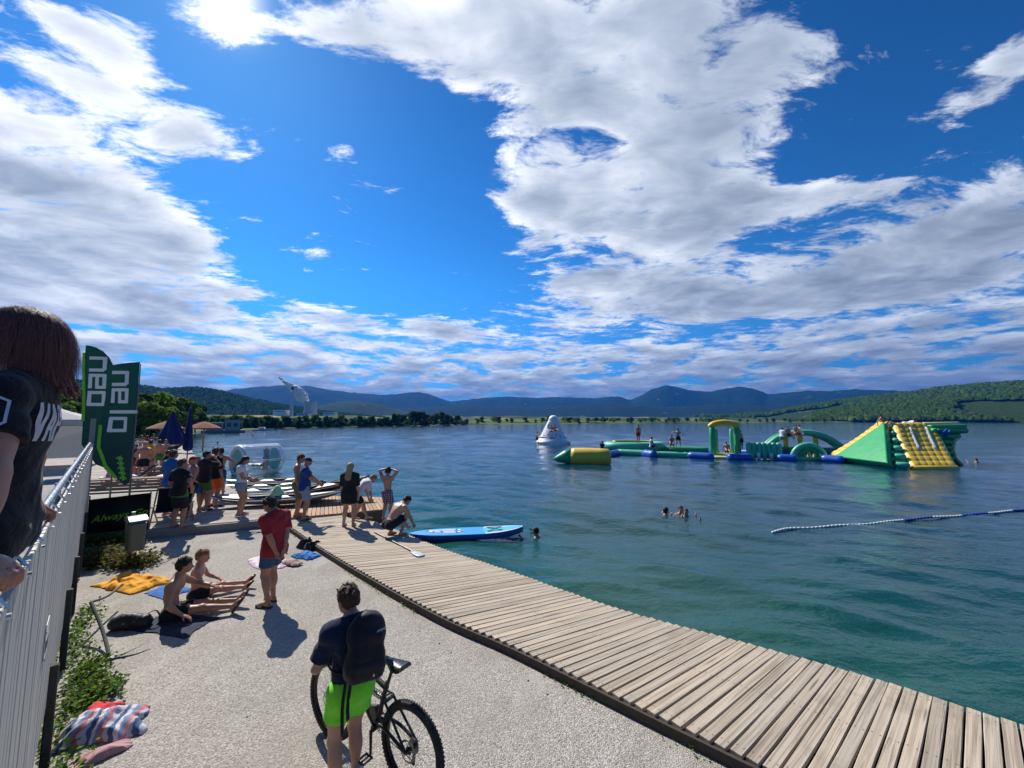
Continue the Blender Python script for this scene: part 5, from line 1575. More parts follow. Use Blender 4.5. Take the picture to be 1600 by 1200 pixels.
project_print(shirt_me, view_frame(ctr - Vector((.99, -.12, 0)) * .125, out, Bw.Rc @ np.array([0, 0, 1.0])), strokes(pl, .017), 'lettering', WPRINT, wom)

# shield shaped emblem on the sleeve turned to us
S0 = Bw.S[0]; so = np.array([-.98, -.2, .15])
hexa = [(-.045, .05), (0, .075), (.045, .05), (.045, -.03), (0, -.07), (-.045, -.03), (-.045, .05)]
mark = [(-.022, .02), (.0, .035), (.022, .015), (-.018, .0), (.02, -.02), (-.01, -.035)]
project_print(shirt_me, view_frame(S0 + np.array([-.02, 0, -.075]) + so * .25, so), strokes([hexa, mark, [(-.03, -.095), (.03, -.095)]], .008, .008), 'emblem', WPRINT, wom)
# ------------------------------------------------------------------ people on the dock and the platform
HRES = .011
def std(label, px, py, z, az, H, sex='m', wear=(), skin_m=SKIN_B, hair='short', hair_m=HAIR_DARK, soles=None, h=HRES, group=None, strap=None, **kw):
    B = Body(H, sex, **kw)
    cl = []
    for w in wear:
        nm, mat, args = w
        cl.append((nm, mat, B.shirt(h, **args) if nm in ('t_shirt', 'top', 'vest') else B.shorts(h, **args)))
    return person(label, stand(px, py, z), face(az), B, h, skin_m, hair, hair_m, cl, soles=soles, strap=strap, group=group, fingers=h < .014), B
# blond woman, back to us
std('woman with long blond hair in black tee dress seen from behind', 544, 822, .13, -2, 1.64, 'f', [('t_shirt', BLACKC, dict(hem=-.16, sleeve=.95, g=.022, loose=1.4))], SKIN_A, 'long', HAIR_FAIR)
std('man in blue tee, cap and pale shorts holding a camera', 474, 812, .14, 62, 1.70, 'm', [('t_shirt', BLUEC, dict(hem=-.06, sleeve=.75, loose=1.3)), ('shorts', PALEDENIM, dict(leg=.85, flare=1.4, g=.013))], SKIN_B, 'cap', plain('black cap', (.02, .02, .022), .8), soles=M_SOLE,
    build=1.12, hip=(-4, 0, 0), chest=(2, 0, 0), look=(16, 0, 0), hands=[(-.08, .36, .98), (.12, .34, .96)], elbows=[(-.5, -.2, .9), (.5, -.2, .9)], strap=M_SOLE)
std('shirtless tanned man in olive shorts behind the man in blue', 463, 806, .16, 70, 1.76, 'm', [('shorts', OLIVE, dict(leg=.95, flare=1.6, g=.014))], SKIN_C, 'short', HAIR_BROWN, look=(20, 0, 0), hip=(-2, 0, 0))
std('boy in white tee and black shorts bending forward beside blond woman', 562, 812, .13, 48, 1.48, 'm', [('t_shirt', WHITEC, dict(hem=-.03, sleeve=.8, loose=1.3)), ('shorts', BLACKC, dict(leg=.7, flare=1.4))], SKIN_A, 'short', HAIR_SANDY,
    head=1.08, pelvis=(0, -.12, .72), hip=(38, 0, 0), chest=(52, 0, 0), look=(62, 0, 0), hands=[(-.13, .30, .50), (.13, .28, .50)], elbows=[(-.4, .0, .7), (.4, .0, .7)], feet=[(-.11, -.12, .06), (.11, .16, .06)])
std('shirtless boy in plaid trunks with hands on his head', 604, 812, .13, 20, 1.44, 'm', [('shorts', PLAID, dict(leg=.8, flare=1.4))], SKIN_A, 'messy', HAIR_DARK, head=1.08, look=(14, 0, 0), chest=(-4, 0, 0),
    hands=[(-.10, .05, 1.40), (.10, .05, 1.40)], elbows=[(-.9, .0, 1.35), (.9, .0, 1.35)], handdir=[(1, -.2, .2), (-1, -.2, .2)], palms=[(0, 0, -1), (0, 0, -1)])
std('shirtless man in black shorts squatting at the boardwalk edge', 617, 836, .12, 38, 1.70, 'm', [('shorts', BLACKC, dict(leg=.8, flare=1.3))], SKIN_A, 'short', HAIR_DARK, h=.010,
    pelvis=(0, -.16, .30), hip=(28, 0, 0), chest=(52, 0, 0), look=(56, 0, 0), feet=[(-.12, -.06, .068), (.15, .06, .068)], knees=[(-.30, 1.2, 1.1), (.32, 1.2, 1.1)], hands=[(-.12, .42, .14), (.14, .44, .20)], elbows=[(-.5, .3, .3), (.5, .3, .3)])
std('woman in white top and denim shorts looking at her phone', 374, 806, .21, 74, 1.66, 'f', [('top', WHITEC, dict(hem=.03, sleeve=.45, loose=1.1)), ('shorts', PALEDENIM, dict(leg=.38, flare=1.3, top=.075))], SKIN_B, 'long', HAIR_DARK, soles=plain('white trainers', (.75, .75, .77), .6),
    look=(26, 0, 0), hands=[(-.05, .30, .98), (.08, .30, .98)], elbows=[(-.4, -.3, .9), (.4, -.3, .9)], strap=plain('white trainers', (.75, .75, .77), .6))
std('barefoot man in black tee and green black board shorts', 276, 824, .21, 8, 1.70, 'm', [('t_shirt', BLACKC, dict(hem=-.06, sleeve=.7, loose=1.1)), ('shorts', GREENBLACK, dict(leg=.95, flare=1.5, g=.014))], SKIN_C, 'short', HAIR_BROWN,
    hands=[(-.22, .18, .92), (.30, .05, .95)], elbows=[(-.7, -.3, 1.0), (.8, -.3, 1.05)], look=(4, -30, 0))
std('tall man in bright blue tee standing behind the others', 263, 806, .21, 14, 1.84, 'm', [('t_shirt', ROYAL, dict(hem=-.08, sleeve=.8, loose=1.3)), ('shorts', GREYC, dict(leg=.9, flare=1.4))], SKIN_B, 'short', HAIR_BROWN, h=.012)
std('shirtless boy with red cap beside man in black', 296, 806, .21, -150, 1.66, 'm', [('shorts', BLACKC, dict(leg=.8))], SKIN_C, 'cap', plain('red cap', (.30, .03, .035), .8), h=.012, hands=[(-.10, .30, .95), (.16, .26, 1.0)])
std('man in black tee and green shorts with hand at his face', 316, 798, .21, 20, 1.74, 'm', [('t_shirt', BLACKC, dict(hem=-.06, sleeve=.8, loose=1.2)), ('shorts', GREENS, dict(leg=.75, flare=1.3))], SKIN_B, 'short', HAIR_DARK, h=.012, soles=M_SOLE,
    hands=[(-.22, .05, .85), (.06, .24, 1.50)], elbows=[(-.6, -.4, 1.0), (.5, .4, 1.0)], look=(4, -30, 0))
std('man in black tee and bright orange shorts looking across the water', 331, 792, .21, 12, 1.80, 'm', [('t_shirt', BLACKC, dict(hem=-.05, sleeve=.9, loose=1.2)), ('shorts', ORANGE, dict(leg=.85, flare=1.5, g=.014))], SKIN_C, 'short', HAIR_BROWN, h=.012, soles=M_SOLE)
std('shirtless dark haired man with elbow raised behind the orange shorts', 341, 778, .21, -40, 1.72, 'm', [('shorts', BLUEC, dict(leg=.8))], SKIN_B, 'short', HAIR_DARK, h=.014, hands=[(-.40, .12, 1.22), (.30, .0, 1.0)], elbows=[(-.8, -.1, 1.3), (.8, -.3, 1.1)])
std('shirtless boy with fair hair behind man in black tee', 303, 798, .21, 150, 1.60, 'm', [('shorts', ROYAL, dict(leg=.8))], SKIN_C, 'short', HAIR_SANDY, h=.014)

# things they hold
def small(name, label, cat, fn, mat, loc, rz=0, smooth=40):
    bm = bmesh.new(); fn(bm); o = link(name, to_mesh(name, bm, angle=smooth), mat); o.location = loc; o.rotation_euler = (0, 0, rz)
    return tag(o, label, cat)
x, y = at(474, 812, .14)
f = Vector((math.sin(R(62)), math.cos(R(62)), 0))
small('camera', 'black camera in the hands of the man in blue', 'camera', lambda bm: (box(bm, (0, 0, 0), (.14, .07, .09), bev=.012), tube(bm, [(0, .03, 0), (0, .11, 0)], .035, 14), box(bm, (0, 0, .055), (.05, .05, .03), bev=.008)), plain('camera black', (.015, .015, .016), .4), Vector((x, y, .14 + 1.0)) + f * .42, face(62))
x, y = at(374, 806, .21); f = Vector((math.sin(R(74)), math.cos(R(74)), 0))
small('phone', 'dark phone held by the woman in white top', 'phone', lambda bm: box(bm, (0, 0, 0), (.075, .15, .009), (R(35), 0, 0), .004), plain('phone black', (.01, .01, .012), .15), Vector((x, y, .21 + 1.02)) + f * .37, face(74))

# ---- far crowd on the platform: a few poses, copied and dressed differently
def proto(kind):
    if kind == 'stand':
        B = Body(1.74, 'm'); return B
    if kind == 'hip': return Body(1.72, 'm', hands=[(-.18, .02, .95), (.18, .02, .95)], elbows=[(-.9, -.2, 1.1), (.9, -.2, 1.1)])
    if kind == 'woman': return Body(1.64, 'f', look=(8, 20, 0))
    if kind == 'sit': return Body(1.72, 'm', pelvis=(0, 0, .46), hip=(-6, 0, 0), chest=(10, 0, 0), feet=[(-.14, .42, .07), (.14, .44, .07)], knees=[(-.2, 2, 1.2), (.2, 2, 1.2)], hands=[(-.14, .38, .55), (.14, .38, .55)])
    if kind == 'lounge': return Body(1.68, 'm', pelvis=(0, 0, .10), hip=(-30, 0, 0), chest=(-14, 0, 0), look=(0, 0, 0), feet=[(-.12, .80, .08), (.12, .74, .08)], knees=[(-.14, .4, 1), (.14, .4, 1)], hands=[(-.30, -.35, .06), (.30, -.35, .06)], toes=((10, -50), (10, -50)))
    if kind == 'straddle': return Body(1.68, 'm', pelvis=(0, 0, .10), hip=(6, 0, 0), chest=(16, 0, 0), feet=[(-.34, .30, -.28), (.34, .30, -.28)], knees=[(-.5, .8, .2), (.5, .8, .2)], hands=[(-.16, .34, .12), (.16, .34, .12)])
    if kind == 'arms': return Body(1.70, 'm', hands=[(-.55, .15, 1.35), (.52, .1, 1.15)], elbows=[(-.5, -.4, 1.2), (.5, -.4, 1.1)], chest=(8, 0, 0), feet=[(-.16, -.15, .07), (.14, .2, .07)])
    if kind == 'swim': return Body(1.70, 'm', pelvis=(0, -.05, -.62), chest=(10, 0, 0), look=(0, 0, 0), hands=[(-.42, .30, -.04), (.40, .32, -.06)], elbows=[(-.5, .1, -.3), (.5, .1, -.3)], feet=[(-.1, -.1, -1.35), (.1, -.1, -1.35)])
    if kind == 'lie': return Body(1.68, 'm', pelvis=(0, 0, .12), hip=(80, 0, 0), chest=(66, 0, 0), look=(20, 0, 0), feet=[(-.1, -.80, .10), (.1, -.80, .10)], knees=[(-.1, -.4, -1), (.1, -.4, -1)], hands=[(-.28, .62, .06), (.28, .62, .06)], elbows=[(-.5, .5, .0), (.5, .5, .0)], toes=((0, 60), (0, 60)))
PROTO = {}
def small_person(kind, label, loc, az, skin_m=SKIN_B, shorts=BLACKC, top=None, hair_m=HAIR_DARK, scale=1.0, group=None, h=.024):
    """a figure too small to show more than body, hair and clothes; meshes are shared between figures of one pose"""
    if kind not in PROTO:
        B = proto(kind)
        d = {'body': mesh_np('body', *B.body_mesh(h, False), True), 'hair': mesh_np('hair', *B.hair_mesh(.016, 'short'), True),
             'shorts': mesh_np('shorts', *B.shorts(h * .8, leg=.6, g=.022), True), 'shirt': mesh_np('t_shirt', *B.shirt(h * .8, g=.026), True)}
        for m in d.values(): m.materials.append(SKIN_B)
        PROTO[kind] = d
    d = PROTO[kind]
    root = thing('person', label, 'person', loc, face(az), group); root.scale = (scale,) * 3
    for nm, key, mat in (('body', 'body', skin_m), ('hair', 'hair', hair_m), ('shorts', 'shorts', shorts), ('t_shirt', 'shirt', top)):
        if mat is None: continue
        o = bpy.data.objects.new(nm, d[key]); COL.objects.link(o); o.parent = root
        o.material_slots[0].link = 'OBJECT'; o.material_slots[0].material = mat
    return root
CG = 'bathers on the crowded far end of the platform'
crowd = [  # pose, pixel of the feet, azimuth, skin, shorts, top, hair, label
    ('stand', 232, 742, 20, SKIN_C, GREYC, YELLOWC, HAIR_BROWN, 'bather in yellow vest on the far platform'),
    ('hip', 222, 752, 160, SKIN_C, BLACKC, None, HAIR_FAIR, 'shirtless man in dark trunks with straw coloured hair by the flags'),
    ('stand', 246, 738, -30, SKIN_C, GREENS, None, HAIR_DARK, 'shirtless bather in green trunks beside the yellow vest'),
    ('arms', 254, 735, 100, SKIN_B, OLIVE, None, HAIR_DARK, 'shirtless bather in olive trunks with lifted arms'),
    ('woman', 240, 728, 70, SKIN_A, PINKC, WHITEC, HAIR_BROWN, 'woman in white top and pink shorts far along platform'),
    ('woman', 208, 748, 200, SKIN_C, REDC, BLACKC, HAIR_DARK, 'woman in black top and red shorts under the green flags'),
    ('hip', 165, 758, 40, SKIN_C, REDC, None, HAIR_DARK, 'shirtless man in red trunks just past the fence'),
    ('stand', 178, 752, -60, SKIN_B, BLUEC, WHITEC, HAIR_BROWN, 'man in white tee and blue shorts past the fence end'),
    ('sit', 195, 745, 90, SKIN_C, BLACKC, None, HAIR_DARK, 'shirtless man sitting on the timber bench behind flags'),
    ('stand', 227, 718, 0, SKIN_C, PINKC, REDC, HAIR_DARK, 'distant bather in red top and pink shorts'),
    ('hip', 237, 713, 60, SKIN_B, BLACKC, GREYC, HAIR_DARK, 'distant bather in grey top by the white lattice'),
    ('woman', 250, 716, 10, SKIN_A, WHITEC, NAVY, HAIR_FAIR, 'distant fair haired woman in navy top'),
    ('arms', 217, 716, 50, SKIN_B, YELLOWC, None, HAIR_DARK, 'distant bather in yellow trunks waving'),
    ('sit', 258, 748, 60, SKIN_B, PALEDENIM, BLACKC, HAIR_BROWN, 'seated bather in black top on the deck bench')]
for kind, px, py, az, sk, sh, tp, hm, lab in crowd:
    x, y = at(px, py, PLAT_Z)
    small_person(kind, lab, (x, y, PLAT_Z), az, sk, sh, tp, hm, random.uniform(.94, 1.03), CG)
# ------------------------------------------------------------------ things on the gravel and the platform
def heap(name, label, cat, center, size, rz, mat, height=.05, seed=1, fold=9, drape=1.0, flat=False):
    """a dropped cloth: irregular outline, thick folds"""
    n = 44; u = np.linspace(-1, 1, n); U, V = np.meshgrid(u, u)
    ang = np.arctan2(V, U); rr = np.maximum(np.abs(U), np.abs(V))
    edge = 1 + .36 * (fbm(np.cos(ang) * 1.6 + seed, np.sin(ang) * 1.6, 4, seed) - .5) * 2
    X = U * size[0] / 2 * edge; Y = V * size[1] / 2 * edge
    a = seed * 1.3
    f = np.sin((X * math.cos(a) + Y * math.sin(a)) * fold * 3 + 5 * fbm(X * 3, Y * 3, 3, seed)) * .5 + .5
    f = .45 * f + 1.1 * (1 - np.abs(2 * fbm(X * 4.2 + seed, Y * 4.2, 3, seed + 9) - 1)) ** 3
    Z = .010 + height * (f * .55 + fbm(X * 5, Y * 5, 4, seed + 3) * .9) * (1 - rr ** 6) * np.clip(1.15 - rr * .5, .3, 1)
    P = np.stack([X, Y, Z], -1).reshape(-1, 3)
    i = np.arange(n - 1)[:, None]; j = np.arange(n - 1)[None, :]
    F = np.stack([i * n + j, i * n + j + 1, (i + 1) * n + j + 1, (i + 1) * n + j], -1).reshape(-1, 4)
    me = mesh_np(name, P, F, True)
    bm = bmesh.new(); bm.from_mesh(me); bmesh.ops.solidify(bm, geom=bm.faces[:], thickness=.008); bm.to_mesh(me); bm.free(); me.shade_smooth()
    o = link(name, me, mat); o.location = center; o.rotation_euler = (0, 0, rz)
    return tag(o, label, cat)
def striped(name, cols, freq, axis=0, warp=.0):
    def f(t, b, m):
        c = coords(t); s = t.xyz(c)[axis]
        if warp: s = t.math('ADD', s, t.math('MULTIPLY', t.noise(c, 5, 3), warp))
        v = t.math('FRACT', t.math('MULTIPLY', s, freq))
        stops = [((i + .001) / len(cols), cc) for i, cc in enumerate(cols)]
        nd = t.ramp(v, stops); nd.node.color_ramp.interpolation = 'CONSTANT'
        setp(t, b, color=nd, rough=.95, normal=t.bump(t.noise(c, 300, 2), .3, .003))
    return material(name, f)
YT = cloth('yellow towel', (.80, .36, .012), wrinkle=.6)
c = stand(203, 913, 0); heap('towel', 'crumpled bright yellow towel on the gravel by the weeds', 'towel', c, (1.15, .62), R(-18), YT, .11, 3, 7)
c = stand(418, 878, 0); heap('towel', 'pale pink beach towel spread behind the man in red', 'towel', c, (1.15, .55), R(-38), striped('pink towel', [(.62, .50, .56), (.66, .56, .62), (.50, .36, .46), (.70, .62, .66)], 3.0, 1, .3), .035, 5, 6)
c = stand(479, 869, 0); heap('towel', 'bright blue patterned towel by the boardwalk edge', 'towel', c, (.62, .38), R(-30), striped('blue towel', [(.01, .10, .42), (.02, .28, .60), (.01, .06, .30)], 5.0, 0, .5), .06, 8, 8)
c = stand(477, 858, 0); heap('clothes', 'dark bundle of clothes and bag above the blue towel', 'clothes', c + Vector((.06, .1, .0)), (.55, .34), R(-30), BLACKC, .17, 9, 6)
c = stand(455, 882, 0); heap('clothes', 'small heap of beige clothes on the pink towel', 'clothes', c + Vector((0, 0, .02)), (.45, .22), R(-30), cloth('beige clothes', (.42, .30, .24)), .07, 12, 9)
c = stand(285, 975, 0); heap('mat', 'dark blue mat under the dark haired boy', 'mat', c + Vector((-.1, .0, 0)), (.95, .55), R(-12), NAVY, .02, 14, 5)
c = stand(262, 925, 0); heap('mat', 'bright blue mat behind the fair haired boy', 'mat', c, (.65, .4), R(-20), ROYAL, .03, 15, 5)
c = stand(161, 1140, 0)
heap('towel', 'heap of red, white and blue striped cloth at the fence foot', 'towel', c, (.62, .42), R(25), striped('striped cloth', [(.55, .56, .60), (.08, .13, .28), (.62, .62, .66), (.20, .28, .46), (.55, .20, .22)], 5.2, 0, .22), .12, 21, 8)
heap('towel', 'crumpled red towel under the striped cloth', 'towel', c + Vector((-.22, .18, 0)), (.30, .28), R(10), cloth('red towel', (.62, .04, .05)), .09, 23, 8)
heap('towel', 'faded rose towel end lying below the striped cloth', 'towel', stand(165, 1180, 0), (.34, .16), R(45), cloth('rose towel', (.46, .26, .27)), .05, 25, 8)
# duffel bag / rucksack beside the seated boy
F = Field(); F.cone((-.20, 0, .09), (.14, .02, .085), .095, .085, .03); F.cone((-.12, 0, .14), (.05, .0, .13), .07, .06, .05); F.plane((0, 0, .004), (0, 0, -1))
rb = thing('rucksack', 'dark rucksack with white print lying beside the seated boys', 'rucksack', stand(207, 982, 0), R(8))
link('bag', mesh_np('bag', *F.mesh(.010, (.006, 30, 1)), True), cloth('charcoal nylon', (.022, .022, .028), rough=.5), rb)
bm = bmesh.new(); q = [bm.verts.new(v) for v in ((-.08, -.088, .10), (.07, -.080, .115), (.09, -.055, .155), (-.06, -.06, .165))]; ff = bm.faces.new(q); bmesh.ops.solidify(bm, geom=[ff], thickness=.012)
link('print', to_mesh('print', bm), plain('pale grey print', (.62, .62, .64), .5), rb)
bm = bmesh.new(); tube(bm, bez([(.10, .05, .14), (.24, .06, .20), (.33, .03, .09), (.30, .0, .02)], 6), .016, 6, flat=.35); link('strap', to_mesh('strap', bm), BLACKC, rb)

# curved steel tool leaning on the retaining wall
tool = thing('scythe', 'old dark scythe with curved blade leaning against the timber wall', 'scythe', stand(171, 1029, 0))
MD = plain('dark green painted steel', (.020, .032, .030), .5, metal=.4, var=.4, scale=30)
a = Vector((0, 0, .02)); top = Vector((*at(142, 941, .40), .40)) - Vector(tool.location); hend = Vector((*at(191, 913, .30), .30)) - Vector(tool.location)
bm = bmesh.new(); tube(bm, bez([a, top * .5 + Vector((.02, .02, -.03)), top], 8), .020, 8); link('shaft', to_mesh('shaft', bm), MD, tool)
bm = bmesh.new(); tube(bm, bez([a, a + Vector((.09, .02, .00)), a + Vector((.20, .12, .03)), a + Vector((.26, .27, .06))], 8), [.045 - .0015 * k for k in range(25)], 8, flat=.18); link('blade', to_mesh('blade', bm), MD, tool)
bm = bmesh.new(); tube(bm, bez([top, top.lerp(hend, .5) + Vector((0, 0, -.05)), hend], 8), .016, 8); link('handle', to_mesh('handle', bm), plain('black grip rubber', (.015, .015, .015), .6), tool)

# litter bin on a steel post
bn = thing('litter_bin', 'grey green litter bin with rounded lid on steel post', 'bin', stand(207, 886, 0), R(-35))
MG = plain('grey green sheet metal', (.075, .10, .080), .45, var=.12, scale=5)
def bin_body(bm):
    pts = [(-.17, -.13), (.17, -.13), (.19, -.10), (.19, .10), (.17, .13), (-.17, .13), (-.19, .10), (-.19, -.10)]
    lo = [bm.verts.new((x * .86, y * .86, .34)) for x, y in pts]; hi = [bm.verts.new((x, y, .86)) for x, y in pts]
    bm.faces.new(lo)
    for i in range(8): bm.faces.new((lo[i], lo[(i + 1) % 8], hi[(i + 1) % 8], hi[i]))
    hi2 = [bm.verts.new((x * .94, y * .94, .86)) for x, y in pts]; deep = [bm.verts.new((x * .9, y * .9, .6)) for x, y in pts]
    for i in range(8):
        bm.faces.new((hi[i], hi[(i + 1) % 8], hi2[(i + 1) % 8], hi2[i])); bm.faces.new((hi2[i], hi2[(i + 1) % 8], deep[(i + 1) % 8], deep[i]))
    bm.faces.new(deep)
bm = bmesh.new(); bin_body(bm); link('bucket', to_mesh('bucket', bm), MG, bn)
bm = bmesh.new(); rows = []
for k in range(11):
    a_ = math.pi * k / 10
    rows.append([bm.verts.new((math.cos(a_) * .20, y, .88 + math.sin(a_) * .12)) for y in (-.14, .14)])
fs = [bm.faces.new((p[0], p[1], q_[1], q_[0])) for p, q_ in zip(rows, rows[1:])]; bmesh.ops.solidify(bm, geom=fs, thickness=.012)
link('lid', to_mesh('lid', bm, angle=50), plain('weathered steel lid', (.30, .32, .32), .35, metal=.7), bn)
bm = bmesh.new(); tube(bm, [(-.235, 0, -.05), (-.235, 0, 1.04)], .032, 12); box(bm, (-.20, 0, .75), (.06, .05, .04)); box(bm, (-.20, 0, .45), (.06, .05, .04))
link('post', to_mesh('post', bm, angle=40), plain('galvanised post', (.34, .35, .35), .4, metal=.8, var=.15), bn)

# weeds along the wall foot and in front of the kerb
def leaf_clumps(name, label, spots, n, size, mat, spread=.12, hgt=.16):
    V, F = [], []
    for _ in range(n):
        c = spots[rng.integers(len(spots))]
        x, y = c[0] + rng.normal(0, spread), c[1] + rng.normal(0, spread); z0 = c[2] if len(c) > 2 else 0
        if len(c) > 2: pass
        a = rng.uniform(0, 6.28); L = size * rng.uniform(.5, 1.4); w = L * rng.uniform(.22, .42)
        lift = rng.uniform(.2, 1.2); z = z0 + abs(rng.normal(0, hgt * .4))
        d = np.array([math.cos(a) * math.cos(lift), math.sin(a) * math.cos(lift), math.sin(lift)]); s_ = np.array([-math.sin(a), math.cos(a), 0]) * w
        p = np.array([x, y, z]); k = len(V)
        V += [p, p + d * L * .5 + s_, p + d * L + np.array([0, 0, -L * .18]), p + d * L * .5 - s_]
        F.append([k, k + 1, k + 2, k + 3])
    o = link(name, mesh_np(name, np.array(V), np.array(F)), mat)
    return tag(o, kind='stuff')
def m_leaf(name, c0, c1, transl=.25, spec=.10):
    def f(t, b, m):
        g = t.node('ShaderNodeNewGeometry').outputs['Random Per Island']
        col = t.ramp(g, [(0, c0), (.6, tuple((x + y) / 2 for x, y in zip(c0, c1))), (1, c1)])
        setp(t, b, color=col, rough=.8, spec=spec)
        out = [n for n in t.n if n.type == 'OUTPUT_MATERIAL'][0]
        tr = t.node('ShaderNodeBsdfTranslucent'); t.put(tr.inputs[0], t.mix(1.0, col, (1.5, 1.6, .7), 'MULTIPLY'))
        mx = t.node('ShaderNodeMixShader'); mx.inputs[0].default_value = transl
        t.l.new(b.outputs[0], mx.inputs[1]); t.l.new(tr.outputs[0], mx.inputs[2]); t.l.new(mx.outputs[0], out.inputs[0])
    return material(name, f)
WEED = m_leaf('weed leaves', (.035, .075, .012), (.14, .24, .03)); WEED2 = m_leaf('dry weeds', (.05, .06, .018), (.17, .15, .05))
sp = []
for s_ in np.linspace(5.0, 9.2, 60):
    p = fpt(s_, .16 + .05 * math.sin(s_ * 3)); sp.append((p.x, p.y, .0))
for px, py in ((150, 1085), (140, 1060), (165, 1075), (150, 1040), (160, 1090), (135, 1100)):
    x, y = at(px, py, 0); sp += [(x, y, 0)] * 8
leaf_clumps('weeds', '', sp, 2500, .05, WEED, .085, .11)
sp = []
for px, py in [(150, 885), (160, 880), (175, 880), (190, 884), (205, 884), (220, 884), (170, 872), (150, 872), (225, 878)]:
    x, y = at(px, py, 0); sp += [(x, y, 0)] * 3
leaf_clumps('weeds', '', sp, 3600, .07, WEED2, .15, .26)
sp = []
for k in np.linspace(.18, .56, 34): sp.append((-12.6 + 6.15 * k + .05, 8.45 + 2.79 * k - .16, 0))
leaf_clumps('weeds', '', sp, 2600, .085, WEED, .10, .2)
sp = []
for i in range(0, NP):
    if fbm(np.array([i * .11]), np.array([3.0]), 3, 2)[0] > .52: sp.append((I_[i][0] - .03, I_[i][1] - .06, 0))
leaf_clumps('weeds', '', sp, 500, .03, WEED, .025, .04)

# ---- flags
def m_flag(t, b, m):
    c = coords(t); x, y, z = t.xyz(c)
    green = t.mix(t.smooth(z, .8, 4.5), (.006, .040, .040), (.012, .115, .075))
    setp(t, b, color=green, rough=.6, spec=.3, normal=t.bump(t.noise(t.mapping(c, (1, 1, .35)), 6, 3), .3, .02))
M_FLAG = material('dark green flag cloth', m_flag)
FLAGW = plain('white flag print', (.74, .76, .78), .7); FLAGG = plain('light green flag print', (.16, .50, .03), .7)
MPOLE = plain('grey flag pole', (.14, .15, .16), .35, metal=.5)
def feather_flag(label, base, az, outline, H, letters, script, edge):
    """outline: (x, z) from the pole side; x away from the pole; built in the XZ plane and bent by the wind"""
    root = thing('feather_flag', label, 'flag', base, az)
    def bend(v): return Vector((v[0], .10 * math.sin(v[2] * 1.25 + v[0] * 3.5) * min(abs(v[0]) * 2.2, 1) + (v[1] if len(v) > 2 else 0), v[2]))
    bm = bmesh.new()
    vs = [bm.verts.new((x, 0, z)) for x, z in outline]; bm.faces.new(vs)
    zs = [z for x, z in outline]
    for k in np.arange(min(zs) + .1, max(zs), .1): bmesh.ops.bisect_plane(bm, geom=bm.verts[:] + bm.edges[:] + bm.faces[:], plane_co=(0, 0, k), plane_no=(0, 0, 1))
    xs = [x for x, z in outline]
    for k in np.arange(min(xs) + .1, max(xs), .1): bmesh.ops.bisect_plane(bm, geom=bm.verts[:] + bm.edges[:] + bm.faces[:], plane_co=(k, 0, 0), plane_no=(1, 0, 0))
    for v in bm.verts: v.co = bend(v.co)
    bmesh.ops.solidify(bm, geom=bm.faces[:], thickness=.006)
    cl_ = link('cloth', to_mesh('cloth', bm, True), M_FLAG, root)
    def pr(polys, w, mat, name):
        me = strokes(polys, w, .05)
        bm = bmesh.new(); bm.from_mesh(me)
        for v in bm.verts: v.co = bend((v.co.x, 0, v.co.z))
        for sg_ in (-1, 1):
            b2 = bm.copy()
            for v in b2.verts: v.co.y += sg_ * .014
            me2 = bpy.data.meshes.new(name); b2.to_mesh(me2); b2.free(); link(name, me2, mat, cl_)
        bm.free()
    pr(letters, .095, FLAGW, 'lettering')
    if script: pr(script, .045, FLAGG, 'script')
    pr([edge], .07, FLAGG, 'border')
    pole = [(0, 0, 0), (0, 0, H * .72)] + [(x, 0, z) for x, z in outline[:1]]
    bm = bmesh.new(); tube(bm, [(0, 0, -.02), (0, 0, H * .97)], [.028, .012], 8); link('pole', to_mesh('pole', bm, angle=40), MPOLE, root)
    bm = bmesh.new(); box(bm, (0, 0, .03), (.5, .06, .04)); box(bm, (0, 0, .03), (.06, .5, .039)); link('foot', to_mesh('foot', bm), MPOLE, root)
    return root
def word_down(word, x, z, sx, sz, flip=1):
    """letters turned on their side, reading down the flag"""
    out = []; pos = 0
    for ch in word:
        for g in GLYPH[ch]: out.append([(x + flip * v * sx, z - (pos + u) * sz) for u, v in g])
        pos += .78 if ch != 'l' else .52
    return out
# photographed: white letters n-e-l-o running down, green script and a light green lower edge
SCR = []
for k in range(5):
    z0 = 1.62 - k * .14; x0 = -.26 - .0 + k * .035 - .1
    SCR.append([(x0 - .04, z0), (x0 + .05, z0 + .05), (x0 + .02, z0 - .05), (x0 + .10, z0 - .01)])
fl2 = feather_flag('green feather flag with slanted top and white lettering, nearer of two', (-10.95, 11.6, PLAT_Z), R(14),
    [(-.02, 4.42), (-.82, 4.28), (-.84, 3.4), (-.86, 2.4), (-.74, 1.75), (-.40, 1.10), (-.16, .85), (-.02, .92)], 4.5, word_down('nelo', -.66, 4.14, .62, .64, 1), SCR, [(-.84, 2.55), (-.80, 1.95), (-.60, 1.42), (-.36, 1.08)])
fl1 = feather_flag('tall green feather flag with rounded tip and white lettering behind', (-12.0, 12.1, PLAT_Z), R(24),
    [(-.05, 3.6), (-.07, 3.85), (-.11, 4.1), (-.18, 4.36), (-.28, 4.6), (-.42, 4.78), (-.58, 4.88), (-.72, 4.93), (-.86, 4.95), (-.90, 4.2), (-.84, 3.4), (-.78, 2.6), (-.74, 2.0), (-.40, 1.4), (-.04, 1.2)], 4.0, word_down('neo', -.72, 4.62, .58, .66, 1), None, [(-.90, 4.7), (-.89, 4.2), (-.83, 3.4), (-.78, 2.7)])
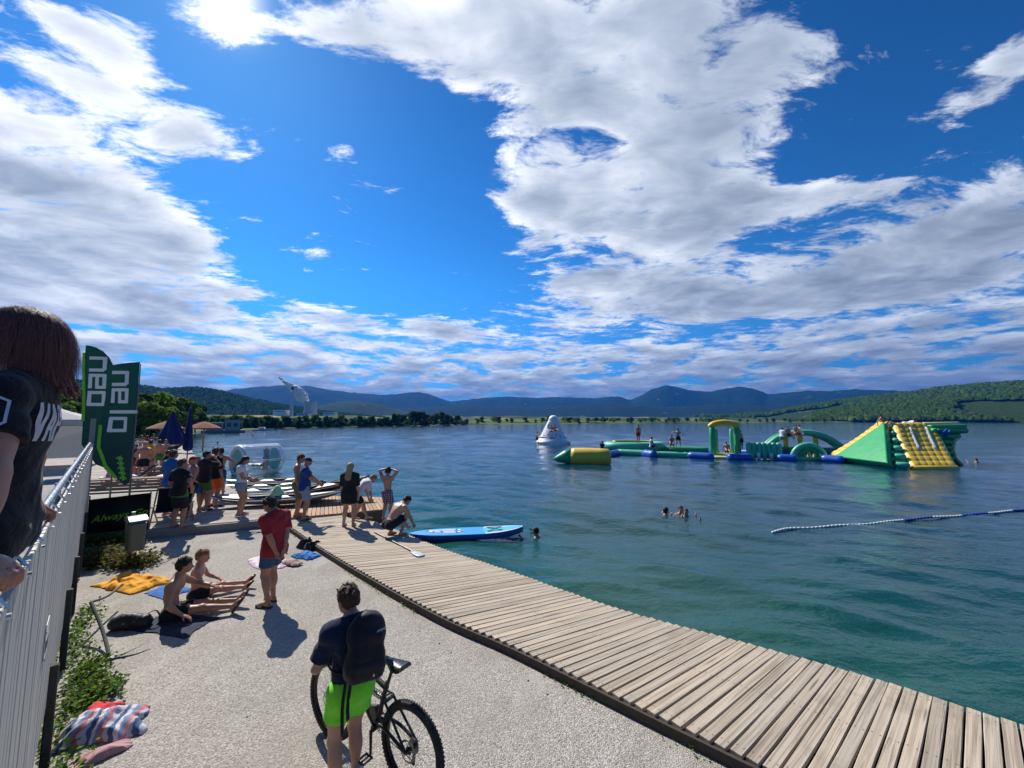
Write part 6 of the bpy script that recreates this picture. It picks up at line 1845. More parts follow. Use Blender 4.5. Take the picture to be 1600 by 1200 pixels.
# low banner with green script on the platform edge
bl = Vector((*at(146, 832, PLAT_Z), PLAT_Z)); 
bl = Vector((-9.95, 9.55, PLAT_Z)); br = Vector((-9.05, 10.15, PLAT_Z))
ban = thing('banner', 'dark banner with green script lettering on the platform edge', 'banner', bl, math.atan2((br - bl).y, (br - bl).x))
Lb = (br - bl).length
def bb_(bm):
    rows = []
    for k in range(13):
        x = Lb * k / 12; y = .02 * math.sin(k * .9)
        rows.append([bm.verts.new((x, y, z)) for z in (.02, .45, .84 + .06 * k / 12)])
    fs = [bm.faces.new((a[i], b[i], b[i + 1], a[i + 1])) for a, b in zip(rows, rows[1:]) for i in (0, 1)]
    bmesh.ops.solidify(bm, geom=fs, thickness=.012)
bm = bmesh.new(); bb_(bm); link('panel', to_mesh('panel', bm, True), plain('dark navy green panel', (.008, .016, .022), .5), ban)
bm = bmesh.new(); wall_strip(bm, (0.0, -.02), (Lb, -.02), .05, .0, .05); link('base_rail', to_mesh('base_rail', bm), plain('green rail', (.03, .11, .03), .5), ban)
def text_mesh(txt, size, name, shear=0.0, depth=.002):
    cu = bpy.data.curves.new(name, 'FONT'); cu.body = txt; cu.size = size; cu.shear = shear; cu.extrude = depth; cu.resolution_u = 3
    o = bpy.data.objects.new(name, cu); COL.objects.link(o)
    me = bpy.data.meshes.new_from_object(o.evaluated_get(bpy.context.evaluated_depsgraph_get()))
    bpy.data.objects.remove(o); bpy.data.curves.remove(cu); me.name = name
    return me
o = link('lettering', text_mesh('Always Go', .225, 'lettering', .45), plain('lime script', (.22, .55, .03), .6), ban)
o.location = (.06, -.034, .30); o.rotation_euler = (R(90), R(-5), 0)
for x in (.0, Lb):
    bm = bmesh.new(); tube(bm, [(x, .03, 0), (x, .03, .93)], .014, 8); link('post', to_mesh('post', bm), MPOLE, ban)

# metal frame chair with dark sling
chr_ = thing('beach_chair', 'beach chair with pale wooden frame and dark sling back', 'chair', Vector((-8.95, 10.6, PLAT_Z)), R(28))
MW = plain('pale chair wood', (.46, .30, .20), .6, var=.2, scale=12)
for x in (-.30, .46):
    for nm, a, b in (('leg', (x, -.28, 0), (x, .22, .92)), ('leg', (x, .42, 0), (x, -.10, .50)), ('armrest', (x, -.22, .50), (x, .30, .50))):
        bm = bmesh.new(); tube(bm, [a, b], .018, 6); link(nm, to_mesh(nm, bm), MW, chr_)
for z, y in ((.92, .22), (.14, -.2), (.14, .35)):
    bm = bmesh.new(); tube(bm, [(-.30, y, z), (.46, y, z)], .018, 6); link('rung', to_mesh('rung', bm), MW, chr_)
bm = bmesh.new(); rows = [[bm.verts.new((x, y, z)) for x in (-.28, .44)] for y, z in ((.22, .91), (.17, .70), (.12, .50), (.02, .36), (-.14, .34))]
fs = [bm.faces.new((a[0], a[1], b[1], b[0])) for a, b in zip(rows, rows[1:])]; bmesh.ops.solidify(bm, geom=fs, thickness=.01)
link('sling', to_mesh('sling', bm), cloth('charcoal sling', (.02, .024, .03)), chr_)

# benches, lattice, loungers and huts of the far platform
def bench(label, x, y, rz, L=2.6):
    o = thing('bench', label, 'bench', (x, y, PLAT_Z), rz, None)
    M = plain('bench timber', (.24, .15, .10), .8, var=.25, scale=6)
    for k in range(3):
        bm = bmesh.new(); box(bm, (0, -.16 + .16 * k, .44), (L, .14, .05), bev=.006); link('seat_plank', to_mesh('seat_plank', bm), M, o)
    for k in range(3):
        bm = bmesh.new(); box(bm, (0, -.235, .10 + .12 * k), (L, .03, .10), bev=.006); link('front_plank', to_mesh('front_plank', bm), M, o)
    for s_ in (-1, 1):
        bm = bmesh.new(); box(bm, (s_ * (L / 2 - .12), 0, .205), (.08, .42, .41)); link('leg', to_mesh('leg', bm), M, o)
bench('long brown timber bench behind the green flags', -15.2, 15.6, R(22), 3.0)
bench('brown timber bench left of the flag poles', -18.2, 14.2, R(22), 2.6)
bench('timber bench near the white lattice', -17.6, 19.4, R(22), 2.2)
lat = thing('lattice_screen', 'white lattice screen at the far end of the platform', 'screen', (-22.6, 24.6, PLAT_Z), R(35))
MWHT = plain('white paint', (.74, .74, .73), .5)
for k in range(7):
    bm = bmesh.new(); box(bm, (-.9 + .3 * k, 0, .75), (.07, .03, 1.5)); link('slat', to_mesh('slat', bm), MWHT, lat)
for k in range(5):
    bm = bmesh.new(); box(bm, (0, .033, .12 + .32 * k), (1.9, .03, .07)); link('crossbar', to_mesh('crossbar', bm), MWHT, lat)
# white gazebo beyond the fence
gz = thing('gazebo', 'white canopy tent with peaked roof beyond the fence', 'tent', (-26.8, 22.6, PLAT_Z), R(38))
bm = bmesh.new(); W2 = 2.3
base = [bm.verts.new((x * W2, y * W2, 2.75)) for x, y in ((-1, -1), (1, -1), (1, 1), (-1, 1))]
mid = [bm.verts.new((x * W2 * .45, y * W2 * .45, 3.22)) for x, y in ((-1, -1), (1, -1), (1, 1), (-1, 1))]; tp = bm.verts.new((0, 0, 3.72))
low = [bm.verts.new((x * W2, y * W2, 2.45)) for x, y in ((-1, -1), (1, -1), (1, 1), (-1, 1))]
fs = []
for i in range(4):
    j = (i + 1) % 4
    fs += [bm.faces.new((base[i], base[j], mid[j], mid[i])), bm.faces.new((mid[i], mid[j], tp)), bm.faces.new((low[i], low[j], base[j], base[i]))]
bmesh.ops.solidify(bm, geom=fs, thickness=.02)
link('roof', to_mesh('roof', bm), plain('white tent cloth', (.66, .67, .70), .7), gz)
for x, y in ((-1, -1), (1, -1), (1, 1), (-1, 1)):
    bm = bmesh.new(); tube(bm, [(x * (W2 - .05), y * (W2 - .05), 0), (x * (W2 - .05), y * (W2 - .05), 2.6)], .035, 8); link('leg', to_mesh('leg', bm), MPOLE, gz)
bm = bmesh.new(); rows = [bm.verts.new(v) for v in ((-W2, W2 - .1, .4), (W2, W2 - .1, .4), (W2, W2 - .1, 2.45), (-W2, W2 - .1, 2.45))]; f_ = bm.faces.new(rows); bmesh.ops.solidify(bm, geom=[f_], thickness=.02)
link('side_wall', to_mesh('side_wall', bm), plain('grey tent wall', (.38, .40, .43), .7), gz)
# closed navy parasol
par = thing('parasol', 'closed navy blue parasol at the edge of the platform', 'parasol', (-21.2, 24.9, PLAT_Z))
F = Field(); 
F.cone((0, 0, 3.2), (0, 0, 1.55), .09, .62, .05); F.cone((0, 0, 1.6), (.12, 0, .75), .55, .16, .2)
V, Fc = F.mesh(.05)
ang = np.arctan2(V[:, 1], V[:, 0]); V[:, :2] *= (1 + .16 * np.sin(ang * 7 + V[:, 2] * 1.2))[:, None]
link('canopy', mesh_np('canopy', V, Fc, True), cloth('navy canvas', (.010, .022, .11), wrinkle=.7), par)
bm = bmesh.new(); tube(bm, [(0, 0, 0), (0, 0, 3.35)], .035, 8); link('pole', to_mesh('pole', bm), MPOLE, par)
bm = bmesh.new(); lathe(bm, [(0, 0), (.35, 0), (.33, .08), (.06, .12), (.05, .3), (0, .3)], 16); link('base', to_mesh('base', bm), M_CONC, par)
par2 = thing('parasol', 'second closed parasol right behind the navy one', 'parasol', (-20.7, 25.6, PLAT_Z))
F = Field(); F.cone((0, 0, 3.45), (0, 0, 1.0), .07, .26, .05)
V, Fc = F.mesh(.05); ang = np.arctan2(V[:, 1], V[:, 0]); V[:, :2] *= (1 + .14 * np.sin(ang * 6))[:, None]
link('canopy', mesh_np('canopy', V, Fc, True), cloth('navy canvas', (.010, .022, .11)), par2)
bm = bmesh.new(); tube(bm, [(0, 0, 0), (0, 0, 3.6)], .035, 8); link('pole', to_mesh('pole', bm), MPOLE, par2)
# thatched and tiled sunshades further along the shore
for k, (x, y, colr, lab) in enumerate([(-29.5, 34.0, (.20, .095, .05), 'round brown thatched sunshade by the shore'), (-33, 38, (.19, .11, .065), 'farther thatched sunshade with pale edge'), (-27.0, 35.0, (.22, .07, .035), 'reddish sunshade beside the navy parasol')]):
    o = thing('sunshade', lab, 'sunshade', (x, y, PLAT_Z), 0, 'sunshades along the shore')
    bm = bmesh.new(); lathe(bm, [(1.35, 1.95), (1.3, 2.05), (.7, 2.35), (.1, 2.6), (0, 2.62)], 14); link('roof', to_mesh('roof', bm), plain('thatch %d' % k, colr, .95, var=.35, scale=14, bump=.5, bscale=30), o)
    bm = bmesh.new(); tube(bm, [(0, 0, 0), (0, 0, 2.3)], .06, 8); link('post', to_mesh('post', bm), MW, o)
# people's bags and loungers
for k, (x, y, rz, lab) in enumerate([(-16.6, 17.2, .5, 'white lounger with dark cushion behind the flags'), (-14.6, 17.6, .3, 'white lounger nearer to the water')]):
    o = thing('sun_lounger', lab, 'sun lounger', (x, y, PLAT_Z), rz)
    bm = bmesh.new(); box(bm, (0, 0, .32), (1.3, .62, .06), bev=.01); link('seat', to_mesh('seat', bm), MWHT, o)
    bm = bmesh.new(); box(bm, (.85, 0, .55), (.72, .62, .06), (0, -.75, 0), .01); link('backrest', to_mesh('backrest', bm), cloth('dark cushion', (.03, .035, .05)) if k == 0 else MWHT, o)
    for sx in (-.55, .55):
        for sy in (-.26, .26):
            bm = bmesh.new(); tube(bm, [(sx, sy, 0), (sx, sy, .30)], .025, 6); link('leg', to_mesh('leg', bm), MWHT, o)

# ---- kayaks and boards moored at the pontoon
def kayak(label, a, b, mat, top, w=.36, hgt=.30, lift=0.0, rocker=.16, cockpit=True, group='kayaks lying at the pontoon'):
    a, b = Vector(a), Vector(b); L = (b - a).length
    o = thing('kayak', label, 'kayak', (a + b) / 2, math.atan2((b - a).y, (b - a).x), group)
    pitch = math.asin((b - a).z / L)
    o.rotation_euler = (0, -pitch, math.atan2((b - a).y, (b - a).x))
    bm = bmesh.new(); rows = []; n = 20; m = 12
    for i in range(n + 1):
        t_ = -1 + 2 * i / n; wd = w * max(1 - abs(t_) ** 2.6, .03); hh = hgt * max(1 - abs(t_) ** 4, .25); z0 = rocker * abs(t_) ** 3
        rows.append([bm.verts.new((t_ * L / 2, math.cos(2 * math.pi * k / m) * wd, z0 + hgt * .45 + math.sin(2 * math.pi * k / m) * hh * (.55 if math.sin(2 * math.pi * k / m) < 0 else .38))) for k in range(m)])
    for p, q in zip(rows, rows[1:]):
        for k in range(m): bm.faces.new((p[k], p[(k + 1) % m], q[(k + 1) % m], q[k]))
    bm.faces.new(rows[0]); bm.faces.new(rows[-1])
    link('hull', to_mesh('hull', bm, True), mat, o)
    bm = bmesh.new(); sheer = []
    for i in range(n + 1):
        t_ = -1 + 2 * i / n; sheer.append((t_ * L / 2, w * max(1 - abs(t_) ** 2.6, .03) + .006, rocker * abs(t_) ** 3 + hgt * .45))
    tube(bm, sheer, .014, 6); tube(bm, [(x, -y, z) for x, y, z in sheer], .014, 6); link('gunwale', to_mesh('gunwale', bm, True), top, o)
    if cockpit:
        bm = bmesh.new()
        for cx in (-.55, .55):
            tube(bm, [(cx + .42 * math.cos(2 * math.pi * k / 20), .22 * math.sin(2 * math.pi * k / 20), hgt * .82) for k in range(20)], .03, 6, closed=True)
            vs = [bm.verts.new((cx + .40 * math.cos(2 * math.pi * k / 20), .20 * math.sin(2 * math.pi * k / 20), hgt * .81)) for k in range(20)]; bm.faces.new(vs)
        link('cockpit', to_mesh('cockpit', bm, True), plain('black cockpit', (.012, .012, .014), .6), o)
    return o
KG = plain('grey kayak hull', (.13, .14, .155), .35, var=.15); KW = plain('white gunwale', (.66, .67, .68), .4); KD = plain('dark kayak hull', (.025, .028, .035), .4); KL = plain('lime board', (.34, .62, .10), .4)
kayak('long grey kayak lying nearest on the pontoon edge', (-9.35, 12.55, .26), (-5.55, 13.55, .30), KG, KW)
kayak('grey kayak with white rim behind the nearest one', (-9.9, 13.25, .20), (-5.9, 14.25, .22), KG, KW)
kayak('dark kayak with raised bow sticking out over the water', (-7.6, 13.3, .30), (-5.0, 14.25, .74), KD, KD, rocker=.10)
kayak('third dark grey kayak floating beyond the pontoon', (-10.8, 14.6, -.36), (-6.9, 15.5, -.36), KD, KW)
kayak('white kayak with dark deck farther out in the row of kayaks', (-13.6, 17.5, -.36), (-9.4, 18.4, -.36), KW, KD)
kayak('lime edged grey kayak second farthest in the row', (-14.0, 18.8, -.36), (-9.9, 19.8, -.36), KG, KL)
kayak('grey kayak farthest out in the row', (-14.6, 20.3, -.36), (-10.6, 21.4, -.36), KG, KW)
kayak('slim white and lime kayak floating just beyond the dark grey one', (-12.0, 16.0, -.36), (-8.0, 16.7, -.36), KW, KL)
o = small('dry_bag', 'pale green cone shaped bag lying on the nearest kayak', 'bag', lambda bm: lathe(bm, [(0, 0), (.22, 0), (.20, .06), (.09, .24), (.04, .30), (0, .31)], 14), plain('pale green bag', (.36, .66, .36), .5), (-7.55, 13.02, .52))
bollard = thing('bollard', 'short black mooring post at the pontoon edge', 'bollard', (-5.35, 13.5, .17))
bm = bmesh.new(); tube(bm, [(0, 0, 0), (0, 0, .55)], .05, 10); link('post', to_mesh('post', bm, angle=40), KD, bollard)
bm = bmesh.new(); tube(bm, [(-.14, 0, .42), (.14, 0, .42)], .03, 8); link('horn', to_mesh('horn', bm, angle=40), KD, bollard)
# boarding ladder rails
ld = thing('ladder', 'steel bathing ladder rails at the platform edge', 'ladder', (-11.9, 16.2, PLAT_Z), R(40))
for s_ in (-.25, .25):
    bm = bmesh.new(); tube(bm, bez([(s_, -.45, 0), (s_, -.40, .85), (s_, .0, .95), (s_, .12, .4), (s_, .14, -1.2)], 6), .02, 8); link('rail', to_mesh('rail', bm, True), M_STEEL, ld)
for k in range(3):
    bm = bmesh.new(); tube(bm, [(-.25, .14, -.2 - .28 * k), (.25, .14, -.2 - .28 * k)], .016, 6); link('rung', to_mesh('rung', bm), M_STEEL, ld)

# ---- blue paddle board at the boardwalk, paddle on the planks
def sup():
    a = Vector((*at(640, 838, -.3), -.335)); b = Vector((*at(817, 831, -.3), -.32))
    d = b - a; L = d.length
    o = thing('paddle_board', 'bright blue paddle board floating beside the boardwalk', 'paddle board', (a + b) / 2, math.atan2(d.y, d.x))
    def wid(t_): return .40 * max(1 - abs(t_ * .985) ** 3.2, .06) ** .8
    def zr(t_): return .09 * max(t_ - .2, 0) ** 2 * 1.3
    def shell(bm, z0, z1, f=1.0, lo=-1, hi=1, n=30):
        rows = []
        for i in range(n + 1):
            t_ = lo + (hi - lo) * i / n; w = wid(t_) * f
            rows.append([bm.verts.new((t_ * L / 2, y, zr(t_) + z)) for y, z in ((-w, z0 + .02), (-w * 1.02, (z0 + z1) / 2), (-w, z1 - .015), (-w * .93, z1), (0, z1 + .004), (w * .93, z1), (w, z1 - .015), (w * 1.02, (z0 + z1) / 2), (w, z0 + .02), (0, z0))])
        for p, q in zip(rows, rows[1:]):
            for k in range(10): bm.faces.new((p[k], q[k], q[(k + 1) % 10], p[(k + 1) % 10]))
        bm.faces.new(rows[0]); bm.faces.new(rows[-1])
    bm = bmesh.new(); shell(bm, -.05, .11); link('hull', to_mesh('hull', bm, True), plain('deep blue rail', (.012, .07, .30), .35), o)
    def deck(nm, mat, f, lo, hi, z):
        bm = bmesh.new(); rows = []
        for i in range(25):
            t_ = lo + (hi - lo) * i / 24; w = wid(t_) * f; rows.append([bm.verts.new((t_ * L / 2, y * w, zr(t_) + z)) for y in (-1, -.5, 0, .5, 1)])
        fs = [bm.faces.new((p[k], q[k], q[k + 1], p[k + 1])) for p, q in zip(rows, rows[1:]) for k in range(4)]
        return link(nm, to_mesh(nm, bm, True), mat, o)
    deck('deck', plain('bright blue deck', (.015, .30, .66), .5, bump=.3, bscale=120), .93, -.995, .995, .116)
    deck('stripe', plain('white deck', (.72, .76, .80), .5), .90, .30, .985, .120)
    deck('nose', plain('turquoise deck', (.04, .46, .62), .5), .66, .28, .97, .124)
    me = strokes([[(-1.12 + .0, .16), (-.30, .16), (-.16, .08), (-.16, -.02), (-.30, -.10), (-.62, -.10)], [(-1.12, .16), (-.95, -.02), (-.72, .02), (-.40, .02)]], .075, .1)
    for v in me.vertices: v.co = (v.co.x, v.co.z - .0, .122)
    link('emblem', me, plain('white deck', (.72, .76, .80), .5), o)
    bm = bmesh.new()
    q = [(.35, .2), (.62, -.18), (.35, -.2), (.62, .18), (.35, .2)]
    tube(bm, [(x * L / 2, y, zr(x) + .135) for x, y in q], .008, 6); link('bungee', to_mesh('bungee', bm), KD, o)
sup()
pd = thing('paddle', 'paddle with pale blade lying across the planks', 'paddle', Vector((*at(600, 840, DECK_Z), DECK_Z + .02)))
e = Vector((*at(645, 863, DECK_Z), DECK_Z + .02)) - Vector(pd.location); d = e.normalized()
bm = bmesh.new(); tube(bm, [d * -.55, e], .016, 8); link('shaft', to_mesh('shaft', bm, angle=40), plain('black shaft', (.02, .02, .02), .4), pd)
bm = bmesh.new(); tube(bm, [e - d * .05, e + d * .06, e + d * .22, e + d * .36, e + d * .40], [.02, .07, .10, .085, .03], 10, flat=.12); link('blade', to_mesh('blade', bm, True), plain('pale blue blade', (.46, .54, .58), .4), pd)

# ---- lane rope of floats
def rope_line():
    P0 = [(1207, 832), (1235, 826), (1275, 824), (1320, 821), (1375, 817), (1425, 811), (1465, 808), (1520, 804), (1560, 800), (1600, 797), (1650, 793)]
    pts = [Vector((*at(x, y, WATER_Z + .02), WATER_Z + .02)) for x, y in P0]
    path = bez(pts, 24)
    o = thing('float_line', 'swimming area float line of white and blue floats', 'float line')
    bm = bmesh.new(); tube(bm, path, .012, 5); link('rope', to_mesh('rope', bm), KW, o)
    s_ = np.concatenate([[0], np.cumsum([(b - a).length for a, b in zip(path, path[1:])])])
    fm = bmesh.new(); lathe(fm, [(0, -.068), (.02, -.068), (.036, -.045), (.041, 0), (.036, .045), (.02, .068), (0, .068)], 8); fme = to_mesh('float', fm, True); fme.materials.append(KW)
    FB = plain('blue float', (.012, .06, .34), .4); FWh = plain('white float', (.68, .69, .68), .4)
    q = .05; k = 0
    while q < s_[-1] and k < 290:
        j = int(np.searchsorted(s_, q)) - 1; j = max(0, min(j, len(path) - 2)); t_ = (q - s_[j]) / max(s_[j + 1] - s_[j], 1e-6)
        p = path[j].lerp(path[j + 1], t_); dd = (path[j + 1] - path[j]).normalized()
        f = bpy.data.objects.new('float', fme); COL.objects.link(f); f.parent = o
        f.material_slots[0].link = 'OBJECT'
        f.material_slots[0].material = FB if (q > 5.6 and int((q - 5.6) / 1.35) % 2 == 0) else FWh
        f.location = p + Vector((0, 0, .012 * math.sin(q * 3))); f.rotation_euler = dd.to_track_quat('Z', 'Y').to_euler()
        q += .15; k += 1
rope_line()
# ---- swimmers
def swim(px, py, label, az, hm=HAIR_DARK, sk=SKIN_A, sc=1.0, dz=0.0):
    x, y = at(px, py, WATER_Z); return small_person('swim', label, (x, y, WATER_Z + .10 + dz), az, sk, BLACKC, None, hm, sc)
swim(1040, 806, 'dark haired swimmer at the left of the group of three', 70)
swim(1064, 803, 'swimmer behind, highest of the group of three', 190)
swim(1072, 808, 'brown haired swimmer at the right of the group of three', 200, HAIR_BROWN)
swim(838, 836, 'lone dark haired swimmer beside the paddle board tip', -60, HAIR_DARK, SKIN_B, .96, -.06)
swim(1526, 722, 'distant swimmer right of the big inflatable slide', 0)
swim(412, 727, 'swimmer holding on near the clear roller', 90)
swim(503, 679, 'far swimmer out in the open lake', 0, sc=1.2)
swim(395, 681, 'far swimmer near the treed shore', 0, sc=1.2)
swim(340, 693, 'swimmer left above the clear roller', 0)
swim(1205, 672 + 44, 'swimmer hanging on the blue walkway', 20)
# ------------------------------------------------------------------ inflatable water park
def pvc(name, color, color2=None, quilt=0.0):
    def f(t, b, m):
        c = coords(t); n = t.noise(c, 1.2, 4, .6)
        col = t.mix(t.smooth(n, .3, .8, 0, .5), color, tuple(x * .7 for x in color))
        h = t.noise(c, 3.0, 4, .5)
        setp(t, b, color=col, rough=.38, spec=.45, normal=t.bump(h, .35, .06))
    return material(name, f)
G1 = pvc('green pvc', (.028, .36, .125)); G2 = pvc('pale green pvc', (.10, .52, .32)); Y1 = pvc('yellow pvc', (.84, .55, .06)); Y2 = pvc('pale yellow pvc', (.84, .68, .28)); B1 = pvc('blue pvc', (.016, .11, .50)); W1 = pvc('white pvc', (.82, .82, .83)); TQ = pvc('turquoise pvc', (.05, .45, .47))
def wp(px, py, z=WATER_Z): x, y = at(px, py, z); return Vector((x, y, z))
def pd_(px, py, depth):
    d = pix_dir(px, py); return Vector((0, 0, EYE)) + d * (depth / d.y)
def itube(name, pts, r, mat, par, n=14, flat=1.0):
    bm = bmesh.new()
    P = [Vector(p) for p in pts]
    rr = [r * .55] + [r] * (len(P)) + [r * .55] if not hasattr(r, '__len__') else r
    if not hasattr(r, '__len__'):
        e0 = (P[0] - P[1]).normalized() * r * .5; e1 = (P[-1] - P[-2]).normalized() * r * .5
        P = [P[0] + e0] + P + [P[-1] + e1]
    tube(bm, P, rr, n, flat=flat)
    return link(name, to_mesh(name, bm, True), mat, par)
IG = 'pieces of the inflatable water park'
# white climbing iceberg
ib = thing('inflatable_iceberg', 'white inflatable climbing iceberg with open top seat', 'inflatable', wp(864, 694), R(-6), IG)
F = Field()
F.cone((0, 0, -.1), (.1, .1, 3.3), 2.35, .72, .2); F.ell((0, 0, .3), (2.5, 2.2, .5), None, .3)
F.ell((-.05, -1.25, 2.55), (.85, .75, .6), None, .15, sub=True); F.plane((0, 0, -.25), (0, 0, -1))
V, Fc = F.mesh(.085)
link('body', mesh_np('body', V, Fc, True), W1, ib)
for z, s_ in ((1.05, 1.92),):
    itube('tube_ring', [Vector((s_ * math.cos(a), s_ * .86 * math.sin(a), z)) for a in np.linspace(0, 2 * math.pi, 28)], .10, W1, ib, 10)
for k in range(5):
    bm = bmesh.new(); blob(bm, (-1.2 + .55 * k, -2.02 + .02 * k + .1 * abs(k - 2), 1.25 + .12 * (k % 2)), (.10, .08, .10), 1); link('handle', to_mesh('handle', bm), KD if k % 2 else B1, ib)
bm = bmesh.new(); box(bm, (0, -2.14, .92), (.75, .02, .22)); link('logo', to_mesh('logo', bm), plain('grey print', (.32, .34, .36), .5), ib)
# yellow and green blob cushion
a, b = wp(893, 711, .25), wp(942, 712, .25)
d = (b - a).normalized()
bl_ = thing('inflatable_pillow', 'yellow jump cushion with green tip at the left end', 'inflatable', (a.x, a.y, WATER_Z), 0, IG)
o0 = Vector((a.x, a.y, WATER_Z)); z_ = Vector((0, 0, .48))
itube('cushion', [d * (L) + z_ for L in (0, .3, 1.2, 2.1, 2.75, 2.95)], [.66, .70, .72, .70, .66, .42], Y1, bl_, 20)
itube('tip', [d * L + z_ * (1 - .35 * (L < -1.0)) for L in (.02, -.5, -1.1, -1.45)], [.66, .50, .26, .05], G1, bl_, 20)
# green and blue walkway tubes
wk = thing('inflatable_walkway', 'long low green and blue walkway of linked tubes', 'inflatable', (0, 0, 0), 0, IG)
segs = [((945, 711), (965, 708), .34, B1), ((966, 707), (1010, 709), .33, G2), ((1008, 709), (1022, 711), .40, B1), ((1022, 710), (1080, 712), .30, G2), ((1078, 712), (1112, 714), .34, B1), ((1140, 715), (1172, 715), .34, B1), ((1218, 716), (1242, 717), .34, B1), ((1287, 717), (1316, 719), .34, B1),
        ((1030, 702), (1110, 704), .35, G1), ((1108, 703), (1118, 706), .36, B1), ((1150, 706), (1176, 708), .36, B1)]
for (p, q, r_, m_) in segs:
    A, B_ = wp(*p, WATER_Z + r_ * .55), wp(*q, WATER_Z + r_ * .55)
    itube('tube', [A.lerp(B_, k / 6) for k in range(7)], r_, m_, wk, 12)
# round green trampoline raft with yellow top
tr = thing('inflatable_trampoline', 'round green raft with yellow rim beside the walkway', 'inflatable', wp(990, 704), 0, IG)
itube('ring', [Vector((2.9 * math.cos(a), 1.9 * math.sin(a), .50)) for a in np.linspace(0, 2 * math.pi, 32)], .48, G2, tr, 12)
itube('rim', [Vector((2.2 * math.cos(a), 1.4 * math.sin(a), .98)) for a in np.linspace(R(20), R(200), 20)], .10, Y1, tr, 8)
bm = bmesh.new(); lathe(bm, [(0, 0), (2.5, 0)], 24, Matrix.Translation((0, 0, .55)) @ Matrix.Diagonal((1, .65, 1, 1))); link('mat', to_mesh('mat', bm), KD, tr)
# arch gate
base = wp(1134, 715)
ag = thing('inflatable_arch', 'tall green arch gate with curved yellow top', 'inflatable', base, R(-20), IG)
for s_ in (-1, 1):
    itube('pillar', [(s_ * .98, 0, z) for z in (.1, .8, 1.6, 2.55)], .27, G1, ag, 14)
    itube('pillar', [(s_ * .62, .55, z) for z in (.1, .8, 1.6, 2.45)], .16, G2, ag, 12)
itube('top', bez([(-1.12, .1, 2.72), (-.75, .1, 2.98), (0, .1, 3.10), (.75, .1, 2.98), (1.12, .1, 2.72)], 6), .27, Y1, ag, 14)
itube('base', [(-1.3, -.1, .1), (-.4, -.1, .1), (.5, -.1, .1), (1.3, -.1, .1)], .24, G2, ag, 12)
itube('step', [(-1.4, -.9, .02), (0, -.95, .02), (1.2, -.9, .02)], .2, Y2, ag, 12, )
bm = bmesh.new(); box(bm, (0, .25, .32), (1.5, .8, .1), bev=.04); link('floor', to_mesh('floor', bm), Y1, ag)
# pale green wall bench
hb = wp(1194, 717)
wb = thing('inflatable_wall', 'pale green ribbed wall on the blue walkway', 'inflatable', hb, R(-18), IG)
for k in range(7):
    x = -1.12 + .375 * k
    itube('rib', [(x, 0, z) for z in (.12, .5, .9, 1.28)], .225, G2, wb, 10)
for k in range(5): itube('foot', [(-.95 + .47 * k, -.34, .05), (-.95 + .47 * k, -.30, .45)], .15, W1 if k % 2 else G2, wb, 8)
# arched bridge
br_ = thing('inflatable_bridge', 'arched green bridge tube on yellow supports with riders', 'inflatable', wp(1258, 709), R(-14), IG)
BP = bez([(-3.2, 0, .75), (-2.3, 0, 1.5), (-1.1, 0, 1.95), (0, 0, 2.08), (1.1, 0, 1.95), (2.2, 0, 1.45), (3.1, 0, .75), (4.0, 0, .25)], 4)
itube('arch', BP, .30, G2, br_, 14)
itube('arch', [p + Vector((0, .7, 0)) for p in BP], .30, G1, br_, 14)
for x, h_ in ((-1.5, 1.55), (-.25, 1.8), (1.1, 1.6)): itube('support', [(x, .3, .15), (x, .3, h_)], .22, Y1, br_, 10)
itube('rail', [(-2.4, -.15, .55), (0, -.15, .5), (2.9, -.15, .5)], .16, G1, br_, 10); itube('brace', bez([(2.2, 0, 1.3), (2.6, 0, .95), (2.75, 0, .5)], 4), .2, G2, br_, 10)
itube('base', [(-3.2, .3, .05), (0, .3, .05), (3.6, .3, .05)], .30, B1, br_, 12)
# half wheel in front of it
hw = thing('inflatable_half_wheel', 'small green half wheel in front of the bridge', 'inflatable', wp(1264, 719), R(-16), IG)
itube('arc', [(1.12 * math.cos(a), 0, .15 + 1.10 * math.sin(a)) for a in np.linspace(R(-8), R(188), 20)], .23, G2, hw, 12)
itube('arc', [(.70 * math.cos(a), .05, .12 + .70 * math.sin(a)) for a in np.linspace(R(0), R(180), 16)], .14, G1, hw, 10)
itube('base', [(-1.3, 0, .08), (0, 0, .06), (1.3, 0, .08)], .22, G2, hw, 10)
for x, m_ in ((.05, Y1), (.45, Y2), (-.35, G1)): itube('peg', [(x, .05, .1), (x, .05, .62)], .12, m_, hw, 8)

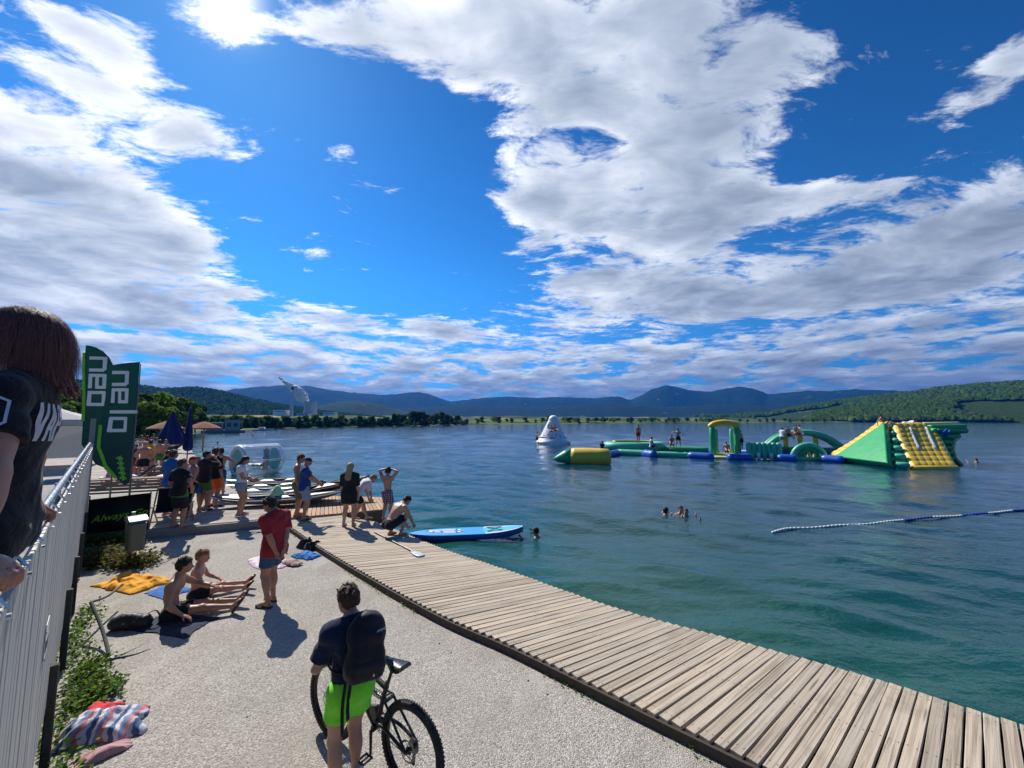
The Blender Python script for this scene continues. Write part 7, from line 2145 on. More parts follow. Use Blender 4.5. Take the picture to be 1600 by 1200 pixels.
# big slide tower
def slab(name, outline, thick, mat, par, bev=.12, bulge=True):
    """a padded inflated panel: outline of 3-D points, thickness given to the back"""
    bm = bmesh.new(); P = [Vector(p) for p in outline]
    n = (P[1] - P[0]).cross(P[2] - P[0]).normalized()
    if n.y > 0: n = -n
    fr = [bm.verts.new(p) for p in P]; bk = [bm.verts.new(p - n * thick) for p in P]
    bm.faces.new(fr); bm.faces.new(bk)
    for i in range(len(P)): bm.faces.new((fr[i], fr[(i + 1) % len(P)], bk[(i + 1) % len(P)], bk[i]))
    bmesh.ops.recalc_face_normals(bm, faces=bm.faces)
    bmesh.ops.bevel(bm, geom=bm.edges[:], offset=bev, segments=3, profile=.6, affect='EDGES')
    return link(name, to_mesh(name, bm, angle=50), mat, par)
def pad(name, c00, c10, c11, c01, nu, nv, amp, mat, par, thick=.3, stripes=None):
    """a quilted sheet between four corners, one cushion per cell"""
    c00, c10, c11, c01 = map(Vector, (c00, c10, c11, c01)); s_ = 5
    n = ((c10 - c00).cross(c01 - c00)).normalized()
    if n.z < 0: n = -n
    U = np.linspace(0, 1, nu * s_ + 1); Vv = np.linspace(0, 1, nv * s_ + 1)
    V = []
    for v in Vv:
        for u in U:
            p = c00 * (1 - u) * (1 - v) + c10 * u * (1 - v) + c11 * u * v + c01 * (1 - u) * v
            q = amp * (abs(math.sin(math.pi * u * nu)) * abs(math.sin(math.pi * v * nv))) ** .5
            sag = -.10 * math.sin(math.pi * v)
            V.append(p + n * (q + sag))
    A, B_ = len(Vv), len(U)
    i = np.arange(A - 1)[:, None]; j = np.arange(B_ - 1)[None, :]
    F_ = np.stack([i * B_ + j, i * B_ + j + 1, (i + 1) * B_ + j + 1, (i + 1) * B_ + j], -1).reshape(-1, 4)
    me = mesh_np(name, np.array([tuple(p) for p in V]), F_, True)
    bm = bmesh.new(); bm.from_mesh(me); bmesh.ops.recalc_face_normals(bm, faces=bm.faces); bmesh.ops.solidify(bm, geom=bm.faces[:], thickness=thick); bm.to_mesh(me); bm.free(); me.shade_smooth()
    return link(name, me, mat, par)
sl = thing('inflatable_slide', 'big green and yellow inflatable slide tower at the right', 'inflatable', (0, 0, 0), 0, IG)
L0 = wp(1312, 721); AP = pd_(1391, 666, 30.6); FB = wp(1398, 733); FC = wp(1424, 734)
back = Vector((1.3, 2.9, 0))
WZ = Vector((0, 0, -.3))
# green side wall: stacked horizontal cushions
nlay = 7
for k in range(nlay):
    t0, t1 = k / nlay, (k + 1) / nlay
    a0 = (L0 + WZ * .3).lerp(AP, (t0 + t1) / 2); b0 = (FB + WZ * .3).lerp(AP, (t0 + t1) / 2)
    hz = (AP.z - L0.z) / nlay
    if (b0 - a0).length < .3: continue
    P = [a0 + back * .12, a0.lerp(b0, .33) + back * .06, a0.lerp(b0, .66) + back * .06, b0 + back * .06]
    itube('side_cushion', P, hz * .56, G1, sl, 12)
wn0 = (FB - L0).cross(AP - L0).normalized(); wn0 = -wn0 if wn0.y > 0 else wn0
slab('side_wall', [L0 - wn0 * .1, FB - wn0 * .1, AP - wn0 * .1 - Vector((0, 0, .1))], .5, G1, sl, .1)
# yellow ramp edge on the left and the top deck
rampw = back * .42
pad('climbing_ramp', L0 + Vector((0, 0, .32)), L0 + rampw + Vector((0, 0, .32)), AP + rampw + Vector((0, 0, .15)), AP + Vector((0, 0, .15)), 3, 9, .12, Y1, sl, .25)
itube('ramp_edge', [L0.lerp(AP, k / 8) + Vector((0, 0, .18 - .35 * math.sin(math.pi * k / 8) * .35)) for k in range(9)], .2, Y2, sl, 10)
# front gusset: pale green wedge between the wall and the slide
ST0, ST1 = pd_(1396, 666, 30.6), pd_(1455, 665, 30.9)
SB0, SB1 = wp(1426, 733), wp(1489, 733)
slab('gusset', [FB + Vector((.05, 0, -.1)), FC + Vector((0, 0, -.1)), SB0 + Vector((0, .2, .1)), AP + Vector((.1, 0, -.1))], .8, G2, sl, .08)
for k in range(5):
    t0 = (k + .5) / 5.5
    itube('gusset_cushion', [FB.lerp(AP, t0) + Vector((.1, -.05, 0)), FC.lerp(AP + Vector((.12, 0, 0)), t0) + Vector((-.12, -.02, 0))], .2, G2, sl, 8)
pad('slide', SB0, SB1, ST1, ST0, 6, 9, .04, Y1, sl, .3)
for t_ in (.30, .72):
    a_, b_ = SB0.lerp(SB1, t_), ST0.lerp(ST1, t_)
    q0, q1 = b_.lerp(a_, .10), b_.lerp(a_, .62)
    bm = bmesh.new(); n_ = (SB1 - SB0).cross(ST0 - SB0).normalized()
    tube(bm, [q0.lerp(q1, k / 7) + n_ * (.28 - .08 * math.sin(math.pi * (.10 + .52 * k / 7))) for k in range(8)], .15, 8, flat=.3); link('white_stripe', to_mesh('white_stripe', bm, True), W1, sl)
itube('slide_lip', [SB0 + Vector((-.1, -.15, .05)), SB0.lerp(SB1, .5) + Vector((0, -.18, .05)), SB1 + Vector((.1, -.15, .05))], .22, Y1, sl, 10)
for A_, B_ in ((SB0, ST0), (SB1, ST1)): itube('slide_edge', [A_.lerp(B_, k / 7) + Vector((0, -.06, .12 - .10 * math.sin(math.pi * k / 7))) for k in range(8)], .16, Y2, sl, 10)
slab('deck', [AP + Vector((0, 0, -.25)), ST1 + Vector((0, 0, -.25)), ST1 + back + Vector((0, 0, -.2)), AP + back + Vector((0, 0, -.2))], .5, Y1, sl, .1)
slab('rear_wall', [FB + back * .75 + Vector((.6, 0, 0)), SB1 + back * .75, ST1 + back * .7, AP + back * .7], .8, G1, sl, .1)
# right hand jump tower: overhanging top and hollow front
prof = [(1456, 664), (1485, 663.5), (1513, 663), (1512, 673), (1499, 681), (1490, 690), (1488, 703), (1492, 716), (1503, 727), (1494, 730), (1484, 728), (1474, 705)]
slab('jump_tower', [pd_(x, y, 30.0) for x, y in prof], 2.4, G1, sl, .14)
itube('tower_top', [pd_(1456, 663.5, 30.0) + Vector((0, .6, .02)), pd_(1485, 663, 30.0) + Vector((0, .6, .02)), pd_(1511, 662.5, 30.0) + Vector((0, .6, .02))], .16, Y2, sl, 10)
for k, (x0, x1, y) in enumerate(((1466, 1486, 700), (1468, 1488, 708), (1470, 1491, 716), (1463, 1487, 691), (1461, 1497, 682), (1458, 1509, 673))):
    itube('tower_cushion', [pd_(x0, y, 29.95), pd_((x0 + x1) / 2, y, 29.95), pd_(x1, y, 29.95)], .20, G1, sl, 8)
itube('tower_edge', [pd_(x, y, 29.9) for x, y in prof[4:9]], .13, Y2, sl, 8)
bm = bmesh.new()
for x0, y0, x1, y1 in ((1466, 671, 1478, 681), (1479, 670, 1468, 682), (1470, 675, 1482, 678), (1484, 672, 1479, 683)):
    tube(bm, [pd_(x0, y0, 29.65), pd_(x1, y1, 29.65)], .05, 5)
link('emblem', to_mesh('emblem', bm), B1, sl)
o = link('lettering', text_mesh('wibit', .55, 'lettering', .1, .01), W1, sl)
# lettering lies on the green side wall, along its slope towards the viewer
ex = (FB - L0); ex.z = 0; ex.normalize()
wn = (FB - L0).cross(AP - L0).normalized()
if wn.y > 0: wn = -wn
wr_d = pix_dir(1360, 707); wr_t = (L0 - Vector((0, 0, EYE))).dot(wn) / wr_d.dot(wn)
ux = (FB - L0).normalized(); uy = wn.cross(ux)
if uy.z < 0: uy = -uy
m_ = Matrix((ux, uy, wn)).transposed().to_4x4(); m_.translation = Vector((0, 0, EYE)) + wr_d * wr_t + wn * .34
o.matrix_world = m_
# people on the park
WPG = 'bathers on the water park'
def onp(kind, px, py, depth, az, label, sk=SKIN_C, sh=BLACKC, top=None, hm=HAIR_DARK, sc=1.0):
    """py is the pixel of the feet or seat"""
    return small_person(kind, label, pd_(px, py, depth), az, sk, sh, top, hm, sc, WPG)
onp('lounge', 862, 674, 53.6, 180, 'bather in dark trunks sprawled in the iceberg seat', sc=.95)
onp('lounge', 868, 673, 53.8, 160, 'second bather in the iceberg seat', SKIN_B, REDC, sc=.95)
onp('arms', 839, 694, 53.5, 60, 'bather climbing the left flank of the iceberg', SKIN_B, sc=.95)
onp('straddle', 940, 704, 36.6, 150, 'bather in navy vest astride the blue tube beside the yellow cushion', SKIN_B, NAVY, NAVY)
onp('stand', 998, 692, 37.4, -20, 'lean bather standing on the round raft', SKIN_C, REDC, None, HAIR_BROWN)
onp('sit', 1018, 705, 36.0, 120, 'bather in white tee sitting at the rim of the round raft', SKIN_B, BLACKC, WHITEC)
onp('sit', 1050, 701, 37.0, 200, 'bather sitting on the rear green walkway', SKIN_C)
onp('arms', 1060, 698, 37.2, 40, 'bather in dark trunks walking on the rear green walkway', SKIN_B, NAVY)
onp('lounge', 1136, 706, 34.0, 200, 'bather lying on the yellow floor of the arch', SKIN_C, REDC)
onp('stand', 1158, 703, 35.2, 160, 'bather in black trunks standing right of the arch', SKIN_C)
for k, (px, py, sk, sh, tp) in enumerate(((1222, 683, SKIN_C, ROYAL, WHITEC), (1231, 680.5, SKIN_B, BLACKC, None), (1243, 678.5, SKIN_C, REDC, None), (1252, 679, SKIN_A, NAVY, WHITEC))):
    onp('straddle', px, py, 35.4, (60, 200, 180, -40)[k], ('leftmost rider on the green bridge in white top', 'shirtless rider second from left on the green bridge', 'rider in red trunks on the crown of the green bridge', 'rightmost rider on the green bridge in white top')[k], sk, sh, tp, sc=.95)
onp('lounge', 1383, 664.5, 30.9, 150, 'bather lying at the top of the climbing ramp', SKIN_C)
onp('lie', 1414, 664.5, 31.2, 120, 'bather in white lying at the top of the yellow slide', SKIN_B, WHITEC, WHITEC)

# ---- clear roller with turquoise ends, and a raft beside it
ZR = thing('water_roller', 'clear inflatable roller with turquoise ends afloat off the platform', 'inflatable', (-15.9, 25.1, WATER_Z - .1), R(58)); zr = ZR; zr.scale = (.84, .9, .9)
def m_clear(t, b, m):
    setp(t, b, color=(.75, .80, .90), rough=.08, spec=.6)
    out = [n for n in t.n if n.type == 'OUTPUT_MATERIAL'][0]
    tr = t.node('ShaderNodeBsdfTransparent'); mx = t.node('ShaderNodeMixShader')
    lw = t.node('ShaderNodeLayerWeight'); lw.inputs[0].default_value = .35
    t.put(mx.inputs[0], t.smooth(lw.outputs[1], 0, 1, .16, .75, 'LINEAR'))
    t.l.new(tr.outputs[0], mx.inputs[1]); t.l.new(b.outputs[0], mx.inputs[2]); t.l.new(mx.outputs[0], out.inputs[0])
CLEAR = material('clear pvc', m_clear)
bm = bmesh.new(); n = 28; rows = []
for x in np.linspace(-1.25, 1.25, 6): rows.append([bm.verts.new((x, 1.08 * math.cos(2 * math.pi * k / n), 1.05 + 1.08 * math.sin(2 * math.pi * k / n))) for k in range(n)])
for p, q in zip(rows, rows[1:]):
    for k in range(n): bm.faces.new((p[k], p[(k + 1) % n], q[(k + 1) % n], q[k]))
link('drum', to_mesh('drum', bm, True), CLEAR, zr)
for s_ in (-1, 1):
    itube('end_ring', [Vector((s_ * 1.28, .92 * math.cos(a), 1.05 + .92 * math.sin(a))) for a in np.linspace(0, 2 * math.pi, 28)], .17, CLEAR if s_ > 0 else W1, zr, 10)
    bm = bmesh.new(); tube(bm, [(s_ * 1.22, 0, 1.05), (s_ * 1.34, 0, 1.05)], [.78, .70], 24); link('end_disc', to_mesh('end_disc', bm, angle=40), TQ, zr)
for k in range(6):
    a = 2 * math.pi * k / 6; itube('rib', [(-1.2, 1.02 * math.cos(a), 1.05 + 1.02 * math.sin(a)), (0, 1.02 * math.cos(a), 1.05 + 1.02 * math.sin(a)), (1.2, 1.02 * math.cos(a), 1.05 + 1.02 * math.sin(a))], .07, CLEAR, zr, 8)
small_person('stand', 'bather inside the clear roller', (-15.6, 25.5, WATER_Z + .15), 90, SKIN_B, GREYC, GREYC, HAIR_BROWN, .9)
rf = kayak('pale raft board with orange edge and a bather lying on it', wp(385, 729, -.3), wp(442, 726, -.3), W1, plain('orange rim', (.60, .16, .03), .5), .5, .22, rocker=.08, cockpit=False, group=None)
x, y = at(415, 727, -.2); small_person('lie', 'bather lying on the pale raft with raised head', (x, y, -.22), 80, SKIN_C, REDC, None, HAIR_DARK)
# ------------------------------------------------------------------ trees, far buildings, power station
LEAF_A = m_leaf('summer foliage', (.040, .080, .016), (.12, .19, .035), .35); LEAF_B = m_leaf('dark foliage', (.022, .050, .014), (.07, .12, .028), .3); LEAF_C = m_leaf('light foliage', (.06, .11, .018), (.15, .21, .04), .35)
BARK = plain('bark', (.085, .065, .045), .9, var=.4, scale=4, bump=.6, bscale=20)
def crown_mesh(seed, n=2600, H=9.0, W=6.5, leaf=.34, dens=9, low=.30):
    rg = np.random.default_rng(seed)
    cc = []; rr = []
    for k in range(dens):
        a = rg.uniform(0, 6.28); q = rg.uniform(0, 1) ** .6 * W * .30; z = H * rg.uniform(low, .86)
        cc.append((q * math.cos(a), q * math.sin(a), z)); rr.append(W * rg.uniform(.16, .27) * (1.15 - .35 * z / H))
    cc.append((0, 0, H * .84)); rr.append(W * .17)
    cc = np.array(cc); rr = np.array(rr)
    k = rg.integers(0, len(cc), n)
    d = rg.normal(0, 1, (n, 3)); d /= np.linalg.norm(d, axis=1)[:, None]
    P = cc[k] + d * (rr[k] * rg.uniform(.55, 1.08, n) ** .6)[:, None] * np.array([1, 1, .85])
    nrm = d + rg.normal(0, .55, (n, 3)); nrm /= np.linalg.norm(nrm, axis=1)[:, None]
    t1 = np.cross(nrm, rg.normal(0, 1, (n, 3))); t1 /= np.linalg.norm(t1, axis=1)[:, None]; t2 = np.cross(nrm, t1)
    s = leaf * rg.uniform(.6, 1.5, n)[:, None]
    V = np.stack([P - t1 * s, P + t2 * s * .6 + nrm * s * .15, P + t1 * s, P - t2 * s * .6 + nrm * s * .15], 1).reshape(-1, 3)
    F = np.arange(n * 4).reshape(n, 4)
    return mesh_np('crown', V, F), cc
def trunk_mesh(cc, H, r):
    bm = bmesh.new()
    tube(bm, bez([(0, 0, -.4), (.1, .05, H * .25), (-.05, .1, H * .5), (0, 0, H * .8)], 4), [r * (1 - .065 * k) for k in range(13)], 8)
    for c in cc[:6]: tube(bm, bez([(0, .05, H * .28), (c[0] * .45, c[1] * .45, H * .28 + (c[2] - H * .28) * .6), tuple(c)], 3), [r * .45, r * .4, r * .34, r * .28, r * .22, r * .16, r * .1], 6)
    return to_mesh('trunk', bm, True)
TREES = []
for s_ in range(10):
    H_ = 10.0; cm, cc = crown_mesh(40 + s_, 3200, H_, (7.5, 6.2, 8.2, 5.6, 7.0)[s_ % 5], .30, 9 if s_ < 5 else 13, .30 if s_ < 5 else .10)
    cm.materials.append(LEAF_A); tm = trunk_mesh(cc, H_, .22); tm.materials.append(BARK); TREES.append((cm, tm))
def tree(x, y, h, kind, leaf, label, group, z=0.0, wide=1.0):
    o = thing('tree', label, 'tree', (x, y, z), random.uniform(0, 6.28), group)
    o.scale = (h / 10 * wide, h / 10 * wide, h / 10)
    for nm, me in (('crown', TREES[kind][0]), ('trunk', TREES[kind][1])):
        c = bpy.data.objects.new(nm, me); COL.objects.link(c); c.parent = o
        if nm == 'crown': c.material_slots[0].link = 'OBJECT'; c.material_slots[0].material = leaf
    return o
def gz_(x, y): return float(land_h(np.array([float(x)]), np.array([float(y)]))[0])
# park trees behind the crowded platform: pixel column, pixel of the top, distance
near = [(92, 612, 58), (112, 606, 66), (132, 604, 72), (120, 622, 50), (152, 610, 60), (172, 606, 75), (228, 609, 62), (243, 612, 70), (256, 614, 80), (270, 618, 74), (283, 617, 90), (296, 620, 100), (236, 626, 52), (262, 632, 66), (308, 630, 112), (100, 628, 44), (215, 614, 54), (290, 634, 92), (75, 610, 60), (50, 606, 70), (20, 604, 66), (-30, 600, 60)]
words = ['broad', 'tall', 'rounded', 'dense', 'light', 'dark']
for k, (px, py, D) in enumerate(near):
    v = pd_(px, py, D); g = gz_(v.x, v.y)
    if g < -.3: g = -.2
    leaf = (LEAF_A, LEAF_B, LEAF_C, LEAF_A, LEAF_B)[k % 5]
    tree(v.x, v.y, max(v.z - g, 4.0), k % 10, leaf, 'leafy park tree standing behind the crowded bathing platform', 'park trees behind the platform', g - .1, 1.15)
shore = []
for k, px in enumerate(list(range(322, 500, 7)) + list(range(500, 622, 6))):
    sh_top = 651 + 3.5 * math.sin(k * 1.7) + random.uniform(-2.5, 2)
    az = math.atan2(px - 800, 620.0)
    shore.append((px + random.uniform(-3, 3), sh_top))
def shore_dist(px, start=40):
    d = pix_dir(px, 640); u = Vector((d.x, d.y)).normalized()
    r = np.arange(start, 1400, 2.0); s_ = poly_sd(u.x * r, u.y * r, LAKE)
    w = np.where(s_ < 0)[0]
    if len(w) == 0: return 150.0, u
    last = w[0]
    k = last
    while k < len(r) - 1 and s_[k] < 0: k += 1
    return float(r[k]), u
for k, (px, py) in enumerate(shore):
    r0, u = shore_dist(px, 120 if px < 330 else 60); r0 += random.uniform(4, 16)
    x, y = u.x * r0, u.y * r0; v = pd_(px, py, y); g = gz_(x, y)
    tree(x, y, max(v.z - g, 4.5), 5 + k % 5, (LEAF_A, LEAF_C, LEAF_A, LEAF_B)[k % 4], 'small leafy tree on the low far bank left of the dark grove', 'trees along the far bank', g - .1, 1.25)
for k in range(17):
    px = 618 + k * 5.6 + random.uniform(-2, 2); py = 645 + 3 * math.sin(k * .8) + (k > 13) * 5 + random.uniform(-2, 1)
    r0, u = shore_dist(px, 120); r0 += random.uniform(6, 30); x, y = u.x * r0, u.y * r0; v = pd_(px, py, y); g = gz_(x, y)
    tree(x, y, max(v.z - g, 6), 5 + k % 5, LEAF_B, 'dark tree of the grove on the far bank', 'dark grove on the far bank', g - .1, 1.1)
for k in range(46):
    px = 716 + k * 14.5 + random.uniform(-6, 6)
    r0, u = shore_dist(px, 200); r0 += random.uniform(6, 60); x, y = u.x * r0, u.y * r0; g = gz_(x, y)
    tree(x, y, random.uniform(3.5, 7.5), 5 + k % 5, (LEAF_A, LEAF_B, LEAF_C)[k % 3], 'low bushy tree along the distant meadow shore', 'bushy trees along the meadow shore', g - .1, 1.6)
# closed woods on the right hand hills: many crowns that read as one mass
def wood(name, cells, mat, smin, smax):
    base = np.array([(1, 0, 0), (.31, .95, 0), (-.81, .59, .1), (-.81, -.59, 0), (.31, -.95, .1), (0, 0, 1), (.5, .36, .75), (-.4, -.3, .8)]) 
    Fb = np.array([(0, 1, 6), (1, 2, 6), (2, 5, 6), (5, 0, 6), (2, 3, 7), (3, 4, 7), (4, 5, 7), (5, 2, 7), (4, 0, 5)])
    n = len(cells); P = np.array(cells)
    s = rng.uniform(smin, smax, n)
    V = base[None] * (s[:, None, None] * rng.uniform(.6, 1.35, (n, len(base), 1))) * np.array([1, 1, 1.1])
    aa = rng.uniform(0, 6.28, n)[:, None]; V = np.stack([V[:, :, 0] * np.cos(aa) - V[:, :, 1] * np.sin(aa), V[:, :, 0] * np.sin(aa) + V[:, :, 1] * np.cos(aa), V[:, :, 2]], -1)
    V = V + P[:, None, :] + np.array([0, 0, 1.0]) * (s * .55)[:, None, None]
    F_ = (Fb[None] + (np.arange(n) * len(base))[:, None, None]).reshape(-1, 3)
    return tag(link(name, mesh_np(name, V.reshape(-1, 3), F_), mat), kind='stuff')
WOODM = m_leaf('distant wood', (.016, .041, .009), (.056, .092, .020), .0, 0.0)
WOODL = m_leaf('distant light wood', (.036, .07, .014), (.09, .135, .03), .0, 0.0)
WOODD = m_leaf('distant dark wood', (.008, .022, .010), (.028, .050, .018), .0, 0.0)
def on_ridge(R_, n, cond):
    o, X, Y, Z = R_; out = []
    ni, nj = X.shape
    while len(out) < n:
        i, j = rng.uniform(0, ni - 1.001, n), rng.uniform(0, nj - 1.001, n)
        a, b = i.astype(int), j.astype(int); fi, fj = i - a, j - b
        def L(A): return (A[a, b] * (1 - fi) + A[a + 1, b] * fi) * (1 - fj) + (A[a, b + 1] * (1 - fi) + A[a + 1, b + 1] * fi) * fj
        x, y, z = L(X), L(Y), L(Z); ok = cond(x, y, z)
        out += list(zip(x[ok], y[ok], z[ok]))
    return out[:n]
pat = lambda x, y, z: fbm(x / 210, y / 210, 4, 31)
wood('wood', on_ridge(RH2, 30000, lambda x, y, z: (z > .5) & (np.hypot(x, y) < 1180) & (np.degrees(np.arctan2(x, y)) > 37) & (pat(x, y, z) < .72) & (np.degrees(np.arctan2(x, y)) < 62)), WOODM, 2.6, 6.2)
wood('wood', on_ridge(RH, 36000, lambda x, y, z: (z > 2) & (np.hypot(x, y) < 1700) & (np.degrees(np.arctan2(x, y)) > 24) & (pat(x, y, z) < .56 + .4 * (np.degrees(np.arctan2(x, y)) > 42)) & (np.degrees(np.arctan2(x, y)) < 62)), WOODM, 3.6, 8)
cells = []
for px in np.arange(1330, 1680, .8):
    r0, u = shore_dist(px, 300)
    for _ in range(3):
        r = r0 + rng.uniform(3, 60); x, y = u.x * r, u.y * r; cells.append((x, y, gz_(x, y)))
wood('wood', cells, WOODL, 3, 6)
cells = []
for px in np.arange(700, 1330, .9):
    if fbm(np.array([px / 40.]), np.array([.5]), 3, 8)[0] < .5: continue
    r0, u = shore_dist(px, 200)
    for _ in range(2):
        r = r0 + rng.uniform(40, 260); x, y = u.x * r, u.y * r; cells.append((x, y, gz_(x, y)))
wood('wood', cells, WOODM, 1.4, 3.4)

cells = []
for px in np.arange(312, 730, .9):
    r0, u = shore_dist(px, 130 if px < 330 else 60)
    for _ in range(3):
        r = r0 + rng.uniform(3, 46); x, y = u.x * r, u.y * r; cells.append((x, y, gz_(x, y) - .4))
wood('undergrowth', cells, WOODD, .8, 2.0)

wood('wood', on_ridge(LH, 26000, lambda x, y, z: (z > 2) & (np.hypot(x, y) < 1230) & (np.degrees(np.arctan2(x, y)) > -56) & (pat(x, y, z) < .60)), WOODD, 2.6, 6.0)
# ---- houseboat / boathouse on the left shore
hbx, hby = -78.0, 108.0
hs = thing('boathouse', 'pale flat roofed boathouse on a float by the wooded shore', 'boathouse', (hbx, hby, WATER_Z), R(36))
bm = bmesh.new(); box(bm, (0, 0, .35), (9.5, 4, .7), bev=.05); link('float', to_mesh('float', bm), M_CONC, hs)
PW = plain('pale cabin wall', (.42, .45, .44), .7)
bm = bmesh.new(); box(bm, (1.9, 0, 2.0), (3.4, 3.2, 2.6)); wl_ = link('cabin', to_mesh('cabin', bm), PW, hs)
bm = bmesh.new(); box(bm, (-1.9, 0, 1.65), (3.6, 3.0, 1.9)); link('cabin', to_mesh('cabin', bm), PW, hs)
bm = bmesh.new(); box(bm, (1.9, 0, 3.38), (3.8, 3.6, .16)); box(bm, (-1.9, 0, 2.68), (3.9, 3.4, .14)); link('roof', to_mesh('roof', bm), plain('pale roof', (.5, .52, .52), .6), hs)
GLS = plain('dark window glass', (.02, .028, .032), .1)
for x, z in ((1.1, 2.1), (2.6, 2.1), (-1.0, 1.8), (-2.6, 1.8)):
    bm = bmesh.new(); box(bm, (x, -1.63 if x > 0 else -1.53, z), (.85, .06, .9)); w_ = link('window', to_mesh('window', bm), GLS, hs)
bm = bmesh.new(); tube(bm, [(.2, 0, 3.3), (.2, 0, 5.4)], .06, 6); link('mast', to_mesh('mast', bm), MPOLE, hs)
bm = bmesh.new(); tube(bm, [(-4.6, -1.9, 1.7), (-3.7, -1.9, 1.7)], .04, 6); tube(bm, [(-4.6, -1.9, .7), (-4.6, -1.9, 1.7)], .04, 6); link('railing', to_mesh('railing', bm), MPOLE, hs)
# ---- small boats
def boat(px, py, L, label):
    x, y = at(px, py, WATER_Z); o = thing('motor_boat', label, 'boat', (x, y, WATER_Z), R(15))
    bm = bmesh.new(); rows = []
    for t_ in np.linspace(-1, 1, 9):
        w = L * .16 * max(1 - max(t_, 0) ** 2.2, .04); rows.append([bm.verts.new(p) for p in ((t_ * L / 2, -w, .55 + .15 * max(t_, 0)), (t_ * L / 2, -w * .6, -.1), (t_ * L / 2, w * .6, -.1), (t_ * L / 2, w, .55 + .15 * max(t_, 0)))])
    for p, q in zip(rows, rows[1:]):
        for k in range(4): bm.faces.new((p[k], p[(k + 1) % 4], q[(k + 1) % 4], q[k]))
    bm.faces.new(rows[0]); bm.faces.new(rows[-1]); link('hull', to_mesh('hull', bm), MWHT, o)
    bm = bmesh.new(); box(bm, (-.1 * L, 0, .85), (L * .3, L * .2, .6), bev=.08); link('cabin', to_mesh('cabin', bm), MWHT, o)
boat(686, 666.3, 4.5, 'small white boat far out before the dark grove'); boat(412, 673, 6, 'low white boat moored at the far left bank')

# ---- power station in the valley
D = 720.0; DK = D / 1500.0
def far_pt(px, py): return pd_(px, py, D)
CONC2 = plain('pale power station cladding', (.78, .79, .80), .8, var=.06, scale=.05); CONC3 = plain('cooling tower concrete', (.62, .62, .63), .9, var=.1, scale=.03)
def lattice_windows(par, w, d, h, rows, cols):
    for r in range(rows):
        bm = bmesh.new(); box(bm, (0, -d / 2 - .05, h * (.2 + .7 * r / max(rows - 1, 1))), (w * .86, .3, h * .04)); link('window_band', to_mesh('window_band', bm), GLS, par)
def block(px0, px1, ptop, label, rows=3):
    a, b = far_pt(px0, ptop), far_pt(px1, ptop); w = b.x - a.x; c = (a.x + b.x) / 2
    o = thing('power_station_block', label, 'building', (c, D + random.uniform(0, 12), -4.0)); h = a.z + 4.0
    bm = bmesh.new(); box(bm, (0, 0, h / 2), (w, w * .8, h)); link('wall', to_mesh('wall', bm), CONC2, o)
    bm = bmesh.new(); box(bm, (0, 0, h + .5), (w * 1.01, w * .81, 1.0)); link('roof', to_mesh('roof', bm), plain('grey roof', (.25, .26, .28), .7), o)
    lattice_windows(o, w, w * .8, h, rows, 3)
block(431, 449, 641, 'pale boxy boiler house left of the chimney'); block(466, 483, 646, 'pale hall between the chimney and the cooling tower', 2); block(504, 521, 644, 'separate pale block right of the cooling tower', 2)
c = far_pt(475, 627); ct = thing('cooling_tower', 'concrete cooling tower with white steam at the power station', 'tower', (c.x + 5 * DK, D + 40 * DK, -4))
Ht = c.z + 4; bm = bmesh.new(); r_ = 27 * DK
lathe(bm, [(r_ * 1.25, 0), (r_ * 1.05, Ht * .25), (r_ * .88, Ht * .55), (r_ * .82, Ht * .75), (r_ * .86, Ht * .95), (r_ * .90, Ht), (r_ * .84, Ht), (r_ * .78, Ht * .75)], 32)
link('shell', to_mesh('shell', bm, True), CONC3, ct)
bm = bmesh.new(); tube(bm, [(r_ * .90 * math.cos(a), r_ * .90 * math.sin(a), Ht) for a in np.linspace(0, 2 * math.pi, 32)], .9 * DK, 6); link('rim', to_mesh('rim', bm), CONC3, ct)
c = far_pt(457.5, 604); ch_ = thing('chimney', 'very tall slender chimney of the power station', 'chimney', (c.x, D, -4))
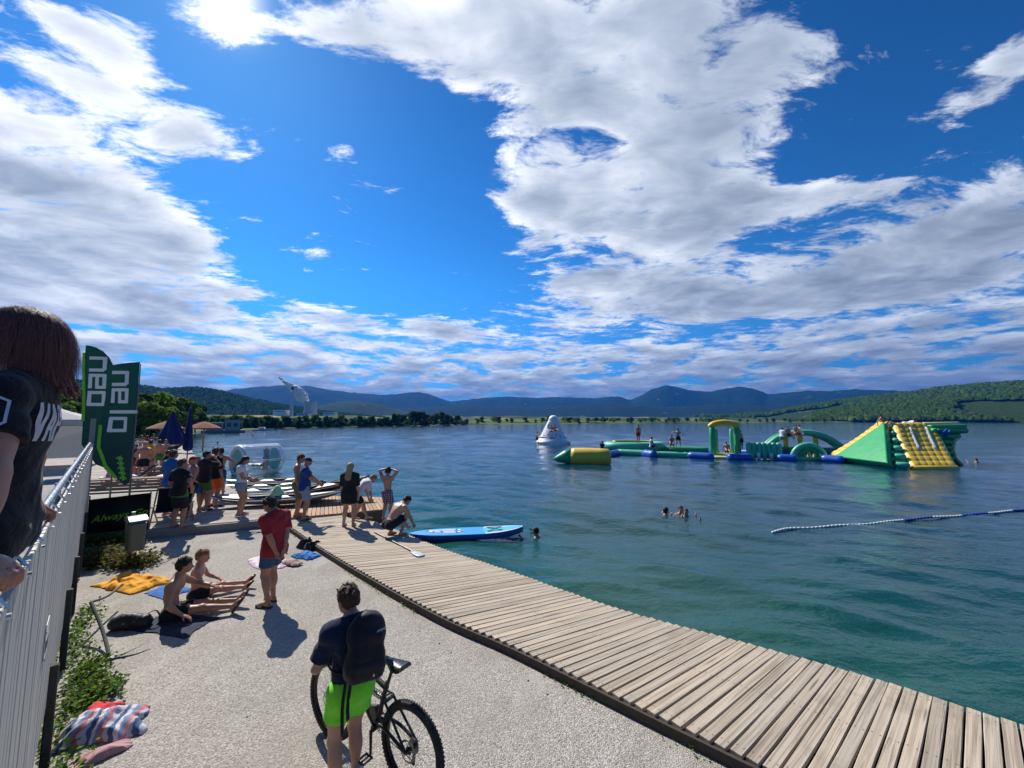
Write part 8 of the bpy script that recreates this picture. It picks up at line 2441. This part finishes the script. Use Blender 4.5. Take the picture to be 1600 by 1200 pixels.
bm = bmesh.new(); tube(bm, [(0, 0, 0), (0, 0, c.z * .5), (0, 0, c.z + 4)], [7.0 * DK, 5.6 * DK, 4.6 * DK], 16); link('shaft', to_mesh('shaft', bm, True), CONC3, ch_)
bm = bmesh.new(); tube(bm, [(0, 0, c.z - 2), (0, 0, c.z + 4.5)], 5.2 * DK, 16); link('cap', to_mesh('cap', bm, True), plain('dark chimney band', (.10, .09, .09), .8), ch_)
# steam drifting up and left from the tower
bm = bmesh.new()
pathp = [(476, 626, 9), (473, 621, 12), (469, 617, 13), (465, 613, 12.5), (461, 608, 11), (456, 604, 8.5), (452, 602, 7), (448, 599, 6), (444, 596, 4.5), (440, 592, 3.2), (437, 590, 2.4)]
for k, (px, py, r_) in enumerate(pathp):
    for q in range(20):
        p = pd_(px + random.uniform(-.35, .35) * r_ * .9, py + random.uniform(-.35, .35) * r_ * .8, D + 40 * DK + random.uniform(-14, 14) * DK); s_ = r_ * 2.42 * DK * random.uniform(.25, .55)
        blob(bm, p, (s_, s_, s_ * .85), 2, noise=.03)
def m_steam(t, b, m): setp(t, b, color=(.86, .87, .90), rough=1.0, spec=0.0, normal=t.bump(t.noise(coords(t), .09, 4), .6, 6))
tag(link('smoke', to_mesh('smoke', bm, True), material('steam', m_steam)), kind='stuff')
# ------------------------------------------------------------------ the air over the lake
def haze():
    m = bpy.data.materials.new('summer haze'); m.use_nodes = True
    t = NT(m.node_tree)
    for nd in list(t.n): t.n.remove(nd)
    out = t.node('ShaderNodeOutputMaterial')
    v = t.node('ShaderNodeVolumePrincipled')
    v.inputs['Color'].default_value = HAZE_COLOR
    v.inputs['Density'].default_value = HAZE_DENSITY
    v.inputs['Anisotropy'].default_value = .2
    t.l.new(v.outputs[0], out.inputs['Volume'])
    bm = bmesh.new()
    box(bm, (0, 0, 245), (20000, 20000, 510))
    o = link('haze', to_mesh('haze', bm), m)
    tag(o, kind='stuff')
HAZE_COLOR = (.008, .22, .80, 1)
HAZE_DENSITY = 1.15e-4
haze()
